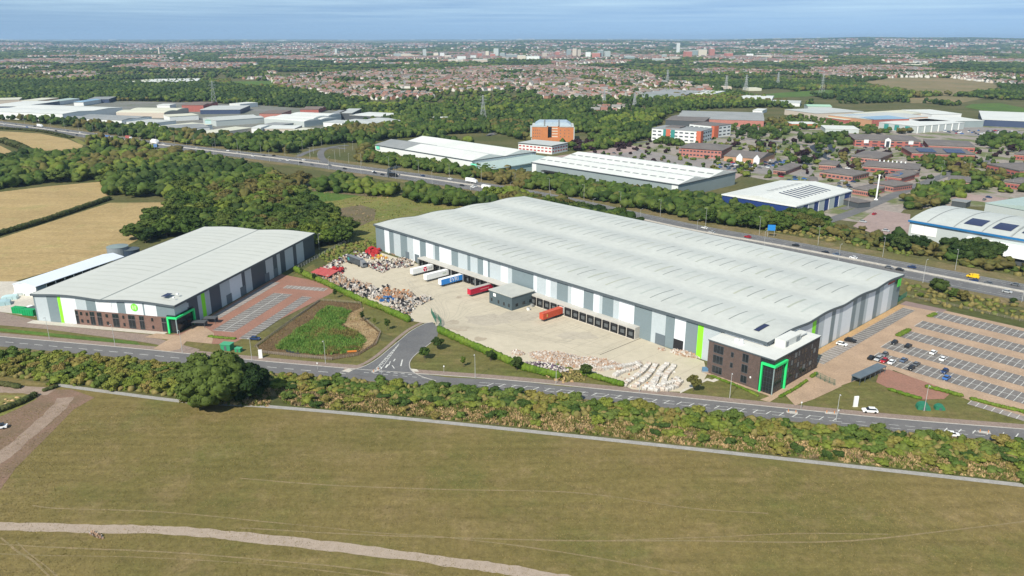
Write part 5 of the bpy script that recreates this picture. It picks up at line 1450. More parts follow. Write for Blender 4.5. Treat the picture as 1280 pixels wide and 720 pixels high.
HOLES = [[(366,204),(374,186),(400,181),(450,178),(456,190),(444,204),(410,209)]]
def fill(poly, sp, seed, pad=2.0, px=True, keep=1.0):
    P = gpoly(poly) if px else poly; g = np.random.default_rng(seed)
    x0, y0 = np.min(P, 0); x1, y1 = np.max(P, 0)
    X, Y = np.meshgrid(np.arange(x0, x1, sp), np.arange(y0, y1, sp*.9))
    X = X + (np.arange(X.shape[0]) % 2)[:,None]*sp*.5
    X = (X + (g.random(X.shape)-.5)*sp*.75).ravel(); Y = (Y + (g.random(Y.shape)-.5)*sp*.7).ravel()
    m = inpoly(P, X, Y) & (g.random(X.shape) < keep); X, Y = X[m], Y[m]
    m = clear_mask(X, Y, pad)
    for h_ in HOLES: m &= ~inpoly(gpoly(h_), X, Y)
    return X[m], Y[m]

# ---- wooded patches: (polygon, spacing, crown radius range, height range, tone weights, phrase)
PATCH = [
 ([(-90,242),(0,237),(60,230),(133,224),(140,246),(222,249),(214,262),(196,280),(172,298),(160,304),(240,296),(300,300),(394,314),(430,306),(436,298),(418,284),(398,264),(384,252),(375,242),(378,233),(330,220),(280,209),(230,197),(190,196),(120,195),(104,197),(60,201),(36,198),(0,205),(-90,206)],
   9.5, (4.6,7.5), (8,13), 'dmmmlo', 'in the wood between the stubble fields and the motorway', 7),
 ([(392,232),(425,226),(470,236),(494,241),(492,248),(450,243),(400,240)], 8, (4.2,6.0), (8,11), 'mml', 'in the clump between the waste ground and the motorway', 11),
 ([(510,242),(560,247),(590,252),(588,260),(540,257),(508,249)], 8, (4.5,6.5), (8,12), 'mmd', 'in the belt behind the left end of the long warehouse', 12),
 ([(596,250),(632,249),(640,256),(610,261),(590,259)], 7.5, (4,5.5), (8,10), 'mdo', 'in the small clump touching the long warehouse roof', 13),
 ([(424,199),(470,205),(540,215),(600,225),(660,237),(664,224),(600,212),(560,206),(470,196),(430,192)], 7, (3.6,5.2), (6,9), 'mmo', 'on the bank in front of the white two-ridged warehouse', 14),
 ([(660,236),(760,256),(840,270),(900,282),(960,289),(1010,294),(1030,280),(990,272),(920,262),(880,250),(840,246),(760,236),(668,224)], 8, (4.0,6.0), (7,10), 'dmmo', 'in the roadside belt in front of the ribbed roof warehouse', 15),
 ([(700,247),(790,264),(832,274),(826,280),(780,271),(700,255)], 8.5, (4.2,5.6), (7,9), 'mmo', 'on the near verge just over the long warehouse roof', 16),
 ([(960,284),(1060,302),(1110,312),(1140,318),(1200,330),(1280,345),(1400,368),(1400,340),(1280,325),(1190,312),(1140,304),(1060,290),(1000,278)], 6.5, (2.4,4.2), (3,6), 'ooml', 'on the scrubby bank between motorway and business park', 17),
 ([(1108,306),(1130,303),(1150,312),(1130,318)], 7, (4,5.4), (7,9), 'md', 'in the dark clump left of the blue-eaved shed', 18),
 ([(1185,316),(1215,312),(1250,322),(1240,332),(1200,328)], 7, (4.5,5.8), (8,10), 'md', 'in the dark clump in front of the blue-eaved shed', 19),
 ([(200,171),(300,188),(360,192),(410,198),(470,195),(466,186),(440,180),(470,176),(560,168),(620,166),(664,178),(664,158),(560,152),(470,152),(420,166),(300,178),(200,164),(100,156),(0,144),(0,148),(100,160)], 9.5, (4.2,6.5), (8,13), 'mmdo', 'in the belt between motorway and far estate', 20),
 ([(475,172),(560,150),(640,140),(664,152),(720,166),(760,168),(820,166),(810,158),(840,142),(860,136),(980,134),(1000,138),(960,132),(850,131),(815,143),(735,150),(720,136),(660,137),(560,137),(440,134),(400,134),(470,144),(500,152)], 10.5, (4.6,7.5), (8,14), 'mmdl', 'in the big wood below the red-roofed suburb', 21),
 ([(-60,128),(60,122),(120,125),(240,128),(330,128),(410,134),(440,126),(340,114),(250,106),(150,108),(0,103),(-60,103)], 12, (5,8), (9,14), 'ddm', 'in the dark wood above the industrial estate', 22),
 ([(720,178),(770,176),(800,180),(760,186),(700,192)], 10, (2.5,3.6), (4,6), 'dp', 'in the planting rows of the far car park', 23),
 ([(1118,258),(1150,243),(1185,230),(1215,240),(1190,256),(1150,264)], 9.5, (3.6,5.6), (5,9), 'lmmo', 'in the thicket right of the kerbed business road', 24),
 ([(1190,214),(1300,226),(1300,244),(1200,238)], 12, (3.0,5.0), (4,8), 'lmo', 'among the bungalow offices at the right edge', 25),
 ([(1140,200),(1180,196),(1235,206),(1215,222),(1160,212)], 14, (3.2,5.2), (5,8), 'lmop', 'between the solar roofed office and the bungalows', 26),
 ([(1000,174),(1060,170),(1075,176),(1060,184),(1010,180)], 15, (4,6), (7,10), 'mmd', 'around the orange roofed drive through', 27),
 ([(960,150),(1000,146),(1060,158),(1100,162),(1140,162),(1150,168),(1080,168),(1020,162),(970,162)], 16, (3.5,6), (6,9), 'mmo', 'along the road in front of the retail sheds', 28),
 ([(1225,172),(1300,170),(1300,190),(1230,186)], 14, (4,6), (6,9), 'mmd', 'below the car showroom', 29),
 ([(905,160),(985,150),(1000,164),(960,176),(920,172)], 16, (3.2,5.5), (5,8), 'omd', 'between the white offices and the shops', 30),
 ([(820,170),(850,172),(848,184),(820,180)], 9, (3,5), (6,8), 'md', 'in front of the white three-storey offices', 31),
 ([(920,180),(1010,186),(1040,196),(1000,206),(960,196),(915,188)], 22, (2.6,4.5), (4,7), 'dpmo', 'on the islands beside the roundabout road', 32),
 ([(700,205),(760,186),(860,168),(940,172),(1010,176),(1060,186),(1150,182),(1290,190),(1290,222),(1180,222),(1120,236),(1060,232),(960,216),(880,222),(800,205)], 19, (1.5,2.6), (3,5), 'pmdomld', 'among the car parks of the business park', 51),
 ([(870,206),(960,202),(1000,212),(985,222),(930,226),(880,216)], 20, (2.0,3.2), (3.5,5), 'dpml', 'between parking rows by the gabled inn', 33),
 ([(1050,188),(1120,196),(1110,206),(1130,222),(1060,226),(1040,212),(1000,214),(1030,200)], 22, (2.8,4.4), (4,7), 'mlop', 'between the brick offices', 34),
]
NV = [(x, y) for (x, y) in smooth_line(MW, 3) if 648 < proj(x, y)[0] < 838]
BELT = offset_line(NV, -22) + offset_line(NV, -44)[::-1]
PATCH.append((BELT, 7.5, (4.6,6.4), (9.5,12.5), 'dmmol', 'in the near-side belt hiding the motorway beyond the long warehouse roof', 40))
TR_ALL = []     # x, y, R, H, tone, phrase
tone_of = {'d':'dark','m':'mid','l':'light','o':'olive','p':'purple'}
for poly, sp, rr, hh, tones, phrase, seed in PATCH:
    X, Y = fill(poly, sp, seed, 3.5, px=poly is not BELT); g = np.random.default_rng(seed+1000)
    for x, y in zip(X, Y):
        # neighbouring trees share a species more often than not
        nv = math.sin(x*.031+seed)+math.sin(y*.027-x*.013+seed*2)+g.normal()*.8
        k = int(np.clip((nv+2.2)/4.4*len(tones), 0, len(tones)-1))
        R_ = g.uniform(*rr); TR_ALL.append((x, y, R_, g.uniform(*hh)*(.8+.2*R_/rr[1]), tone_of[tones[k]], phrase, ''))

# ---- single trees that can be pointed at
SINGLE = [
 (484,413,1.5,5.5,'tall','mid','slim young tree on the lawn left of the yard gate road'),
 (453,402,1.2,5.0,'tall','dark','narrow young tree by the pond fence corner'),
 (419,373,1.1,5.0,'tall','dark','narrow young tree on the lawn by the hedge, beyond the pond'),
 (393,352,1.3,4.5,'round','dark','small dark tree at the red stacks end of the long hedge'),
 (377,345,1.2,4.2,'round','dark','small dark tree nearest the striped warehouse end of the hedge'),
 (468,406,.8,3.2,'tall','light','spindly sapling between the pond and the hedge'),
 (547.5,437,2.4,5.2,'round','dark','bushy young tree nearest the yard gate'),
 (530.5,449.5,1.9,5.0,'round','mid','young tree by the kerb of the side road junction'),
 (579,459,1.2,4.6,'tall','light','small pale sapling in the striped lawn'),
 (613,452,1.7,4.8,'round','dark','young tree against the hedge below the yard'),
 (646,463,2.2,5.4,'round','dark','dark young tree where the first hedge meets the rubble heap'),
 (732,472,2.3,5.4,'round','dark','dark young tree in front of the second hedge'),
 (867,489,2.3,6.0,'round','olive','ragged young tree on the corner lawn of the office'),
 (1172,364.5,4.0,6.5,'round','dark','round dark tree on the motorway verge beyond the empty bays'),
 (1192,372,2.6,4.6,'round','mid','smaller round tree on the verge right of the dark one'),
 (1204,376,3.0,5.0,'round','olive','olive tree on the verge above the empty parking rows'),
 (1150,372,1.6,2.4,'round','light','little bush on the verge behind the green fence'),
 (1266,380,1.6,3.0,'round','dark','tiny dark tree at the right end of the motorway verge'),
 (182,304,3.8,7.5,'round','dark','lone round tree at the field edge behind the round tank'),
 (1170,250.5,3.4,7,'round','light','fresh green tree beside the mast road bend'),
 (1093,247,4.2,7,'round','light','bright green tree at the foot of the white mast'),
 (1007,206,5.4,9.5,'round','dark','big dark green tree below the purple one by the roundabout road'),
 (1005,198,4.6,10,'round','purple','big purple leaved tree at the bend of the roundabout road'),
 (1108,196,4.6,7,'round','purple','wide purple leaved tree between the brick offices'),
 (1159,201,3.4,6,'round','purple','purple leaved tree in front of the solar roofed office'),
 (1264,190,4.4,9,'tall','purple','tall purple leaved tree near the right edge offices'),
 (992,179,3.2,6,'round','purple','purple tree on the verge below the far shops'),
 (1023,187,6.0,6.5,'round','mid','wide low green tree on the roundabout island'),
 (218,170,8,11,'round','light','bright yellow green tree breaking the skyline of the near wood'),
]
HERO = (284,505)

# hero field tree: two crowns side by side, thousands of leaf sprays
def hero(px, py, dx, Rr, Hc, seed, label, key, n=34, lift=1.2):
    x, y = at(px, py); r = empty('oak_tree', (x+dx, y, 0), 0, label, 'tree')
    V, F = crown(seed, Rr, Hc, n, 2, 9000, .60, 'round', low=-.04, ls=.52)
    c = link('crown', np_mesh('crown', V, F, [FM[key]]), r); c.location = (0,0,lift)
    mb = MB(); mb.cone(0,0,0,5,.75,.5,10)
    for a in (0,1.3,2.6,3.9,5.2): mb.cone(0,0,3,8,.4,.15,6,dx=4*math.cos(a),dy=4*math.sin(a))
    mb.build('trunk', m_bark, r); return r
hero(268,503,0,12.0,15.8,51,'great spreading dark tree beside the path at the meadow edge','mid', 120)
hero(309,500,0,7.6,11.6,57,'smaller rounded tree pressed against the right side of the great spreading one','dark', 70)

for px, py, R_, H_, sh_, key, lab in SINGLE:
    x, y = at(px, py); young = R_ < 2.5
    tree('young_tree' if young else 'broadleaf_tree', x, y, R_*(.8 if R_ < 1.6 else 1), H_, sh_+str(rnd.randrange(2 if sh_ == 'cone' else 3)), key, lab, lift=H_*(.34 if young else .14), young=young)

# the nearest of the wood trees become things, the others one mass
TR_ALL.sort(key=lambda t: -(t[2]/t[1]))
BUDGET = 300 - len(SINGLE) - 2
near, rest = TR_ALL[:BUDGET], TR_ALL[BUDGET:]
shade_w = {'dark':'deep green','mid':'mid green','light':'fresh yellow-green','olive':'olive brown-tinged','purple':'purple leaved'}
pgrp = {}
for t in near: pgrp.setdefault(t[5], []).append(t)
for phrase, ts in pgrp.items():
    for (x, y, R_, H_, key, ph, _) in ts:
        form = 'tall' if (R_ < 4.4 and H_ > 8.5) else 'round'
        sz = 'large' if R_ > 6.2 else ('middling' if R_ > 4.6 else 'small')
        lab = f'{sz} {shade_w[key]} tree {phrase}'
        tree('broadleaf_tree', x, y, R_*1.12, H_, (form+str(rnd.randrange(3 if form=='tall' else 7))), key, lab, f'{sz} {shade_w[key]} trees {phrase}')

def merged_trees(name, T, sub_near, label, group_tone):
    """one mass of trees, each crown with its own lumps; T: list of (x,y,z,R,H,tone)"""
    g = np.random.default_rng(9)
    byt = {}
    Vs=[]; Fs=[]; MI=[]; n=0; keys=['dark','mid','light','olive','purple']; TI=[]
    arr = {}
    for t in T: arr.setdefault(t[5], []).append(t)
    mats = [MATS['mass_'+k] for k in keys]
    for key, L_ in arr.items():
        A = np.array([[a[0],a[1],a[2],a[3],a[4]] for a in L_]); D_ = np.hypot(A[:,0],A[:,1])
        for lo, hi, sub, nl in ((0,1150,2,4),(1150,2000,2,2),(2000,1e9,1,1)):
            B = A[(D_>=lo)&(D_<hi)]
            if not len(B): continue
            V0, F0 = ICO[sub]
            for l in range(nl):
                m = len(B); off = (g.random((m,3))-.5)*np.array([1.3,1.3,.55]) if nl > 1 else np.zeros((m,3))
                sc_ = (.48+.28*g.random(m)) if nl > 1 else np.ones(m)
                jit = 1+(g.random((m,len(V0)))-.5)*.85
                P = V0[None]*jit[:,:,None]*np.stack([B[:,3]*sc_, B[:,3]*sc_, B[:,4]*.52*sc_],1)[:,None,:]
                P += (B[:,:3] + off*np.stack([B[:,3],B[:,3],B[:,4]],1) + np.stack([0*B[:,4],0*B[:,4],B[:,4]*.5],1))[:,None,:]
                Vs.append(P.reshape(-1,3)); Fs.append((F0[None]+(np.arange(m)*len(V0))[:,None,None]).reshape(-1,3)+n); n += m*len(V0)
                MI.append(np.full(m*len(F0), keys.index(key))); TI.append(np.repeat(g.random(m), len(F0)))
    me = np_mesh(name, np.concatenate(Vs), np.concatenate(Fs), mats, np.concatenate(MI), np.concatenate(TI))
    return tag(link(name, me), label, kind='stuff')
for k, cs in (('dark',G_DARK),('mid',G_MID),('light',G_LIGHT),('olive',G_OLIVE),('purple',G_PURP)):
    greens('mass_'+k, cs, src='attr', fine=.22, fine_amt=.32)
merged_trees('woodland', [(t[0],t[1],0,t[2]*1.12,t[3],t[4]) for t in rest], 2, 'mixed broadleaf woodland around the estates and along the motorway', None)

# ---- land cover beyond: suburbs, woods, hedgerows
TOWN = [
 [(330,97),(420,92),(560,86),(700,82),(800,90),(860,104),(900,112),(880,119),(812,130),(740,131),(700,131),(620,131),(560,131),(480,127),(430,122),(390,115),(335,108)],
 [(735,137),(770,133),(812,133),(815,140),(790,145),(740,146)],
 [(-60,92),(60,88),(125,92),(120,98),(60,101),(-60,101)],
 [(-60,76),(100,76),(210,84),(330,86),(345,92),(200,90),(60,86),(-60,84)],
 [(1150,90),(1200,89),(1300,95),(1300,110),(1240,104),(1170,98)],
 [(960,82),(1060,78),(1170,88),(1160,98),(1080,100),(1000,96),(960,90)],
 [(200,62),(340,60),(500,62),(500,72),(360,70),(200,68)],
 [(860,88),(960,86),(965,96),(930,100),(880,97)],
 [(800,72),(960,68),(1060,70),(1040,77),(900,78),(800,78)],
 [(500,66),(760,66),(800,72),(780,84),(640,82),(480,82),(470,74)],
 [(160,79),(250,77),(330,80),(300,85),(200,85)],
 [(280,93),(330,91),(345,96),(320,100),(285,98)],
 [(1120,70),(1280,74),(1280,80),(1130,78)],
 [(-40,70),(1320,70),(1320,82),(-40,82)],
 [(-40,57),(1320,57),(1320,70),(-40,70)],
]
OPEN = [[(1070,104),(1120,97),(1190,98),(1240,104),(1256,113),(1190,120),(1130,116)],[(1120,124),(1180,120),(1230,123),(1200,129),(1140,129)],
 [(930,121),(975,116),(1040,112),(1054,119),(1000,121),(950,123)],[(1205,134),(1215,130),(1250,129),(1285,136),(1300,142),(1240,140)],[(285,102),(340,101),(345,109),(300,110)],
 [(-90,150),(110,158),(110,200),(-90,330)]]
BUILT = [[(-60,152),(0,147),(100,156),(190,168),(300,175),(420,163),(500,150),(470,142),(330,132),(240,128),(120,126),(-60,128)],
 [(700,208),(740,190),(826,172),(826,150),(840,140),(960,140),(1030,129),(1180,133),(1210,132),(1320,140),(1340,260),(1200,258),(1130,262),(1110,282),(1020,272),(1060,245),(905,215),(840,207)]]
def vnoise(X, Y, s, seed):
    g = np.random.default_rng(seed); T = g.random((256,256)); x = X/s+1000; y = Y/s+1000
    xi = np.floor(x).astype(int); yi = np.floor(y).astype(int); fx = x-xi; fy = y-yi; fx = fx*fx*(3-2*fx); fy = fy*fy*(3-2*fy)
    t = lambda a,b: T[a%256, b%256]
    return (t(xi,yi)*(1-fx)+t(xi+1,yi)*fx)*(1-fy) + (t(xi,yi+1)*(1-fx)+t(xi+1,yi+1)*fx)*fy
def pxy(X, Y): return proj(X, Y, 0.0)
patch_polys = [p[0] for p in PATCH if p[5].startswith('in the belt between') or p[5].startswith('in the big wood') or p[5].startswith('in the dark wood')]
FT = []
for lo, hi, sp, Rr, Hh, base in ((880,1600,10.5,5.2,9,.44),(1600,3000,14,6.5,9,.47),(3000,5600,24,12,8,.50),(5600,9000,42,25,10,.48),(9000,15500,75,42,12,.50)):
    wx = hi*.74+60; g = np.random.default_rng(int(hi))
    X, Y = np.meshgrid(np.arange(-wx, wx, sp), np.arange(lo, hi, sp)); X = (X+(g.random(X.shape)-.5)*sp*.8).ravel(); Y = (Y+(g.random(Y.shape)-.5)*sp*.8).ravel()
    m = np.abs(X) < Y*.70+70; X, Y = X[m], Y[m]
    px, py = pxy(X, Y)
    town = np.zeros(X.shape, bool); opn = np.zeros(X.shape, bool)
    for p in TOWN: town |= inpoly(p, px, py) if len(p) > 4 or p[0][0] != -40 else False
    for p in OPEN+BUILT: opn |= inpoly(p, px, py)
    for p in patch_polys: opn |= inpoly(p, px, py)
    nv = .55*vnoise(X, Y, 190, 5)+.30*vnoise(X, Y, 640, 6)+.15*vnoise(X, Y, 60, 7)
    # hedgerow lines of the far fields
    ca, sa = math.cos(.35), math.sin(.35); U = X*ca+Y*sa+90*vnoise(X,Y,700,8); W_ = -X*sa+Y*ca+90*vnoise(X,Y,800,9)
    hedge_ = ((np.abs((U/260)%1-.5) > .46) | (np.abs((W_/210)%1-.5) > .455)) & (vnoise(X,Y,400,10) > .25)
    keep = ((nv > base) | hedge_) & ~opn
    keep = np.where(town, (g.random(X.shape) < (.30 if hi < 3001 else .36)) & ~opn, keep)
    if hi <= 1600: keep &= clear_mask(X, Y, 4)
    X, Y, nv = X[keep], Y[keep], nv[keep]; zz = hill(X, Y); ton = vnoise(X, Y, 130, 21)+g.normal(size=X.shape)*.12
    for x, y, z, t in zip(X, Y, zz, ton):
        key = 'dark' if t < .42 else ('mid' if t < .72 else ('light' if t < .84 else 'olive'))
        FT.append((x, y, float(z), Rr*g.uniform(.75,1.25), Hh*g.uniform(.75,1.25), key))
merged_trees('far_woodland', FT, 2, 'far woods and hedgerow trees spreading to the blue horizon', None)

# ---- houses: semi-detached pairs in streets
h_roofs = [(.22,.11,.085),(.25,.15,.12),(.18,.125,.11),(.17,.15,.135),(.32,.25,.21),(.21,.205,.20)]
m_hroof = [mat('clay_roof_%s' % n, c, rough=.85) for n, c in zip(('red','terracotta','russet','brown','faded','slate'), h_roofs)]
m_hwall = [mat('render_%s' % n, c, rough=.85) for n, c in zip(('white','cream','brick'), ((.62,.60,.57),(.50,.43,.36),(.33,.17,.12)))]
def house_geo(L_, W_, h, r):
    V = [(-L_/2,-W_/2,0),(L_/2,-W_/2,0),(L_/2,W_/2,0),(-L_/2,W_/2,0),(-L_/2,-W_/2,h),(L_/2,-W_/2,h),(L_/2,W_/2,h),(-L_/2,W_/2,h),(-L_/2,0,h+r),(L_/2,0,h+r),
         (-L_/2-.3,-W_/2-.4,h-.2),(L_/2+.3,-W_/2-.4,h-.2),(L_/2+.3,W_/2+.4,h-.2),(-L_/2-.3,W_/2+.4,h-.2),(-L_/2-.3,0,h+r+.15),(L_/2+.3,0,h+r+.15)]
    F = [(0,1,5,4),(1,2,6,5),(2,3,7,6),(3,0,4,7),(4,8,7,7),(5,6,9,9),(10,11,15,14),(12,13,14,15)]
    return np.array(V, float), np.array(F), np.array([0,0,0,0,0,0,1,1])
HO = []
g = np.random.default_rng(44)
for k, P in enumerate(TOWN):
    Pg = gpoly(P); x0, y0 = np.min(Pg,0); x1, y1 = np.max(Pg,0); far = y0 > 3000
    stx, sty = (17, 27) if not far else ((30, 52) if y1 < 8200 else (60, 110))
    a0 = g.uniform(-.5,.5)
    X, Y = np.meshgrid(np.arange(x0, x1, stx), np.arange(y0, y1, sty)); X = X.ravel(); Y = Y.ravel()
    # streets bend from quarter to quarter
    ang_ = (vnoise(X, Y, 420, 61)-.5)*2.6
    Xb = X + (vnoise(X, Y, 300, 62)-.5)*150+(g.random(X.shape)-.5)*4; Yb = Y + (vnoise(X, Y, 300, 63)-.5)*150+(g.random(X.shape)-.5)*4
    m = inpoly(Pg, Xb, Yb) & (vnoise(Xb, Yb, 120 if k < 2 else 260, 64) > (.34 if k < 2 else (.52 if P[0][0] != -40 else .69))) & (g.random(X.shape) < .82)
    for x, y, a in zip(Xb[m], Yb[m], ang_[m]):
        if any(inpoly(q, *[np.array([c]) for c in proj(x, y)])[0] for q in OPEN): continue
        s = 1.0 if not far else (1.5 if y < 8200 else 2.6)
        HO.append((x, y, float(hill(x, y)), a + (0 if g.random() < .8 else 1.57), s*g.uniform(.9,1.15), int(g.choice(6, p=[.18,.20,.16,.18,.14,.14])), int(g.choice(3, p=[.56,.26,.18]))))
HO.sort(key=lambda h: math.hypot(h[0], h[1])/h[4])
V0, F0, M0 = house_geo(13.5, 8.4, 5.4, 3.2)
HMESH = {}
def house_mesh(rk, wk):
    if (rk, wk) not in HMESH:
        mb = MB(); mb.v = [tuple(v) for v in V0[:10]]; mb.f = [(0,1,5,4),(1,2,6,5),(2,3,7,6),(3,0,4,7),(4,8,7),(5,6,9)]; mb.m = [0]*6
        w_ = mb.mesh('wall', [m_hwall[wk]])
        mb = MB(); mb.v = [tuple(v) for v in V0[10:]]; mb.f = [(0,1,5,4),(2,3,4,5)]; mb.m = [0,0]
        mb.box(-.6,.6,-.5,.5,8.1,9.6)
        HMESH[(rk, wk)] = (w_, mb.mesh('roof', [m_hroof[rk]]))
    return HMESH[(rk, wk)]
rw = ['red','terracotta','russet','brown','faded red','slate']; ww = ['white rendered','cream rendered','brick']
NH = 298
for (x, y, z, a, s, rk, wk) in HO[:NH]:
    r_ = empty('house', (x, y, z), a, f'{ww[wk]} semi-detached house with {rw[rk]} roof in the near rows of the suburb', 'house', f'{ww[wk]} houses with {rw[rk]} roofs in the suburb')
    r_.scale = (s, s, s); wm, rm = house_mesh(rk, wk); link('wall', wm, r_); link('roof', rm, r_)
H2 = HO[NH:]; A = np.array([[h[0],h[1],h[2],h[3],h[4]] for h in H2]); c, s = np.cos(A[:,3]), np.sin(A[:,3])
X = V0[None,:,0]*A[:,4,None]; Y = V0[None,:,1]*A[:,4,None]; Zz = V0[None,:,2]*A[:,4,None]
P = np.stack([A[:,0,None]+c[:,None]*X-s[:,None]*Y, A[:,1,None]+s[:,None]*X+c[:,None]*Y, A[:,2,None]+Zz], 2)
# degenerate quads as triangles: split every quad
T0 = []; TM = []
for f, m_ in zip(F0, M0):
    if f[2] == f[3]: T0.append(f[:3]); TM.append(m_)
    else: T0 += [(f[0],f[1],f[2]),(f[0],f[2],f[3])]; TM += [m_, m_]
T0 = np.array(T0); TM = np.array(TM); n = len(H2)
F = (T0[None]+(np.arange(n)*len(V0))[:,None,None]).reshape(-1,3)
RKs = np.array([h[5] for h in H2]); WKs = np.array([h[6] for h in H2])
MI = np.where(TM[None]==1, 3+RKs[:,None], WKs[:,None]).ravel()
tag(link('far_suburb', np_mesh('far_suburb', P.reshape(-1,3), F, m_hwall+m_hroof, MI)), 'far rows of red roofed houses running back to the city', kind='stuff')
print('trees rest', len(rest), 'far', len(FT), 'houses', len(HO))
# pale sheds and blocks scattered in the far distance
g = np.random.default_rng(5); mb = MB()
for (px, py, wpx, hpx) in [(g.uniform(0,1280), 49.5+g.random()**1.6*26, g.uniform(1.5,9), g.uniform(.4,1.3)) for _ in range(420)]+[(112,57,10,1.6),(60,56,8,1),(80,56,12,1),(170,62,14,2),(138,74,10,2),(72,75,8,2),(520,70,22,3),(550,75,24,2),(715,88,28,2),(760,89,20,1),(1062,83,12,2),(1095,97,10,3),(1145,81,30,3),(1160,80,16,2),(1018,57,10,1),(975,71,16,3),(940,61,24,2),(690,56,20,1.2),(880,56,16,1),(1205,60,16,1.3),(500,84,12,1.5),(40,93,6,2),(105,90,10,2),(350,68,14,2),(900,110,24,2),(940,112,16,2),(1240,62,12,1),(1270,79,14,1.5),(420,104,4,3),(560,98,5,2),(745,103,5,2),(300,63,12,1.3),(230,58,14,1),(980,64,20,1.4),(1110,63,18,1.2)]:
    x, y = at(px, py+1); z = float(hill(x, y)); s = y/FPX
    mb.rbox(x, y, max(12,wpx*s), min(70, 30+y*.004), z, z+max(6, hpx*s*.55), g.uniform(-.1,.1), int(g.integers(0,4)))
tag(mb.build('far_sheds', [RC['white'], RC['pale'], RC['cream'], m_hwall[1]]), 'white sheds and blocks specking the far distance', kind='stuff')
# ------------------------------------------------------------------ hedges, shrubs, reeds, dead stems
def leafy_band(name, L, w, h, key_mat, seed, dens=9.0, leaf=.32, label=None, cat='hedge', wob=.35):
    """a clipped hedge: lumpy core with thousands of leaf triangles over it"""
    g = np.random.default_rng(seed); Vs=[]; Fs=[]; n=0
    pts = along(L, w*.55)
    V0, F0 = ICO[2]
    for x, y, a in pts:
        P = V0*(1+(g.random(len(V0))-.5)[:,None]*.35)*np.array([w*.62, w*.62, h*.56])*(1+(g.random()-.5)*wob)
        Vs.append(P+np.array([x+(g.random()-.5)*.2, y+(g.random()-.5)*.2, h*.46])); Fs.append(F0+n); n += len(P)
    ln = sum(math.dist(L[i], L[i+1]) for i in range(len(L)-1)); m = int(ln*dens*w)
    q = [pts[i] for i in g.integers(0, len(pts), m)]; C = np.array([[p[0],p[1],h*.46] for p in q])
    d = g.normal(size=(m,3)); d /= np.linalg.norm(d,axis=1)[:,None]; d[:,2] = np.abs(d[:,2])*.95-.25
    C = C + d*np.array([w*.66,w*.66,h*.62])*(.85+.3*g.random(m))[:,None]
    t = g.normal(size=(m,3)); t /= np.linalg.norm(t,axis=1)[:,None]; b = np.cross(t, g.normal(size=(m,3))); b /= np.linalg.norm(b,axis=1)[:,None]
    s = leaf*(.5+g.random(m))[:,None]
    Vs.append(np.stack([C+t*s, C-t*s*.5+b*s*.8, C-t*s*.5-b*s*.8],1).reshape(-1,3)); Fs.append(np.arange(m*3).reshape(-1,3)+n)
    return tag(link(name, np_mesh(name, np.concatenate(Vs), np.concatenate(Fs), [key_mat])), label, cat)
f_hedge = ramp_mat('hedge_bright', [(0,(.065,.125,.012)),(.5,(.095,.15,.016)),(1,(.12,.16,.025))], src='noise', scale=.12, fine=.9, fine_amt=.3)
f_hedge2 = ramp_mat('hedge_dark', [(0,(.035,.05,.014)),(.5,(.05,.06,.018)),(1,(.07,.07,.025))], src='noise', scale=.12, fine=.9, fine_amt=.3)
def H(pts, w, h, m, seed, label, **k): return leafy_band('hedge', smooth_line(gpoly(pts), 3), w, h, m, seed, label=label, **k)
H([(370,339),(385,347),(400,353),(425,365),(450,377),(480,389),(512,403)], 2.2, 2.8, f_hedge, 1, 'long bright green hedge between the stacked yard and the pond lawn')
H([(550,416),(575,428),(600,439),(640,456),(656,463)], 2.1, 2.9, f_hedge, 2, 'bright green hedge running from the yard gate to the rubble heap')
H([(656,463),(676,468),(697,473)], 2.1, 2.9, f_hedge, 3, 'short dense hedge ending at the lamp post by the rubble heap')
H([(728,468),(750,475),(778,483)], 1.8, 2.0, f_hedge, 4, 'low hedge between the rubble heap and the white bales')
H([(-60,312),(0,294),(60,276),(137,249.5)], 3.4, 3.2, f_hedge2, 5, 'dark field hedge dividing the two stubble fields', leaf=.5)
H([(-20,521),(8,512),(30,503),(44,495)], 2.0, 1.8, f_hedge2, 6, 'dark ditch hedge beside the rough pasture at the left edge')
H([(56,489),(66,486),(72,484)], 1.4, 1.2, f_hedge2, 7, 'short dark hedge stub by the lane gateway')
H([(-40,478),(0,481),(24,485)], 2.0, 1.5, f_hedge2, 8, 'low dark hedge across the lane at the left edge')
H([(1160,485),(1180,490),(1202,496)], 1.6, 1.2, f_hedge, 9, 'clipped hedge beside the red paved hardstanding')
H([(890,471),(905,477),(930,487),(948,496)], 1.0, .8, f_hedge, 10, 'low clipped hedge under the brown brick office wall')
H([(975,497),(995,486),(1008,477)], 1.0, .9, f_hedge, 11, 'low clipped hedge by the path right of the green entrance')
H([(1112,488),(1135,495),(1150,499)], 1.3, 1.0, f_hedge, 12, 'low hedge left of the green tanks')
H([(1215,500),(1245,508),(1275,515),(1300,522)], 1.4, 1.1, f_hedge, 13, 'low hedge in front of the short parking row')
H([(262,421),(278,423),(293,424)], 1.5, .8, f_hedge, 14, 'small clipped hedge island at the end of the parking bays')
H([(1162,396),(1168,393)], 1.8, .9, f_hedge, 15, 'small planted island at the top parking row')
H([(1123,420),(1130,416),(1136,413)], 2.0, .9, f_hedge, 16, 'small planted island among the empty parking rows')
H([(420,455)  if False else (1014,472),(1020,468)], 1.2, 1.0, f_hedge, 17, 'leafy clump at the left gatepost of the office drive')
H([(-60,205),(10,199),(34,190),(4,178)], 8, 6, f_hedge2, 18, 'tall hedge between the two far stubble fields', leaf=.8)
H([(0,450)  if False else (-60,160.5),(10,162),(55,165.5),(90,173)], 5, 3.0, f_hedge2, 19, 'hedge on the motorway side of the far stubble field', leaf=.8)

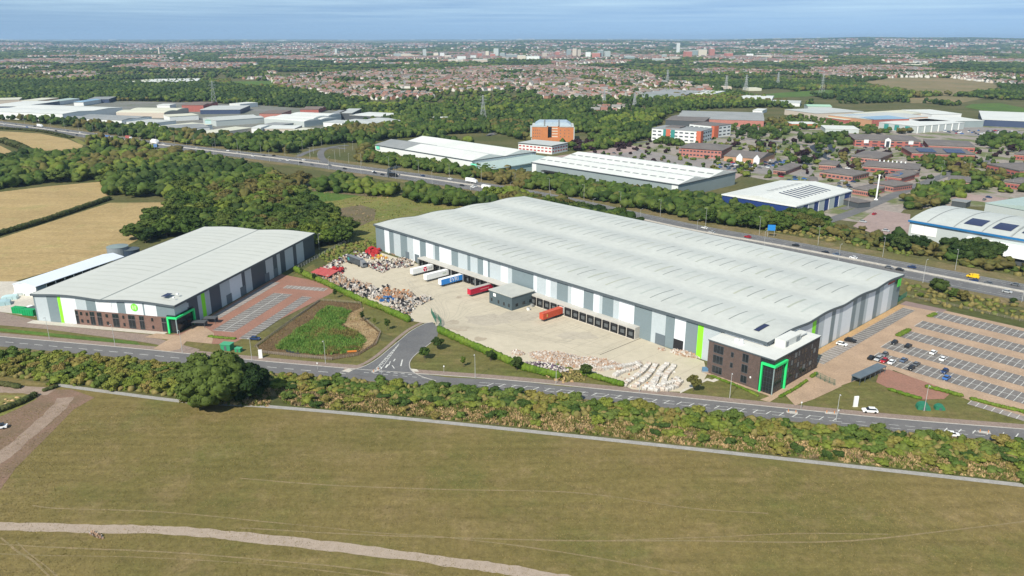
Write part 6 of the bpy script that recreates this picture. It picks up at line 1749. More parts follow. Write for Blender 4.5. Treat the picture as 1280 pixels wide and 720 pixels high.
for k_, cs_ in (('mid',[(.058,.098,.018),(.080,.118,.024),(.098,.132,.030)]),('light',[(.110,.148,.022),(.142,.168,.028),(.160,.165,.036)]),('olive',[(.140,.142,.030),(.170,.150,.038),(.200,.155,.050)]),('dark',[(.035,.065,.014),(.048,.080,.018)])):
    FM['shrub_'+k_] = greens('shrub_'+k_, cs_, fine=.6, fine_amt=.3)
# shrub band between the road and the footpath
def lerp(P, x):
    for i in range(len(P)-1):
        if P[i][0] <= x <= P[i+1][0]:
            t = (x-P[i][0])/(P[i+1][0]-P[i][0]); return P[i][1]+t*(P[i+1][1]-P[i][1])
TOP = [(-200,424),(0,441),(160,455),(230,462),(330,466),(440,476),(560,484),(660,491),(800,506),(960,523),(1120,539),(1280,552),(1420,565),(1600,584)]
MID = [(-200,452),(0,470),(100,483),(200,494),(232,497),(330,482),(440,493),(560,504),(660,514),(800,531),(960,548),(1120,568),(1280,582),(1420,600),(1600,620)]
band = [(x, lerp(TOP, x)) for x in range(-200, 1601, 40)] + [(x, lerp(MID, x)) for x in range(1600, -201, -40)]
X, Y = fill(band, 4.3, 71, 0, keep=.93)
SB = []
g = np.random.default_rng(72)
for x, y in zip(X, Y):
    px, py = proj(x, y)
    if 222 < px < 332: continue
    left = px < 230; t = (py-lerp(TOP, px))/max(1, lerp(MID, px)-lerp(TOP, px))
    hh = g.uniform(2.3,3.5) if left else g.uniform(1.7,3.1)*(1.05-.35*t)
    u = g.random()
    key = ('light' if u < .52 else 'olive' if u < .78 else 'mid') if left else ('mid' if u < .5 else 'light' if u < .72 else 'olive' if u < .88 else 'dark')
    SB.append((x, y, g.uniform(2.1,3.0), hh, key, px))
low = [(x, lerp(MID, x)-2) for x in range(336, 1601, 40)] + [(x, lerp(PATH, x)-5) for x in range(1600, 335, -40)]
X, Y = fill(low, 4.6, 73, 0, keep=.55)
for x, y in zip(X, Y):
    px, py = proj(x, y); SB.append((x, y, g.uniform(1.3,2.3), g.uniform(1.3,2.4), ['mid','light','olive','dark'][int(g.integers(0,4))], px))
SB = [s for s in SB if -8 < s[5] < 1290]
SB.sort(key=lambda s: math.hypot(s[0], s[1])/s[2]); print('shrubs', len(SB))
sw = {'light':'fresh yellow-green','olive':'olive brown','mid':'mid green','dark':'dark green'}
def where(px):
    for a, b, w_ in ((-99,60,'at the left end of the roadside band'),(60,140,'below the brick fronted warehouse'),(140,232,'just left of the great spreading tree'),(232,430,'just right of the great spreading tree'),(430,560,'opposite the side road junction'),(560,680,'opposite the mown striped lawn'),(680,800,'opposite the rubble heap'),(800,900,'opposite the white bales'),(900,1010,'opposite the dark brick office'),(1010,1110,'opposite the white totem sign'),(1110,1200,'opposite the green tanks'),(1200,1500,'at the right end of the roadside band')):
        if a <= px < b: return w_
def bushrow(S, stuff):
    for (x, y, R_, H_, key, px) in S:
        w_ = where(px); sz = 'tall' if H_ > 3.1 else ('middling' if H_ > 2.3 else 'low')
        r = link('shrub', crown_mesh('bush%d' % rnd.randrange(3), 'shrub_'+key)); r.location = (x, y, -.1)
        r.rotation_euler = (0,0,rnd.uniform(0,6.28)); r.scale = (R_/2.0, R_/2.0, H_/2.7)
        tag(r, f'{sz} {sw[key]} shrub {w_}', 'shrub', f'{sz} {sw[key]} shrubs {w_}')
bushrow(SB[:300], False)
if len(SB) > 300:
    Vs=[];Fs=[];MI=[];n=0; keys=['dark','mid','light','olive']
    for (x,y,R_,H_,key,px) in SB[300:]:
        V,F = SHAPES['bush%d' % rnd.randrange(3)]; a = rnd.uniform(0,6.28); c,s = math.cos(a),math.sin(a)
        P = V*np.array([R_/2.0,R_/2.0,H_/2.7]); P = np.stack([P[:,0]*c-P[:,1]*s+x, P[:,0]*s+P[:,1]*c+y, P[:,2]-.1],1)
        Vs.append(P);Fs.append(F+n);n+=len(P);MI.append(np.full(len(F),keys.index(key)))
    tag(link('shrubbery', np_mesh('shrubbery', np.concatenate(Vs), np.concatenate(Fs), [FM['shrub_'+k] for k in keys], np.concatenate(MI))), 'remaining roadside scrub', kind='stuff')

# verge scrub by the motorway, low bushes as undergrowth
def tufts(name, polys, sp, r_, h_, mats, seed, label, sub=1, px=True, keep=1.0, flat=.8, pad=0, blades=0, patch=6.0):
    """low growth: lumpy tussocks, or sprays of upright stems when blades > 0; colours change in patches"""
    g = np.random.default_rng(seed); Vs=[];Fs=[];n=0;MI=[]; V0,F0=ICO[sub]
    for P in polys:
        X, Y = fill(P, sp, seed, pad, px, keep); m = len(X)
        if not m: continue
        nv = vnoise(X, Y, patch, seed+3)*.62+vnoise(X, Y, patch*.37, seed+4)*.38+g.normal(size=m)*.07
        nv = (nv-.5)*1.7+.5; kk = np.clip((nv*len(mats)).astype(int),0,len(mats)-1)
        if blades:
            B = blades; hv = .55+.9*vnoise(X, Y, patch*.6, seed+9)
            bx_ = (X[:,None]+g.normal(size=(m,B))*sp*.42); by_ = (Y[:,None]+g.normal(size=(m,B))*sp*.42)
            H_ = g.uniform(*h_, (m,B))*hv[:,None]; W_ = g.uniform(*r_, (m,B)); a = g.random((m,B))*math.pi
            lx = g.normal(size=(m,B))*.35*H_; ly = g.normal(size=(m,B))*.35*H_; z = np.full((m,B), .02)
            p0 = np.stack([bx_-np.cos(a)*W_, by_-np.sin(a)*W_, z],2); p1 = np.stack([bx_+np.cos(a)*W_, by_+np.sin(a)*W_, z],2); p2 = np.stack([bx_+lx, by_+ly, H_],2)
            Q = np.stack([p0,p1,p2],2).reshape(-1,3); Vs.append(Q); k = m*B
            Fs.append(np.arange(k*3).reshape(-1,3)+n); n += k*3; MI.append(np.repeat(kk, B)); continue
        R_ = g.uniform(*r_, m); H_ = g.uniform(*h_, m); jit = 1+(g.random((m,len(V0)))-.5)*.9
        Q = V0[None]*jit[:,:,None]*np.stack([R_,R_,H_],1)[:,None,:]; Q += np.stack([X,Y,H_*.35],1)[:,None,:]
        Vs.append(Q.reshape(-1,3)); Fs.append((F0[None]+(np.arange(m)*len(V0))[:,None,None]).reshape(-1,3)+n); n += m*len(V0)
        MI.append(np.repeat(kk, len(F0)))
    return tag(link(name, np_mesh(name, np.concatenate(Vs), np.concatenate(Fs), mats, np.concatenate(MI))), label, kind='stuff')
u1 = ramp_mat('weed_green', [(0,(.08,.11,.02)),(1,(.13,.145,.035))], src='noise', scale=.2, fine=1.2, fine_amt=.3)
u2 = ramp_mat('weed_olive', [(0,(.14,.13,.04)),(1,(.20,.16,.06))], src='noise', scale=.2, fine=1.2, fine_amt=.3)
u3 = ramp_mat('weed_straw', [(0,(.34,.235,.12)),(1,(.43,.31,.165))], src='noise', scale=.2, fine=1.2, fine_amt=.3)
u4 = ramp_mat('weed_brown', [(0,(.17,.125,.07)),(1,(.25,.19,.105))], src='noise', scale=.2, fine=1.2, fine_amt=.35)
tufts('undergrowth', [low, [(226,470),(336,474),(336,508),(226,503)]], 
   .85, (.25,.6), (.35,1.1), [u4,u3,u1,u2,u3,u1,u3,u2], 81, 'brown brambles and straw coloured dead stems between shrubs and path', blades=13, patch=7)
tufts('undergrowth', [band], 2.2, (1.0,1.7), (.8,1.7), [u1,u2,u1], 82, 'weeds filling the gaps of the roadside scrub', sub=1)
tufts('undergrowth', [[(1130,352),(1280,384),(1330,396),(1330,410),(1280,400),(1180,384),(1135,372)]], 2.6, (.8,2.2), (.4,1.5), [u2,u1,u2,u1,u2], 83, 'patchy scrub on the verge between motorway and empty bays', keep=.42)
tufts('undergrowth', [[(850,268),(960,288),(1130,320),(1280,346),(1400,370),(1400,362),(1280,338),(1130,310),(960,280)]], 3.4, (1.0,2.6), (.8,2.0), [u2,u1,u2,u1], 84, 'scrub on the far bank of the motorway', keep=.5, patch=20)
tufts('undergrowth', [[(365,236),(436,236),(640,262),(560,270),(470,300),(436,310),(395,262)]], 3.2, (.3,.7), (.3,.9), [u1,u2,u1,u3], 85, 'rank weeds on the waste ground behind the warehouses', keep=.3, blades=5, patch=20)
tufts('undergrowth', [[(395,318),(437,306),(470,300),(470,316),(410,330)]], 2.4, (.8,1.8), (.5,1.6), [u1,u1,u2], 86, 'bright weeds along the fence behind the stacked yard', keep=.7)
tufts('undergrowth', [[(-60,494),(0,494),(44,495),(20,511),(-20,519)]], 2.4, (.5,1.2), (.2,.6), [u1,u2,u3], 87, 'rank grass in the rough pasture', keep=.5)
r1 = ramp_mat('reed_green', [(0,(.075,.165,.03)),(.6,(.11,.21,.042)),(1,(.15,.24,.055))], src='noise', scale=.12, fine=1.0, fine_amt=.3)
r2 = ramp_mat('reed_pale', [(0,(.12,.20,.035)),(1,(.18,.23,.06))], src='noise', scale=.12, fine=1.0, fine_amt=.3)
tufts('reeds', [[(345,436),(352,428),(372,412),(392,400),(398,390),(410,384),(420,385),(437,390),(432,401),(425,408),(445,415),(458,425),(450,438),(430,442),(400,444),(378,442),(360,438)]], .8, (.12,.3), (.5,1.4), [u2,r2,r1,r1,r2,r1], 88, 'dense green reeds filling the drainage pond', blades=14, patch=9)
tufts('undergrowth', [[(690,455),(728,466),(732,478),(700,478),(680,470)]], 1.3, (.5,1.1), (.3,.8), [u2,u3,u1], 89, 'straw coloured weeds at the foot of the rubble heap', keep=.7)

b1 = ramp_mat('dry_stalk', [(0,(.17,.11,.055)),(1,(.26,.175,.09))], src='noise', scale=.3, fine=1.2, fine_amt=.3)
b2 = ramp_mat('dark_stalk', [(0,(.09,.06,.03)),(1,(.13,.09,.045))], src='noise', scale=.3, fine=1.2, fine_amt=.3)
tufts('bank_weeds', [POND], 1.3, (.10,.25), (.15,.6), [b2,b1,b2,b1,u2], 91, 'brown dead growth on the banks of the drainage pond', blades=7, patch=5)
t1 = ramp_mat('tussock_green', [(0,(.14,.122,.038)),(1,(.18,.148,.05))], src='noise', scale=.1, fine=1.0, fine_amt=.2)
t2 = ramp_mat('tussock_straw', [(0,(.22,.17,.065)),(1,(.28,.215,.095))], src='noise', scale=.1, fine=1.0, fine_amt=.2)
tufts('grass_tufts', [[(-30,520),(60,505),(240,512),(640,548),(900,577),(1300,618),(1300,740),(-30,740)]], 1.25, (.05,.13), (.10,.32), [t1,t2,t1,t2], 92, 'uneven grass tufts across the parched meadow', blades=5, patch=9)
# ------------------------------------------------------------------ vehicles
def paint(n, c, r=.25): return mat('car_paint_'+n, c, rough=r, spec=.5)
CP_ = {'black':paint('black',(.018,.019,.022)),'white':paint('white',(.78,.79,.80)),'red':paint('red',(.38,.015,.03)),'silver':paint('silver',(.40,.42,.44)),'navy':paint('navy',(.02,.045,.13)),
       'blue':paint('blue',(.05,.15,.42)),'grey':paint('grey',(.13,.14,.155)),'slate blue':paint('slate',(.10,.14,.22)),'yellow':paint('yellow',(.75,.48,.02)),'green':paint('green',(.03,.12,.06))}
m_tyre = mat('tyre_rubber', (.02,.02,.02), rough=.8); m_lamp = mat('lamp_lens', (.7,.7,.68), rough=.2); m_tail = mat('tail_lens', (.35,.01,.01), rough=.3)
CARP = {}
def car_parts():
    B = [(-2.1,.30),(2.1,.30),(2.15,.62),(2.0,.82),(1.15,.95),(-1.75,.98),(-2.1,.85)]
    mb = MB()
    w_ = .86
    n = len(B)
    for y, k in ((-w_,1),(w_,1)): pass
    mb.xz = None
    mb.yprism(B[::-1], -w_, w_); body = mb
    top = MB(); R0 = [(-1.75,-.78,.96),(1.05,-.78,.94),(1.05,.78,.94),(-1.75,.78,.96)]; R1 = [(-1.35,-.62,1.44),(.35,-.62,1.44),(.35,.62,1.44),(-1.35,.62,1.44)]
    for i in range(4):
        j = (i+1)%4; top.face([R0[i],R0[j],R1[j],R1[i]])
    roof = MB(); roof.box(-1.37,.37,-.64,.64,1.44,1.49)
    wh = MB()
    return body, top, roof
b_, t_, r__ = car_parts()
GLASSM = t_.mesh('windows', [m_glass])
WH = MB()
mbw = MB()
for i in range(12):
    a = 2*math.pi*i/12; mbw.v.append((.33*math.cos(a), 0, .33*math.sin(a))); 
for i in range(12):
    a = 2*math.pi*i/12; mbw.v.append((.33*math.cos(a), .22, .33*math.sin(a)))
for i in range(12):
    j = (i+1)%12; mbw.f.append((i,j,12+j,12+i)); mbw.m.append(0)
mbw.f.append(tuple(range(11,-1,-1))); mbw.f.append(tuple(range(12,24))); mbw.m += [0,0]
WHEELM = mbw.mesh('wheel', [m_tyre])
mh = MB(); mh.box(2.1,2.17,-.80,-.45,.55,.72); HLM = mh.mesh('headlight', [m_lamp])
mh = MB(); mh.box(2.1,2.17,.45,.80,.55,.72); HLM2 = mh.mesh('headlight', [m_lamp])
CB = {}
def car(x, y, rz, colour, label, group, detail=True, z=0, sc_=1.0, name='car', cat='car'):
    if colour not in CB:
        m = CP_[colour]; CB[colour] = (b_.mesh('body', [m]), r__.mesh('roof', [m]))
        mm_ = MB(); mm_.v = list(b_.v)+[tuple(v) for v in t_.v]+list(r__.v); o1 = len(b_.v); o2 = o1+len(t_.v)
        mm_.f = list(b_.f)+[tuple(k+o1 for k in f) for f in t_.f]+[tuple(k+o2 for k in f) for f in r__.f]; mm_.m = [0]*len(b_.f)+[1]*len(t_.f)+[0]*len(r__.f)
        CB[colour] += (mm_.mesh('car', [m, m_glass]),)
    bm_, rm_, one = CB[colour]
    if not detail:
        o = link(name, one); o.location = (x,y,z); o.rotation_euler = (0,0,rz); o.scale = (sc_,)*3; return tag(o, label, cat, group)
    r = empty(name, (x,y,z), rz, label, cat, group); r.scale = (sc_,)*3
    b = link('body', bm_, r); link('windows', GLASSM, r); link('roof', rm_, r); link('headlight', HLM, b); link('headlight', HLM2, b)
    for wx in (-1.35, 1.35):
        for wy in (-.92, .70):
            o = link('wheel', WHEELM, r); o.location = (wx, wy, .33)
    return r
A0 = TH1 + R(90)     # bay direction in the right car park
for px, py, c, lab in [
    (1117.5,430,'black','black car in the left end bay of the second parking row up'),
    (1135,434,'black','black car three bays right of the end one, second row up'),
    (1166.5,442.5,'white','white estate car parked alone with an empty bay before the white hatchback'),
    (1178.5,450.5,'white','white hatchback in the lower half of the second parking row'),
    (1089,449,'black','black car at the very left end of the lowest parking row'),
    (1097.5,450.5,'silver','silver-blue car between the end black car and the red one'),
    (1105.5,445,'grey','dark grey car behind the red one'),
    (1105,452.8,'red','red car in the lowest parking row'),
    (1114.5,454.5,'white','white car right beside the red one'),
    (1129.5,452,'slate blue','slate blue car alone right of the white one'),
    (1138.5,462,'black','black car nose to nose with a dark grey one'),
    (1145,457,'grey','dark grey car nose to nose with a black one'),
    (1180.5,466,'navy','dark navy car back to back with a brighter blue one'),
    (1183,474,'blue','bright blue car back to back with a dark navy one')]:
    x, y = at(px, py); car(x, y, A0 + (0 if rnd.random()<.5 else math.pi), c, lab, 'cars in the office car park', z=Z(8))
x, y = at(1063,427.5); car(x, y, TH1 + R(10), 'black', 'black car parked beside the striped end wall', 'cars in the office car park', z=Z(9), sc_=1.12)
x, y = at(1052,432); car(x, y, TH1 + R(5), 'white', 'white car parked below the black one by the end wall', 'cars in the office car park', z=Z(9))
x, y = at(319,425); car(x, y, R(-8), 'navy', 'dark navy car at the corner bay of the empty left car park', 'cars in the left car park', z=Z(8))
x, y = at(1087,515.5)
vn = car(x, y, R(172), 'white', 'white van stopped on the footway edge near the totem sign', 'vehicles on the distributor road', z=Z(6), sc_=1.15)
x, y = at(1190,545); car(x, y, R(-12), 'white', 'white car on the distributor road half hidden by shrubs', 'vehicles on the distributor road', z=Z(4))
# little white pickup and trailer at the left edge
x, y = at(-1,536); pk = empty('pickup_truck', (x,y,0), R(20), 'white canopied pickup at the left edge by the stony lane', 'pickup')
mb = MB(); mb.box(-2.4,2.4,-.9,.9,.45,1.1); mb.box(-2.4,.2,-.9,.9,1.1,2.0); mb.build('body', CP_['white'], pk)
mb = MB(); mb.box(.25,1.5,-.8,.8,1.1,1.75); mb.build('cab_glass', m_glass, pk)
for wx in (-1.5,1.5):
    for wy in (-.95,.73): o = link('wheel', WHEELM, pk); o.location = (wx,wy,.36); o.scale = (1.1,1,1.1)
# cars and lorries along the motorway
def mwpt(px, off):
    best = None; Lo = offset_line(MW, off)
    for i in range(len(Lo)-1):
        for t in (0,.25,.5,.75):
            x = Lo[i][0]+(Lo[i+1][0]-Lo[i][0])*t; y = Lo[i][1]+(Lo[i+1][1]-Lo[i][1])*t; q = abs(proj(x,y)[0]-px)
            if best is None or q < best[0]: best = (q, x, y, math.atan2(Lo[i+1][1]-Lo[i][1], Lo[i+1][0]-Lo[i][0]))
    return best[1:]
MC = [(881,10.4,'white'),(890,3.5,'silver'),(933,6.8,'red'),(992,6.8,'black'),(1028,3.4,'black'),(1047,3.4,'slate blue'),(1066,3.4,'white'),(1114,-3,'grey'),(1124,-3,'black'),(1141,6.8,'navy'),(1268,10,'grey'),(1262,-6,'silver'),(1238,3.4,'grey'),
 (563,10.4,'white'),(590,-6.6,'white'),(594,-3.2,'silver'),(577,-6.6,'black'),(528,6.8,'navy'),(468,-3.2,'white'),(470,-6.6,'black'),(476,-10,'black'),(484,6.8,'grey'),(430,-6.6,'black'),(411,-3,'grey'),(379,6.8,'white'),(362,-3,'white'),(350,-6.6,'silver'),(330,3.4,'black'),(318,-3,'white'),(300,6.8,'silver'),(283,10,'white'),(340,10,'black'),(378,-6.6,'black'),(390,-10,'grey'),
 (20,3.4,'grey'),(34,-3.2,'blue'),(45,6.8,'black'),(60,-6.6,'silver'),(70,-3.2,'black'),(86,3.4,'navy'),(101,6.8,'white'),(112,-6.6,'grey'),(120,6.8,'white'),(131,-3.2,'blue'),(140,-6.6,'blue'),(152,3.4,'red'),(160,-3.2,'grey'),(168,-6.6,'black'),(177,3.4,'silver'),(4,-3.2,'white'),(57,3.4,'silver'),(96,-10,'black'),(145,6.8,'grey'),(205,3.4,'white'),(226,-3.2,'black'),(248,6.8,'silver'),(260,-6.6,'grey')]
MC.sort()
for i, (px, off_, c) in enumerate(MC):
    x, y, a = mwpt(px, off_); side = 'far' if off_ > 0 else 'near'
    car(x, y, a + (math.pi if off_ > 0 else 0), c, f'{c} car on the {side} carriageway, {ordw(i+1)} of the motorway cars from the left', 'cars on the motorway', detail=y < 560, z=.12)
def lorry(px, off_, c, lab, ln=11, hh=3.9, grp='lorries on the motorway', cabc='white'):
    x, y, a = mwpt(px, off_); r = empty('lorry', (x,y,.12), a, lab, 'lorry', grp)
    mb = MB(); mb.box(-ln/2, ln/2-2.6, -1.25, 1.25, 1.0, hh); mb.build('cargo_box', c, r)
    mb = MB(); mb.yprism([(ln/2-2.4,.6),(ln/2,.6),(ln/2,1.8),(ln/2-.4,3.0),(ln/2-2.4,3.1)][::-1], -1.2, 1.2); mb.build('cab', CP_[cabc], r)
    for wx in (-ln/2+1.5, -ln/2+2.7, ln/2-1.4):
        for wy in (-1.25, 1.0): o = link('wheel', WHEELM, r); o.location = (wx,wy,.5); o.scale = (1.5,1.1,1.5)
    return r
lorry(50, 10.2, m_white, 'white lorry at the left end of the motorway', 13)
lorry(193, 10.2, m_white, 'white lorry on the far carriageway above the bright tree', 12)
lorry(194, 3.6, m_white, 'white lorry alongside the other white one above the bright tree', 12)
lorry(160, 10.2, mat('faded_red_sheet',(.36,.10,.09),rough=.6), 'red sided lorry in the left motorway traffic', 12)
lorry(136, -3.4, mat('blue_sheet',(.09,.17,.36),rough=.6), 'blue sided lorry in the left motorway traffic', 11)
lorry(492, -10.2, CP_['black'], 'black lorry beside the gantry on the near carriageway', 11, 3.6, cabc='black')
lorry(609, -6.6, m_white, 'white lorry seen over the warehouse roof by the trees', 11)
lorry(590, 10.2, m_white, 'white lorry in front of the grassy far bank', 12)
x, y, a = mwpt(1216, 9.6); r = empty('van', (x,y,.12), a+math.pi, 'bright yellow highway recovery van on the far carriageway', 'van')
mb = MB(); mb.yprism([(-3.0,.5),(3.0,.5),(3.0,1.1),(2.2,1.4),(1.6,2.2),(.3,2.3),(.2,1.3),(-3.0,1.3)][::-1], -1.05, 1.05); mb.build('body', CP_['yellow'], r)
mb = MB(); mb.box(1.0,1.9,-1.08,1.08,1.45,2.0); mb.build('windows', m_glass, r)
mb = MB(); mb.box(-2.6,0,-.8,.8,1.3,2.5); mb.build('load', CP_['yellow'], r)
for wx in (-1.9,1.9):
    for wy in (-1.1,.88): o = link('wheel', WHEELM, r); o.location = (wx,wy,.4); o.scale = (1.2,1,1.2)
x, y, a = mwpt(1217, 3.5); car(x, y, a+math.pi, 'navy', 'navy car just below the yellow recovery van', 'cars on the motorway', z=.12)
# parked cars of the business park, small in the view
bp = [([(1072,178),(1150,179),(1155,186),(1080,186)], 8, .6,'below the arched brick office'),([(1165,184),(1225,187),(1222,194),(1170,190)], 11, .4,'beyond the solar roofed office'),([(980,216),(1015,222),(1000,232),(965,226)], 8, .5,'left of the wide brick offices'),([(1030,221),(1064,226),(1085,244),(1066,246),(1040,232)], 8.5, .5,'behind the black kiosk'),([(1190,242),(1258,249),(1240,253),(1188,246)], 10, .3,'above the blue-eaved shed'),([(700,200),(790,185),(808,187),(740,200)], 16, .25,'in the paved lot by the orange block'),([(893,206),(958,199),(990,203),(960,212),(905,212)], 6.0, .7,'behind the blue shed by the gabled inn'),([(1148,161),(1180,155),(1240,161),(1296,168),(1296,175),(1240,171),(1190,167)], 8, .6,'in front of the car showroom'),
      ([(868,215),(922,219),(905,228),(880,226)], 7.5, .35,'behind the ribbed roof warehouse'),([(1028,205),(1060,206),(1060,213),(1035,212)], 8, .3,'between the brick offices'),([(925,186),(960,184),(985,190),(950,194)], 8, .45,'below the far shops'),
      ([(1066,285),(1095,266),(1130,270),(1128,288),(1105,293)], 12, .06,'in the car park left of the blue-eaved shed')]
ncar = 0; pc = random.Random(8)
for P, sp_, kp, ph in bp:
    X, Y = fill(P, sp_, 90+ncar, 1.0, keep=kp)
    for x, y in list(zip(X, Y))[:75]:
        c = pc.choice(['white','white','black','black','silver','grey','slate blue','red','navy','blue'])
        car(x, y, R(-47)+pc.choice([0, math.pi/2]), c, f'{c} car parked {ph}', f'{c} cars parked {ph}', detail=False, z=.2, sc_=1.05); ncar += 1
print('parked', ncar)

# ------------------------------------------------------------------ trailers at the docks
def trailer(px, py, side, front, lab, roofc=None, ln=14.6, blank=None):
    x, y = at(px, py); x -= 1.3*math.cos(TH1+R(90)); y -= 1.3*math.sin(TH1+R(90)); r = empty('trailer', (x, y, Z(7)), TH1+R(90), lab, 'trailer', 'box trailers backed to the docks')
    mb = MB(); mb.box(-ln/2, ln/2, -1.25, 1.25, 1.15, 4.0, 0, top=1); mb.build('box', [side, roofc or m_white], r)
    mb = MB(); mb.box(-ln/2-.05, -ln/2-.005, -1.2, 1.2, 1.2, 3.95); mb.build('front_panel', front, r)
    mb = MB(); mb.box(-ln/2+.5, ln/2-.2, -.5, .5, .85, 1.14); mb.build('chassis', m_black, r)
    for wx in (ln/2-4.2, ln/2-2.9, ln/2-1.6):
        for wy in (-1.22, 1.0): o = link('wheel', WHEELM, r); o.location = (wx, wy, .5); o.scale = (1.5,1.1,1.5)
    for wy in (-.8, .8): rect_part('landing_leg', r, -ln/2+2.4, -ln/2+2.6, wy-.08, wy+.08, 0, 1.1, m_black)
    return r
t = trailer(531,341.5, m_white, m_white, 'white trailer with a round red emblem, leftmost at the docks')
mb = MB(); mb.cone(0,0,0,.03,1.4,1.4,6); o = mb.build('emblem', mat('emblem_red',(.62,.01,.07),rough=.5), t); o.location=(.8,-1.26,2.6); o.rotation_euler=(R(90),0,0)
mb = MB(); mb.bar((0,0,.05),(0,-1.1,.05),.22); mb.bar((0,0,.05),(.95,.55,.05),.22); mb.bar((0,0,.05),(-.95,.55,.05),.22); mb.build('emblem_lines', m_white, o)
text('dpd', 1.8, (4.0,-1.27,2.55), (R(90),0,0), mat('grey_lettering',(.30,.29,.29),rough=.6), t)
t = trailer(548,348.5, m_white, m_white, 'plain off-white trailer beside the one with a red emblem')
mb = MB(); mb.box(3.2,5.6,-1.275,-1.255,2.3,3.0); mb.build('faint_lettering', mat('faint_green',(.50,.58,.45),rough=.6), t)
t = trailer(566.5,354.5, mat('trailer_blue',(.03,.22,.62),rough=.4), m_white, 'bright blue trailer with large white capital letters')
text('EVRI', 3.0, (1.0,-1.27,2.55), (R(90),0,0), m_white, t)
t = trailer(603,366.5, mat('trailer_red',(.42,.015,.045),rough=.4), mat('trailer_red_front',(.48,.02,.05),rough=.4), 'deep red trailer with a small line of pale lettering, next to the dark cabin', roofc=mat('dusty_roof',(.36,.34,.32),rough=.7))
mb = MB(); mb.box(-1.0,4.6,-1.275,-1.255,2.45,2.85); mb.build('faint_lettering', mat('faint_pink',(.60,.25,.25),rough=.6), t)
t = trailer(691.5,397.5, mat('container_orange',(.50,.085,.04),(.44,.07,.035),.8,.5), mat('container_orange_front',(.48,.08,.04),rough=.5), 'orange-red ribbed shipping container on a trailer at the long dock row', roofc=MATS['container_orange'], ln=12.6)
mb = MB()
for k in range(20): mb.box(-6.1+k*.62, -5.85+k*.62, -1.30, -1.255, 1.25, 3.9)
mb.build('ribs', MATS['container_orange'], t)
mb = MB(); mb.box(-4.2,-3.6,-1.34,-1.31,1.9,3.3); mb.build('yellow_mark', mat('tan_mark',(.62,.35,.10),rough=.6), t)
mb = MB(); mb.box(6.31,6.9,-1.25,1.25,1.1,4.1); mb.build('rear_frame', m_white, t)
x, y = at(446,331.5); r = empty('articulated_lorry', (x,y,Z(7)), TH1+R(0), 'long dark grey curtain sided lorry with rounded roof among the stacks', 'lorry')
mb = MB(); pr = [(-8,1.0),(5.2,1.0),(5.2,4.2),(-8,4.2)]; mb.yprism(pr[::-1], -1.27, 1.27); mb.build('cargo_box', mat('charcoal_curtain',(.05,.06,.07),(.07,.08,.09),.5,.5), r)
mb = MB(); mb.box(-8,5.2,-1.2,1.2,4.205,4.35); mb.build('roof_sheet', mat('grey_sheet',(.17,.18,.20),rough=.6), r)
mb = MB(); mb.yprism([(5.6,.5),(8.0,.5),(8.0,2.2),(7.5,3.4),(5.9,4.2),(5.6,4.2)][::-1], -1.24, 1.24); mb.build('cab', mat('cab_grey',(.20,.21,.225),rough=.4), r)
mb = MB(); mb.box(8.0,8.03,-1.1,1.1,1.9,2.3); mb.yprism([(7.62,3.0),(8.03,2.3),(8.03,2.2),(7.55,3.0)],-1.0,1.0); mb.build('windscreen', m_glass, r)
mb = MB(); mb.box(-7.0,-5.2,-1.30,-1.275,1.8,3.4); mb.build('side_mark', mat('teal_mark',(.05,.25,.25),rough=.5), r)
for wx in (-6.6,-5.3,-4.0,3.6,6.9):
    for wy in (-1.25,1.02): o = link('wheel', WHEELM, r); o.location = (wx,wy,.5); o.scale = (1.5,1.1,1.5)

# ------------------------------------------------------------------ stacked goods in the yard
def goods_mesh(name, seed, mats, n=7, spread=1.0, hmax=1.5, base=True):
    g = random.Random(seed); mb = MB()
    if base: mb.box(-.6*spread,.6*spread,-.5*spread,.5*spread,0,.14,0)
    for i in range(n):
        lx, ly = g.uniform(.35,.9)*spread, g.uniform(.35,.9)*spread
        z0 = g.choice([.142,.142,.5,.8])*1.0; mb.rbox(g.uniform(-.45,.45)*spread, g.uniform(-.4,.4)*spread, lx, ly, z0+i*.003, z0+g.uniform(.3,hmax*.6)+i*.004, g.uniform(0,3), g.randrange(len(mats)), tilt=g.uniform(-.12,.12))
    return mb.mesh(name, mats)
gm = {k: mat('goods_'+k, c, fine=3, fine_amt=.15, rough=.7) for k, c in dict(black=(.03,.03,.034), white=(.58,.55,.51), clear=(.44,.395,.36), cardboard=(.36,.23,.15), wood=(.34,.22,.15), pinkish=(.38,.295,.235), red=(.42,.03,.035), orange=(.50,.20,.07), blue=(.03,.12,.32), yellow=(.62,.45,.06), grey=(.20,.20,.20), dkred=(.22,.03,.05), purple=(.13,.09,.13), redroof=(.45,.09,.085)).items()}
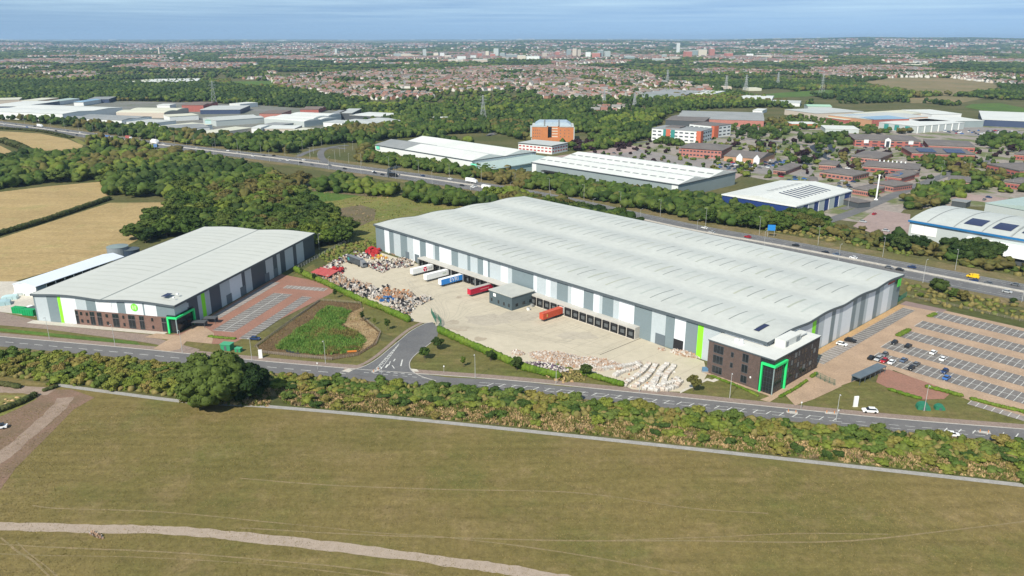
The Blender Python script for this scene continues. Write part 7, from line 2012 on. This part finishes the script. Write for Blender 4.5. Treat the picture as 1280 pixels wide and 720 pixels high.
KIND = {
 'wrapped': [goods_mesh('goods', 10+i, [gm['clear'],gm['pinkish'],gm['clear'],gm['cardboard']], 6) for i in range(3)],
 'bw': [goods_mesh('goods', 20+i, [gm['black'],gm['grey'],gm['white'],gm['black'],gm['white'],gm['clear']], 6, 1.15, 1.6) for i in range(5)],
 'black': [goods_mesh('goods', 30+i, [gm['black'],gm['black'],gm['grey'],gm['clear']], 5, 1.1) for i in range(3)],
 'wood': [goods_mesh('goods', 40+i, [gm['wood'],gm['cardboard'],gm['pinkish'],gm['orange']], 6, 1.1) for i in range(3)],
 'red': [goods_mesh('goods', 50+i, [gm['red'],gm['red'],gm['dkred']], 5, 1.3) for i in range(2)],
 'yellow': [goods_mesh('goods', 60+i, [gm['yellow'],gm['orange'],gm['white']], 5, 1.1) for i in range(2)],
 'blue': [goods_mesh('goods', 70+i, [gm['blue'],gm['blue'],gm['grey']], 5, 1.2) for i in range(2)],
 'mixed': [goods_mesh('goods', 80+i, [gm['purple'],gm['wood'],gm['grey'],gm['white'],gm['dkred'],gm['black']], 7, 1.15) for i in range(5)]}
GW = {'wrapped':('plastic wrapped pallet stack','clear-wrapped pallets'),'bw':('black and white stack of wrapped rolls','black and white stacks'),'black':('black stack of bundled goods','black stacks'),'wood':('brown stack of timber and boxes','brown stacks'),
      'red':('bright red stack of crates','red stacks'),'yellow':('yellow and orange stack','yellow stacks'),'blue':('blue stack of drums and crates','blue stacks'),'mixed':('mixed stack of coloured scrap','mixed stacks')}
ZONES = [
 ([(398,350),(424,343),(434,349),(420,360)], 'wrapped', 2.9, 'in the pale rows behind the red roofed shelter', 1.2),
 ([(414,356),(434,349),(462,357),(470,364),(452,372),(434,366)], 'wrapped', 2.9, 'in the middle of the long stack rows', 1.2),
 ([(422,362),(438,356),(468,361),(482,366),(474,374),(462,374),(440,371)], 'bw', 2.5, 'in the dense rows beside the long hedge', 1.25),
 ([(476,358),(486,356),(490,360),(480,363)], 'black', 3.0, 'standing out at the edge of the wide lane', 1.0),
 ([(482,362),(514,366),(520,371),(500,374),(476,376),(468,375)], 'wood', 2.6, 'right of the black and white rows', 1.2),
 ([(472,375),(494,372),(492,379),(478,379)], 'blue', 2.4, 'in the patch beside the long hedge', 1.1),
 ([(490,378),(500,374),(530,371),(540,375),(520,385),(508,396),(494,392),(486,384)], 'bw', 3.0, 'in the last rows before the yard gate', 1.15),
 ([(496,386),(512,384),(516,392),(506,398)], 'wrapped', 3.0, 'at the corner of the hedge near the gate', 1.0),
 ([(396,341),(412,331),(430,333),(424,340),(404,347)], 'mixed', 3.2, 'around the red shelter', 1.2),
 ([(408,330),(440,318),(462,316),(470,322),(446,326),(424,331)], 'mixed', 3.6, 'along the back fence of the yard', 1.2),
 ([(412,340),(424,334),(434,336),(426,343)], 'red', 3.0, 'between the stacks and the charcoal lorry', 1.5),
 ([(456,318),(462,311),(476,315),(472,322),(460,322)], 'red', 3.0, 'against the dark corner of the long warehouse', 1.6),
 ([(463,325),(468,321),(482,320),(484,324),(470,326)], 'yellow', 2.8, 'in front of the red crates', 1.2),
 ([(456,328),(480,326),(504,322),(520,327),(514,334),(490,336),(478,342),(462,335)], 'mixed', 3.0, 'between the charcoal lorry and the first trailer', 1.2),
 ([(484,316),(492,313),(500,317),(494,320)], 'wrapped', 2.6, 'by the first roller door', 1.4),
]
NG = 0
for P, kind, sp_, ph, s_ in ZONES:
    X, Y = fill(P, sp_*1.02, 300+NG, -99)
    for x, y in zip(X, Y):
        if NG >= 300: break
        a, b_w = GW[kind]; o = link('goods_stack', rnd.choice(KIND[kind])); o.location = (x, y, Z(7)); s = s_*rnd.uniform(.75,1.05)
        o.scale = (s*1.2, s*1.2, s*rnd.uniform(.8,1.3)); o.rotation_euler = (0,0,TH1+rnd.choice([0,math.pi/2,math.pi])+rnd.uniform(-.1,.1))
        tag(o, f'{a} {ph}', 'goods', f'{b_w} {ph}'); NG += 1
print('goods', NG)
# loose litter of goods between the stacks
def litter(name, polys, sp_, mats, seed, label, size=(.3,1.1), hgt=(.2,.9), mound=None, keep=1.0):
    g = random.Random(seed); mb = MB()
    for P in polys:
        X, Y = fill(P, sp_, seed, -99, keep=keep)
        for i, (x, y) in enumerate(zip(X, Y)):
            z0 = mound(x, y) if mound else Z(7)
            mb.rbox(x, y, g.uniform(*size), g.uniform(*size)*.8, z0, z0+g.uniform(*hgt), g.uniform(0,3), g.randrange(len(mats)), tilt=g.uniform(-.25,.25))
    return tag(mb.build(name, mats), label, kind='stuff')
litter('yard_debris', [z[0] for z in ZONES], 1.0, [gm['white'],gm['clear'],gm['black'],gm['pinkish'],gm['grey'],gm['clear'],gm['cardboard'],gm['white'],gm['black']], 5, 'loose wrapped goods and scraps packed between the stacks', (.3,1.0), (.15,.8), keep=.85)
# red sheeted shelter roofs
for k, (P, lab) in enumerate([([(389,345),(401,338.5),(408,340),(396,347)],'left third of the low red sheeted shelter by the hedge'),([(396,347.2),(408,340.2),(416,341.5),(404,349)],'middle third of the low red sheeted shelter'),([(404,349.2),(416,341.7),(424,343),(411,351)],'right third of the low red sheeted shelter')]):
    G_ = gpoly(P); cx = sum(p[0] for p in G_)/4; cy = sum(p[1] for p in G_)/4
    r = empty('red_shelter', (cx,cy,Z(7)), 0, lab, 'shelter', 'low red sheeted shelters'); Lp = [(p[0]-cx,p[1]-cy) for p in G_]
    mb = MB(); mb.prism(Lp, 1.9, 2.1); mb.build('roof', gm['redroof'], r)
    for p in Lp: mb = MB(); mb.cone(p[0]*.93,p[1]*.93,0,1.9,.1,.1,6); mb.build('post', m_steel, r)
# heaps of broken goods beyond the first hedge
def heap(cx, cy, rx, ry, h, seed, mats, n, label, size=(.4,1.5)):
    x0, y0 = at(cx, cy); g = random.Random(seed); mb = MB()
    for i in range(n):
        a = g.uniform(0, 2*math.pi); q = math.sqrt(g.random()); x = x0+rx*q*math.cos(a)*math.cos(-.45)-ry*q*math.sin(a)*math.sin(-.45); y = y0+rx*q*math.cos(a)*math.sin(-.45)+ry*q*math.sin(a)*math.cos(-.45)
        zt = h*(1-q**1.6)*(.7+.3*math.sin(x*1.1)*math.cos(y*1.3)); z = g.uniform(0, max(zt,.1)); mb.rbox(x, y, g.uniform(*size), g.uniform(*size)*.6, max(Z(6),zt-.5), max(Z(7),zt)+g.uniform(.1,.6), g.uniform(0,3), g.randrange(len(mats)), tilt=g.uniform(-.35,.35))
    return tag(mb.build('waste_heap', mats), label, kind='stuff')
hm_ = [gm['pinkish'],gm['wood'],gm['pinkish'],gm['clear'],gm['cardboard'],gm['white'],gm['clear'],gm['clear']]
heap(700,450,13,5.5,2.6,1,hm_+[gm['pinkish']],1500,'large heap of broken timber and pinkish packaging')
heap(684,460,9,2.6,1.6,2,[gm['white'],gm['purple'],gm['black'],gm['clear']],420,'black and white edge of the large heap')
heap(748,455,10,4.2,1.7,3,hm_,800,'right arm of the broken timber heap')
heap(735,460,6,1.6,1.3,4,[gm['white'],gm['clear'],gm['pinkish']],260,'white sacks at the foot of the heap')
heap(647,442.5,2.6,1.5,1.3,5,hm_,130,'little heap of timber by the hedge')
heap(862,443.5,7.5,3.0,1.4,6,[gm['pinkish'],gm['clear'],gm['white'],gm['cardboard']],420,'heap of pale packaging below the lime stripe')
heap(827,437.5,1.2,.8,.9,7,hm_,40,'small spill by the roller door')
# rows of white bales
bale = MB()
for i in range(8):
    a0_, a1_ = math.pi*i/7, math.pi*(i+1)/7
prof = [(-.75,0)]+[(-.75*math.cos(math.pi*i/8), .35+.75*math.sin(math.pi*i/8)) for i in range(9)]+[(.75,0)]
bale.xprism(prof[::-1], -.95, .95); BALE = bale.mesh('bale', [mat('bale_wrap', (.54,.52,.49), (.36,.33,.30), .8, .45, fine=2, fine_amt=.15)])
BALE2 = bale.mesh('bale', [mat('bale_wrap_dirty', (.50,.44,.39), (.34,.27,.22), .9, .5, fine=2, fine_amt=.2)])
ROWS = [((769,471),(800,458)),((782,483),(812,457)),((795,485),(822,458)),((806,487),(828,470)),((812,488),(833,457)),((826,488),(841,458)),((820,489),(846,475)),((752,464),(800,455)),((835,489),(852,479))]
for k, (p, q) in enumerate(ROWS):
    P_ = at(*p); Q_ = at(*q); d = math.dist(P_, Q_); n = int(d/1.12); a = math.atan2(Q_[1]-P_[1], Q_[0]-P_[0])
    for i in range(n):
        t = i/max(1,n-1); wv = .5*math.sin(t*6+k)
        o = link('wrapped_bale', BALE if rnd.random()<.8 else BALE2); o.location = (P_[0]+(Q_[0]-P_[0])*t-math.sin(a)*wv, P_[1]+(Q_[1]-P_[1])*t+math.cos(a)*wv, Z(7)); o.rotation_euler = (0,0,a+math.pi/2+rnd.uniform(-.15,.15)); o.scale=(1.0,rnd.uniform(.9,1.2),rnd.uniform(.85,1.3))
        tag(o, f'white wrapped bale in the {ordw(k+1)} of the curving bale rows beside the road' if k not in (7,) else 'white wrapped bale in the low row joining the timber heap', 'bale', f'bales of the {ordw(k+1)} curving row')
litter('bale_litter', [[(765,480),(780,468),(845,462),(852,486),(815,489),(790,487)]], 2.0, [gm['clear'],gm['white'],gm['grey'],gm['orange'],gm['pinkish']], 15, 'scraps strewn among the white bales', (.3,1.0), (.1,.7), keep=.45)
# sheeted stacks and green skips at the far left
for k, (px, py, lx, ly, h, c, lab) in enumerate([(12,374,7,4,1.8,(.45,.60,.62),'pale aqua sheeted stack by the open shed'),(2,381,8,5,1.9,(.35,.50,.53),'larger aqua sheeted stack at the left edge'),(24,369,5,3,1.5,(.62,.66,.66),'whitish sheeted stack nearest the open shed'),(36,368,5,2.4,1.3,(.60,.64,.58),'low pale stack against the shed gable')]):
    x, y = at(px, py); r = empty('sheeted_stack', (x,y,Z(5)), R(20+k*7), lab, 'goods'); g = random.Random(k)
    mb = MB(); mb.yprism([(-lx/2,0),(lx/2,0),(lx/2-.3,h*.8),(lx/4,h),(-lx/4,h*.95),(-lx/2+.3,h*.7)], -ly/2, ly/2); mb.build('sheet', mat('sheeting_%d'%k, c, rough=.5), r)
    mb = MB()
    for i in range(3): mb.box(-lx/2+i*lx/3+.4,-lx/2+i*lx/3+.5,-ly/2-.03,-ly/2-.005,0,h*.75)
    mb.build('strap', m_black, r)
for px, py, lab in ((25,391.5,'green steel skip, the left one of the pair'),(37.5,394,'green steel skip, the right one touching the warehouse corner')):
    x, y = at(px, py); r = empty('skip', (x,y,Z(5)), R(-12), lab, 'skip', 'green skips')
    mb = MB(); mb.yprism([(-3.0,.1),(3.0,.1),(3.1,2.9),(-3.1,2.9)][::-1], -1.25, 1.25); mb.build('body', mat('skip_green',(.01,.30,.10),rough=.5), r)
    mb = MB()
    for i in range(5): mb.box(-2.6+i*1.25,-2.45+i*1.25,-1.38,-1.255,.2,2.8)
    mb.build('rib', MATS['skip_green'], r)
x, y = at(38,389); r = empty('van', (x,y,Z(5)), R(70), 'white van nosing out behind the left warehouse corner', 'van')
mb = MB(); mb.box(-2.8,1.4,-1,1,.4,2.5); mb.yprism([(1.4,.4),(2.8,.4),(2.8,1.2),(2.2,1.9),(1.4,2.4)][::-1],-1,1); mb.build('body', m_white, r); mb=MB(); mb.box(2.0,2.5,-1.02,1.02,1.3,1.75); mb.build('windows', m_glass, r)

# ------------------------------------------------------------------ street furniture
m_pole = mat('galvanised_pole', (.42,.43,.43), rough=.5)
def pole_meshes(h, arm, dbl=False):
    mb = MB(); mb.cone(0,0,0,h,.11,.06,8); post = mb.mesh('post', [m_pole])
    mb = MB()
    for s in ((-1,1) if dbl else (1,)): mb.bar((0,0,h-.1),(s*arm,0,h+.15),.09)
    ar = mb.mesh('arm', [m_pole]); mb = MB()
    for s in ((-1,1) if dbl else (1,)): mb.box(min(s*arm, s*(arm+.8)), max(s*arm, s*(arm+.8)), -.16,.16,h+.08,h+.22)
    return post, ar, mb.mesh('lantern', [mat('lantern_grey',(.5,.5,.5),rough=.4)])
P8 = pole_meshes(9.6, .5); P12 = pole_meshes(12, 1.4, True); P12s = pole_meshes(12, 1.6)
def lamp_post(x, y, rz, kit, label, group, z=0, s=1.0):
    r = empty('lamp_post', (x,y,z), rz, label, 'lamp post', group); r.scale=(1,1,s)
    p = link('post', kit[0], r); a = link('arm', kit[1], p); link('lantern', kit[2], a); return r
RL = [(62,424,'on the grass in front of the striped warehouse, leftmost'),(144,433,'on the grass below the brick front, second along'),(228,441,'by the drive of the brick fronted warehouse'),(315,451,'on the grass by the white totem of the pond'),
      (407,455,'at the pond fence corner by the road'),(594,473,'at the edge of the mown striped lawn'),(695,480,'at the end of the short hedge'),(799,490,'in front of the white bales'),(912,498,'on the lawn below the brown office wall'),(1045,526,'by the pedestrian island of the office drive'),(1155,514,'between the two green tanks'),(0,418,'at the left edge of the distributor road')]
for px, py, ph in RL:
    x, y = at(px, py); lamp_post(x, y, R(-100), P8, f'tall grey lamp post {ph}', 'lamp posts along the distributor road')
x, y = at(399,312); lamp_post(x, y, 0, P8, 'grey lamp post in front of the dark trees behind the striped warehouse', None)
# motorway columns on both verges
i = 0; MP = []
for off_ in (18.5, -17.5):
    for x, y, a in along(offset_line(MW, off_), 38 if off_ > 0 else 44, 6):
        px, py = proj(x, y)
        if -20 < px < 1290 and y < 1150 and clear_mask(np.array([x]), np.array([y]), 1)[0] or (clear_mask(np.array([x]), np.array([y]), 1).size and -20 < px < 1290 and y < 1150): MP.append((px, x, y, a, off_))
MP.sort()
cf = cn = 0
for px, x, y, a, off_ in MP:
    if off_ > 0: cf += 1; lab = f'motorway lamp column on the far verge, {ordw(cf)} from the left'
    else: cn += 1; lab = f'motorway lamp column on the near verge, {ordw(cn)} from the left'
    lamp_post(x, y, a+(math.pi/2 if off_ < 0 else -math.pi/2), P12s, lab, 'lamp columns on the motorway verges', z=.05)
for k, (px, py) in enumerate([(1164,238),(1109,228),(1176,222),(1179,214),(1128,205),(1230,205),(1147,236),(1015,178),(1033,205),(970,190),(1000,230),(946,196),(890,206),(880,184),(1050,172),(850,196),(1080,190),(1212,215),(1265,236),(1060,260)]):
    x, y = at(px, py); lamp_post(x, y, k, P8, f'business park lamp post, {ordw(k+1)} of those beyond the motorway', 'lamp posts in the business park')
for k, (px, py) in enumerate([(378,187),(402,182),(416,180),(388,196),(425,196),(431,190),(441,188),(436,204),(398,205),(392,192)]):
    x, y = at(px, py); lamp_post(x, y, k, P8, f'interchange lamp post, {ordw(k+1)} of those around the slip loop', 'lamp posts round the interchange')
# white mast, totems, signs
x, y = at(1095,250); r = empty('mast', (x,y,0), 0, 'tall white tapering mast beside the business road', 'mast')
mb = MB(); mb.cone(0,0,.8,19,.62,.5,12); mb.build('shaft', m_white, r); mb = MB(); mb.cone(0,0,0,.8,1.6,1.3,12); mb.build('base', m_white, r); mb = MB(); mb.box(-.8,.8,-.4,.4,19,19.8); mb.build('head', m_white, r)
def totem(px, py, h, wd, rz, lab):
    x, y = at(px, py); r = empty('totem_sign', (x,y,Z(2)), rz, lab, 'sign', 'white totem signs')
    mb = MB(); mb.box(-wd/2,wd/2,-.25,.25,.15,h); mb.build('panel', m_white, r); mb = MB(); mb.box(-wd/2-.15,wd/2+.15,-.4,.4,0,.15); mb.build('plinth', m_conc2, r)
totem(1069,508.5,3.9,1.5,R(10),'white totem sign on the lawn right of the office drive')
totem(326,448,3.6,1.4,R(10),'white totem sign at the pond fence corner')
def road_sign(px, py, w_, h, zt, c, lab, rz=0, name='road_sign'):
    x, y = at(px, py); r = empty(name, (x,y,0), rz, lab, 'road sign')
    mb = MB(); mb.box(-w_/2,w_/2,-.08,.02,zt-h,zt); mb.build('panel', c, r)
    for sx_ in (-w_*.3, w_*.3): mb = MB(); mb.cone(sx_,.1,0,zt,.09,.09,6); mb.build('post', m_pole, r)
m_bsign = mat('blue_sign', (.02,.20,.55), rough=.5)
bx_, by_, ba_ = mwpt(964, 17.8)
r = empty('road_sign', (bx_,by_,.05), R(-12), 'bright blue motorway sign seen over the warehouse roof', 'road sign')
mb = MB(); mb.box(-2.3,2.3,-.1,0,4.2,7.9); mb.build('panel', m_bsign, r)
for sx_ in (-2,2): mb = MB(); mb.cone(sx_,.15,0,7.8,.1,.1,6); mb.build('post', m_pole, r)
mat('faded_blue_sign',(.12,.22,.45),rough=.5)
road_sign(196,196,3.6,3.4,13.5,MATS['faded_blue_sign'],'small pale blue sign among the treetops of the near wood',R(10))
road_sign(455,197,4,4.5,7,m_white,'white board on the bank left of the white warehouse',R(-20))
# gantry over the near carriageway
gx, gy, ga = mwpt(486, -15.5); r = empty('sign_gantry', (gx,gy,.1), ga, 'dark gantry arm with sign boards over the near carriageway', 'gantry')
mb = MB(); mb.box(-.4,.4,-.4,.4,0,8); mb.build('column', m_fascia, r); mb = MB(); mb.box(-.5,.5,0,16,7.2,8.2); mb.build('beam', m_fascia, r)
for k in range(2): mb = MB(); mb.box(-.75,-.52,3+k*6,7+k*6,6.2,8.8); mb.build('board', m_fascia, r)
# pylons with lattice legs
def pylon(px, py, h, lab, far=False):
    x, y = at(px, py); r = empty('pylon', (x,y,0), R(20), lab, 'pylon', 'lattice pylons'); wd = .28 if not far else .5
    mb = MB(); B_ = h*.11
    lv = [0,.16,.32,.48,.62,.74,.84,.92,1.0]
    wz = lambda t: B_*(1-t)**1.25+.35
    for sx_, sy_ in ((-1,-1),(1,-1),(1,1),(-1,1)):
        for i in range(len(lv)-1):
            a, b = lv[i], lv[i+1]; mb.bar((sx_*wz(a),sy_*wz(a),a*h),(sx_*wz(b),sy_*wz(b),b*h),wd)
    for i in range(len(lv)-1):
        a, b = lv[i], lv[i+1]
        for (p, q) in (((-1,-1),(1,-1)),((1,-1),(1,1)),((1,1),(-1,1)),((-1,1),(-1,-1))):
            mb.bar((p[0]*wz(a),p[1]*wz(a),a*h),(q[0]*wz(b),q[1]*wz(b),b*h),wd*.6); mb.bar((q[0]*wz(a),q[1]*wz(a),a*h),(p[0]*wz(b),p[1]*wz(b),b*h),wd*.6)
    mb.build('tower', mat('pylon_steel',(.34,.36,.37),rough=.5), r)
    for t, ln in ((.68,h*.13),(.80,h*.17),(.92,h*.11)):
        m2 = MB(); m2.bar((-ln,0,h*t+.6),(ln,0,h*t+.6),wd); m2.bar((-ln,0,h*t+.6),(0,0,h*t+2.2),wd*.6); m2.bar((ln,0,h*t+.6),(0,0,h*t+2.2),wd*.6); m2.build('crossarm', MATS['pylon_steel'], r)
pylon(604,151,38,'lattice pylon rising from the big wood below the suburb')
pylon(268,131,44,'lattice pylon above the middle of the far estate')
pylon(1027,117,42,'lattice pylon in the green fields left of the retail park')
pylon(907,115,38,'lattice pylon in the woods right of the suburb', True)
pylon(932,113,36,'lattice pylon just right of the first woodland one', True)
pylon(834,104,36,'small hazy pylon in the far woods', True)
pylon(972,107,34,'small pylon at the left end of the green fields', True)
pylon(755,133,30,'pylon standing in front of the little housing strip', True)
pylon(793,134,26,'short pylon right of the little housing strip', True)
# drive furniture: green tanks, shelter, gates, fences
for px, py, s, lab, rz in ((1153.5,511,.72,'large green hooped cover by the lamp post, right of the totem',0),(1174,511.5,.55,'smaller low green cover right of the large one',0),(284.5,437,1.0,'green kiosk box on the grass left of the pond totem',1),(298.5,439.5,.6,'little green cabinet beside the green kiosk',1)):
    x, y = at(px, py); r = empty('green_cover', (x,y,Z(2)), R(-12), lab, 'kiosk', 'green service covers')
    if not rz:
        mb = MB(); mb.yprism([(2.9*s*math.cos(math.pi*i/8), 3.1*s*math.sin(math.pi*i/8)**.7) for i in range(9)][::-1], -2.0*s, 2.0*s); mb.build('cover', mat('green_cover',(.03,.19,.11),(.02,.15,.09),1.0,.6), r)
        mb = MB(); mb.box(-.6*s,.6*s,-2.2*s,-2.02*s,0,1.7*s); mb.build('door', m_fascia, r)
    else:
        mb = MB(); mb.box(-2.1*s,2.1*s,-1.5*s,1.5*s,0,2.6*s); mb.build('cabinet', mat('green_grp',(.03,.25,.12),rough=.5), r)
        mb = MB(); mb.box(-2.3*s,2.3*s,-1.7*s,1.7*s,2.6*s,2.8*s); mb.build('roof', mat('green_grp_light',(.07,.33,.18),rough=.5), r)
        mb = MB(); mb.box(-.5*s,.5*s,-1.56*s,-1.51*s,.1,2.1*s); mb.build('door', m_fascia, r)
SA, SB_ = at(1074.5,482), at(1107,466.5); d = math.dist(SA,SB_); r = empty('cycle_shelter', (*SA,Z(6)), math.atan2(SB_[1]-SA[1],SB_[0]-SA[0]), 'long flat slate grey shelter by the office drive', 'shelter')
mb = MB(); mb.box(0,d,0,3.6,2.5,2.85); mb.build('roof', mat('slate_sheet',(.12,.15,.175),(.10,.125,.15),.3,.5), r)
mb = MB(); mb.box(.1,d-.1,3.3,3.4,.3,2.5); mb.build('back_screen', m_glass2, r)
for k in range(6):
    for yy in (.15,3.2): rect_part('post', r, .2+k*(d-.6)/5, .35+k*(d-.6)/5, yy, yy+.15, 0, 2.5, m_fascia)
for (px, py, l_, lab) in ((250,409,6,'small dark shelter left of the pair beside the green doorway'),(264,404,5.5,'dark shelter with white boxes, right of the pair beside the green doorway')):
    x, y = at(px, py); r = empty('smoking_shelter', (x,y,Z(7)), TH2+R(12), lab, 'shelter'); mb = MB(); mb.box(-l_/2,l_/2,-1.6,1.6,2.4,2.7); mb.build('roof', mat('grey_shelter_roof',(.085,.09,.10),rough=.5), r)
    mb = MB(); mb.box(-l_/2+.1,l_/2-.1,1.4,1.5,.2,2.4); mb.build('back_screen', m_nv, r)
    for sx_ in (-1,1): rect_part('post', r, sx_*(l_/2-.3)-.07, sx_*(l_/2-.3)+.07, -1.5,-1.36,0,2.4, m_fascia)
def rail_fence(pts, h, lab, m, step=2.6, mesh=True, px=True, name='fence', rails=3, z=Z(6)):
    L_ = gpoly(pts) if px else pts; r = empty(name, (0,0,0), 0, lab, 'fence' if name != 'gate' else 'gate'); mb = MB(); pm_ = MB()
    for x, y, a in along(L_, step): pm_.box(x-.05,x+.05,y-.05,y+.05,z,z+h)
    for i in range(len(L_)-1):
        for k in range(rails):
            zz = z+h*(k+1)/rails-.06; mb.bar((*L_[i],zz),(*L_[i+1],zz),.06)
        if mesh:
            for x, y, a in along([L_[i],L_[i+1]], .28): mb.bar((x,y,z+.1),(x,y,z+h),.035)
    o = empty('fence', (0,0,0)); bpy.data.objects.remove(o)
    pm_.build('posts', m, r); mb.build('rails', m, r)
m_gfen = mat('green_fence', (.03,.13,.09), rough=.5); m_wood = mat('weathered_timber', (.30,.25,.205), (.24,.20,.165), 1.0, .85)
rail_fence([(545,404),(541,396),(539,392)], 2.6, 'green steel gate leaf of the service yard, standing open left of the post', m_gfen, 1.6, name='gate')
rail_fence([(548,414),(552,407),(548,400),(541,397)], 2.6, 'green palisade gate across the mouth of the service yard', m_gfen, 1.6, name='gate')
rail_fence([(1020,472),(1032,478),(1044,483)], 2.4, 'green mesh gates across the office drive', m_gfen, 2, name='gate')
rail_fence([(1120,380),(1128,374),(1133,371)], 2.6, 'green mesh fence from the warehouse corner to the verge', m_gfen, 2)
rail_fence([(400,376),(451,380),(453,397),(476,416),(470,431),(447,445),(415,450),(325,441),(320,434),(400,376)], 1.1, 'weathered post and rail fence enclosing the drainage pond', m_wood, 2.0, mesh=False)
rail_fence([(400,376.5),(318,435)], 1.0, 'timber boarding along the car park side of the pond', m_wood, 1.0)
rail_fence([(325,441.5),(370,446.5),(415,450.5)], 1.1, 'close boarded timber fence on the road side of the pond', m_wood, 1.0)
rail_fence([(1100,380)] + [] if False else [(1133,371),(1200,385),(1280,403),(1340,416)], 1.2, 'low timber rail along the top of the office car park', m_wood, 3.0, mesh=False)
rail_fence([(370,338),(392,326),(425,308),(440,303)], 2.2, 'thin mesh fence behind the stacked yard', m_pole, 3.0, mesh=False)
# small things on the kerbs and lawns
for px, py, lab in ((1001,512,'thin white sign post at the left of the office drive'),(397,462,'small sign post on the footway left of the junction'),(477,468,'slim white post on the junction island'),(555,466,'little bollard by the junction tactile paving'),(1047,522,'thin post on the pedestrian island by the office drive')):
    x, y = at(px, py); r = empty('sign_post', (x,y,Z(6)), 0, lab, 'sign post'); mb = MB(); mb.cone(0,0,0,3.0,.06,.06,6); mb.build('post', m_pole, r); mb = MB(); mb.box(-.22,.22,-.06,-.02,2.3,2.8); mb.build('plate', m_white, r)
for k, (px, py, nm, lab) in enumerate([(470,464,'traffic_island','raised island with orange markers at the mouth of the side road'),(1038,517,'traffic_island','raised pedestrian island beside the office drive'),(1230,541,'traffic_island','raised island with two orange markers at the right end of the road'),(990,516,'traffic_island','raised island end at the hatching left of the office drive')]):
    x, y = at(px, py); r = empty(nm, (x,y,Z(7)), R(-12 if k else 55), lab, 'traffic island'); mb = MB(); mb.box(-1.8,1.8,-.7,.7,0,.14); mb.build('kerb', m_kerb, r)
    for sx_ in (-1.2,1.2): mb = MB(); mb.cone(sx_,0,.141,.95,.14,.12,8); mb.build('bollard', mat('orange_marker',(.60,.22,.06),rough=.5), r)
x, y = at(881,465); r = empty('pump_unit', (x,y,Z(7)), 0, 'small blue pump unit beside the brick office corner', 'machine'); mb = MB(); mb.box(-1,1,-.7,.7,.4,1.7); mb.build('housing', mat('faded_blue',(.10,.20,.32),rough=.5), r); mb = MB(); mb.box(-1.2,1.2,-.8,.8,0,.4); mb.build('skid', m_steel, r)
for px, py in ((660.5,388),(665,384),(670,381)):
    x, y = at(px, py); r = empty('gas_cage', (x,y,Z(7)), TH1, {660.5:'white cage at the dark cabin wall, leftmost of three',665:'grey cage at the dark cabin wall, middle of three',670:'grey cage at the dark cabin wall, rightmost of three'}[px], 'cage', 'cages by the dark cabin'); mb = MB(); mb.box(-.6,.6,-.5,.5,0,1.3); mb.build('body', m_white if px < 661 else m_steel, r); mb = MB(); mb.box(-.7,.7,-.6,.6,1.3,1.4); mb.build('lid', m_steel, r)
for px, py in ((105,671),):
    heap(120,670,2.6,.5,.25,9,[gm['wood'],gm['clear'],m_soil],70,'little spill of rubble beside the gravel track',(.15,.6))
# reed-side orange barrier
x, y = at(440,441); r = empty('barrier', (x,y,Z(7)), R(10), 'short orange mesh barrier on the pond bank', 'barrier'); mb = MB(); mb.box(-2,2,-.05,.05,.2,.9); mb.build('mesh', mat('orange_mesh',(.60,.20,.04),rough=.7), r)
for sx_ in (-1.9,1.9): rect_part('stake', r, sx_-.05, sx_+.05, -.12,-.06,0,1.1, m_wood)
for o in COL.objects:
    l_ = o.get('label')
    if l_ and len(l_.split()) > 16: print('LONG', len(l_.split()), l_)
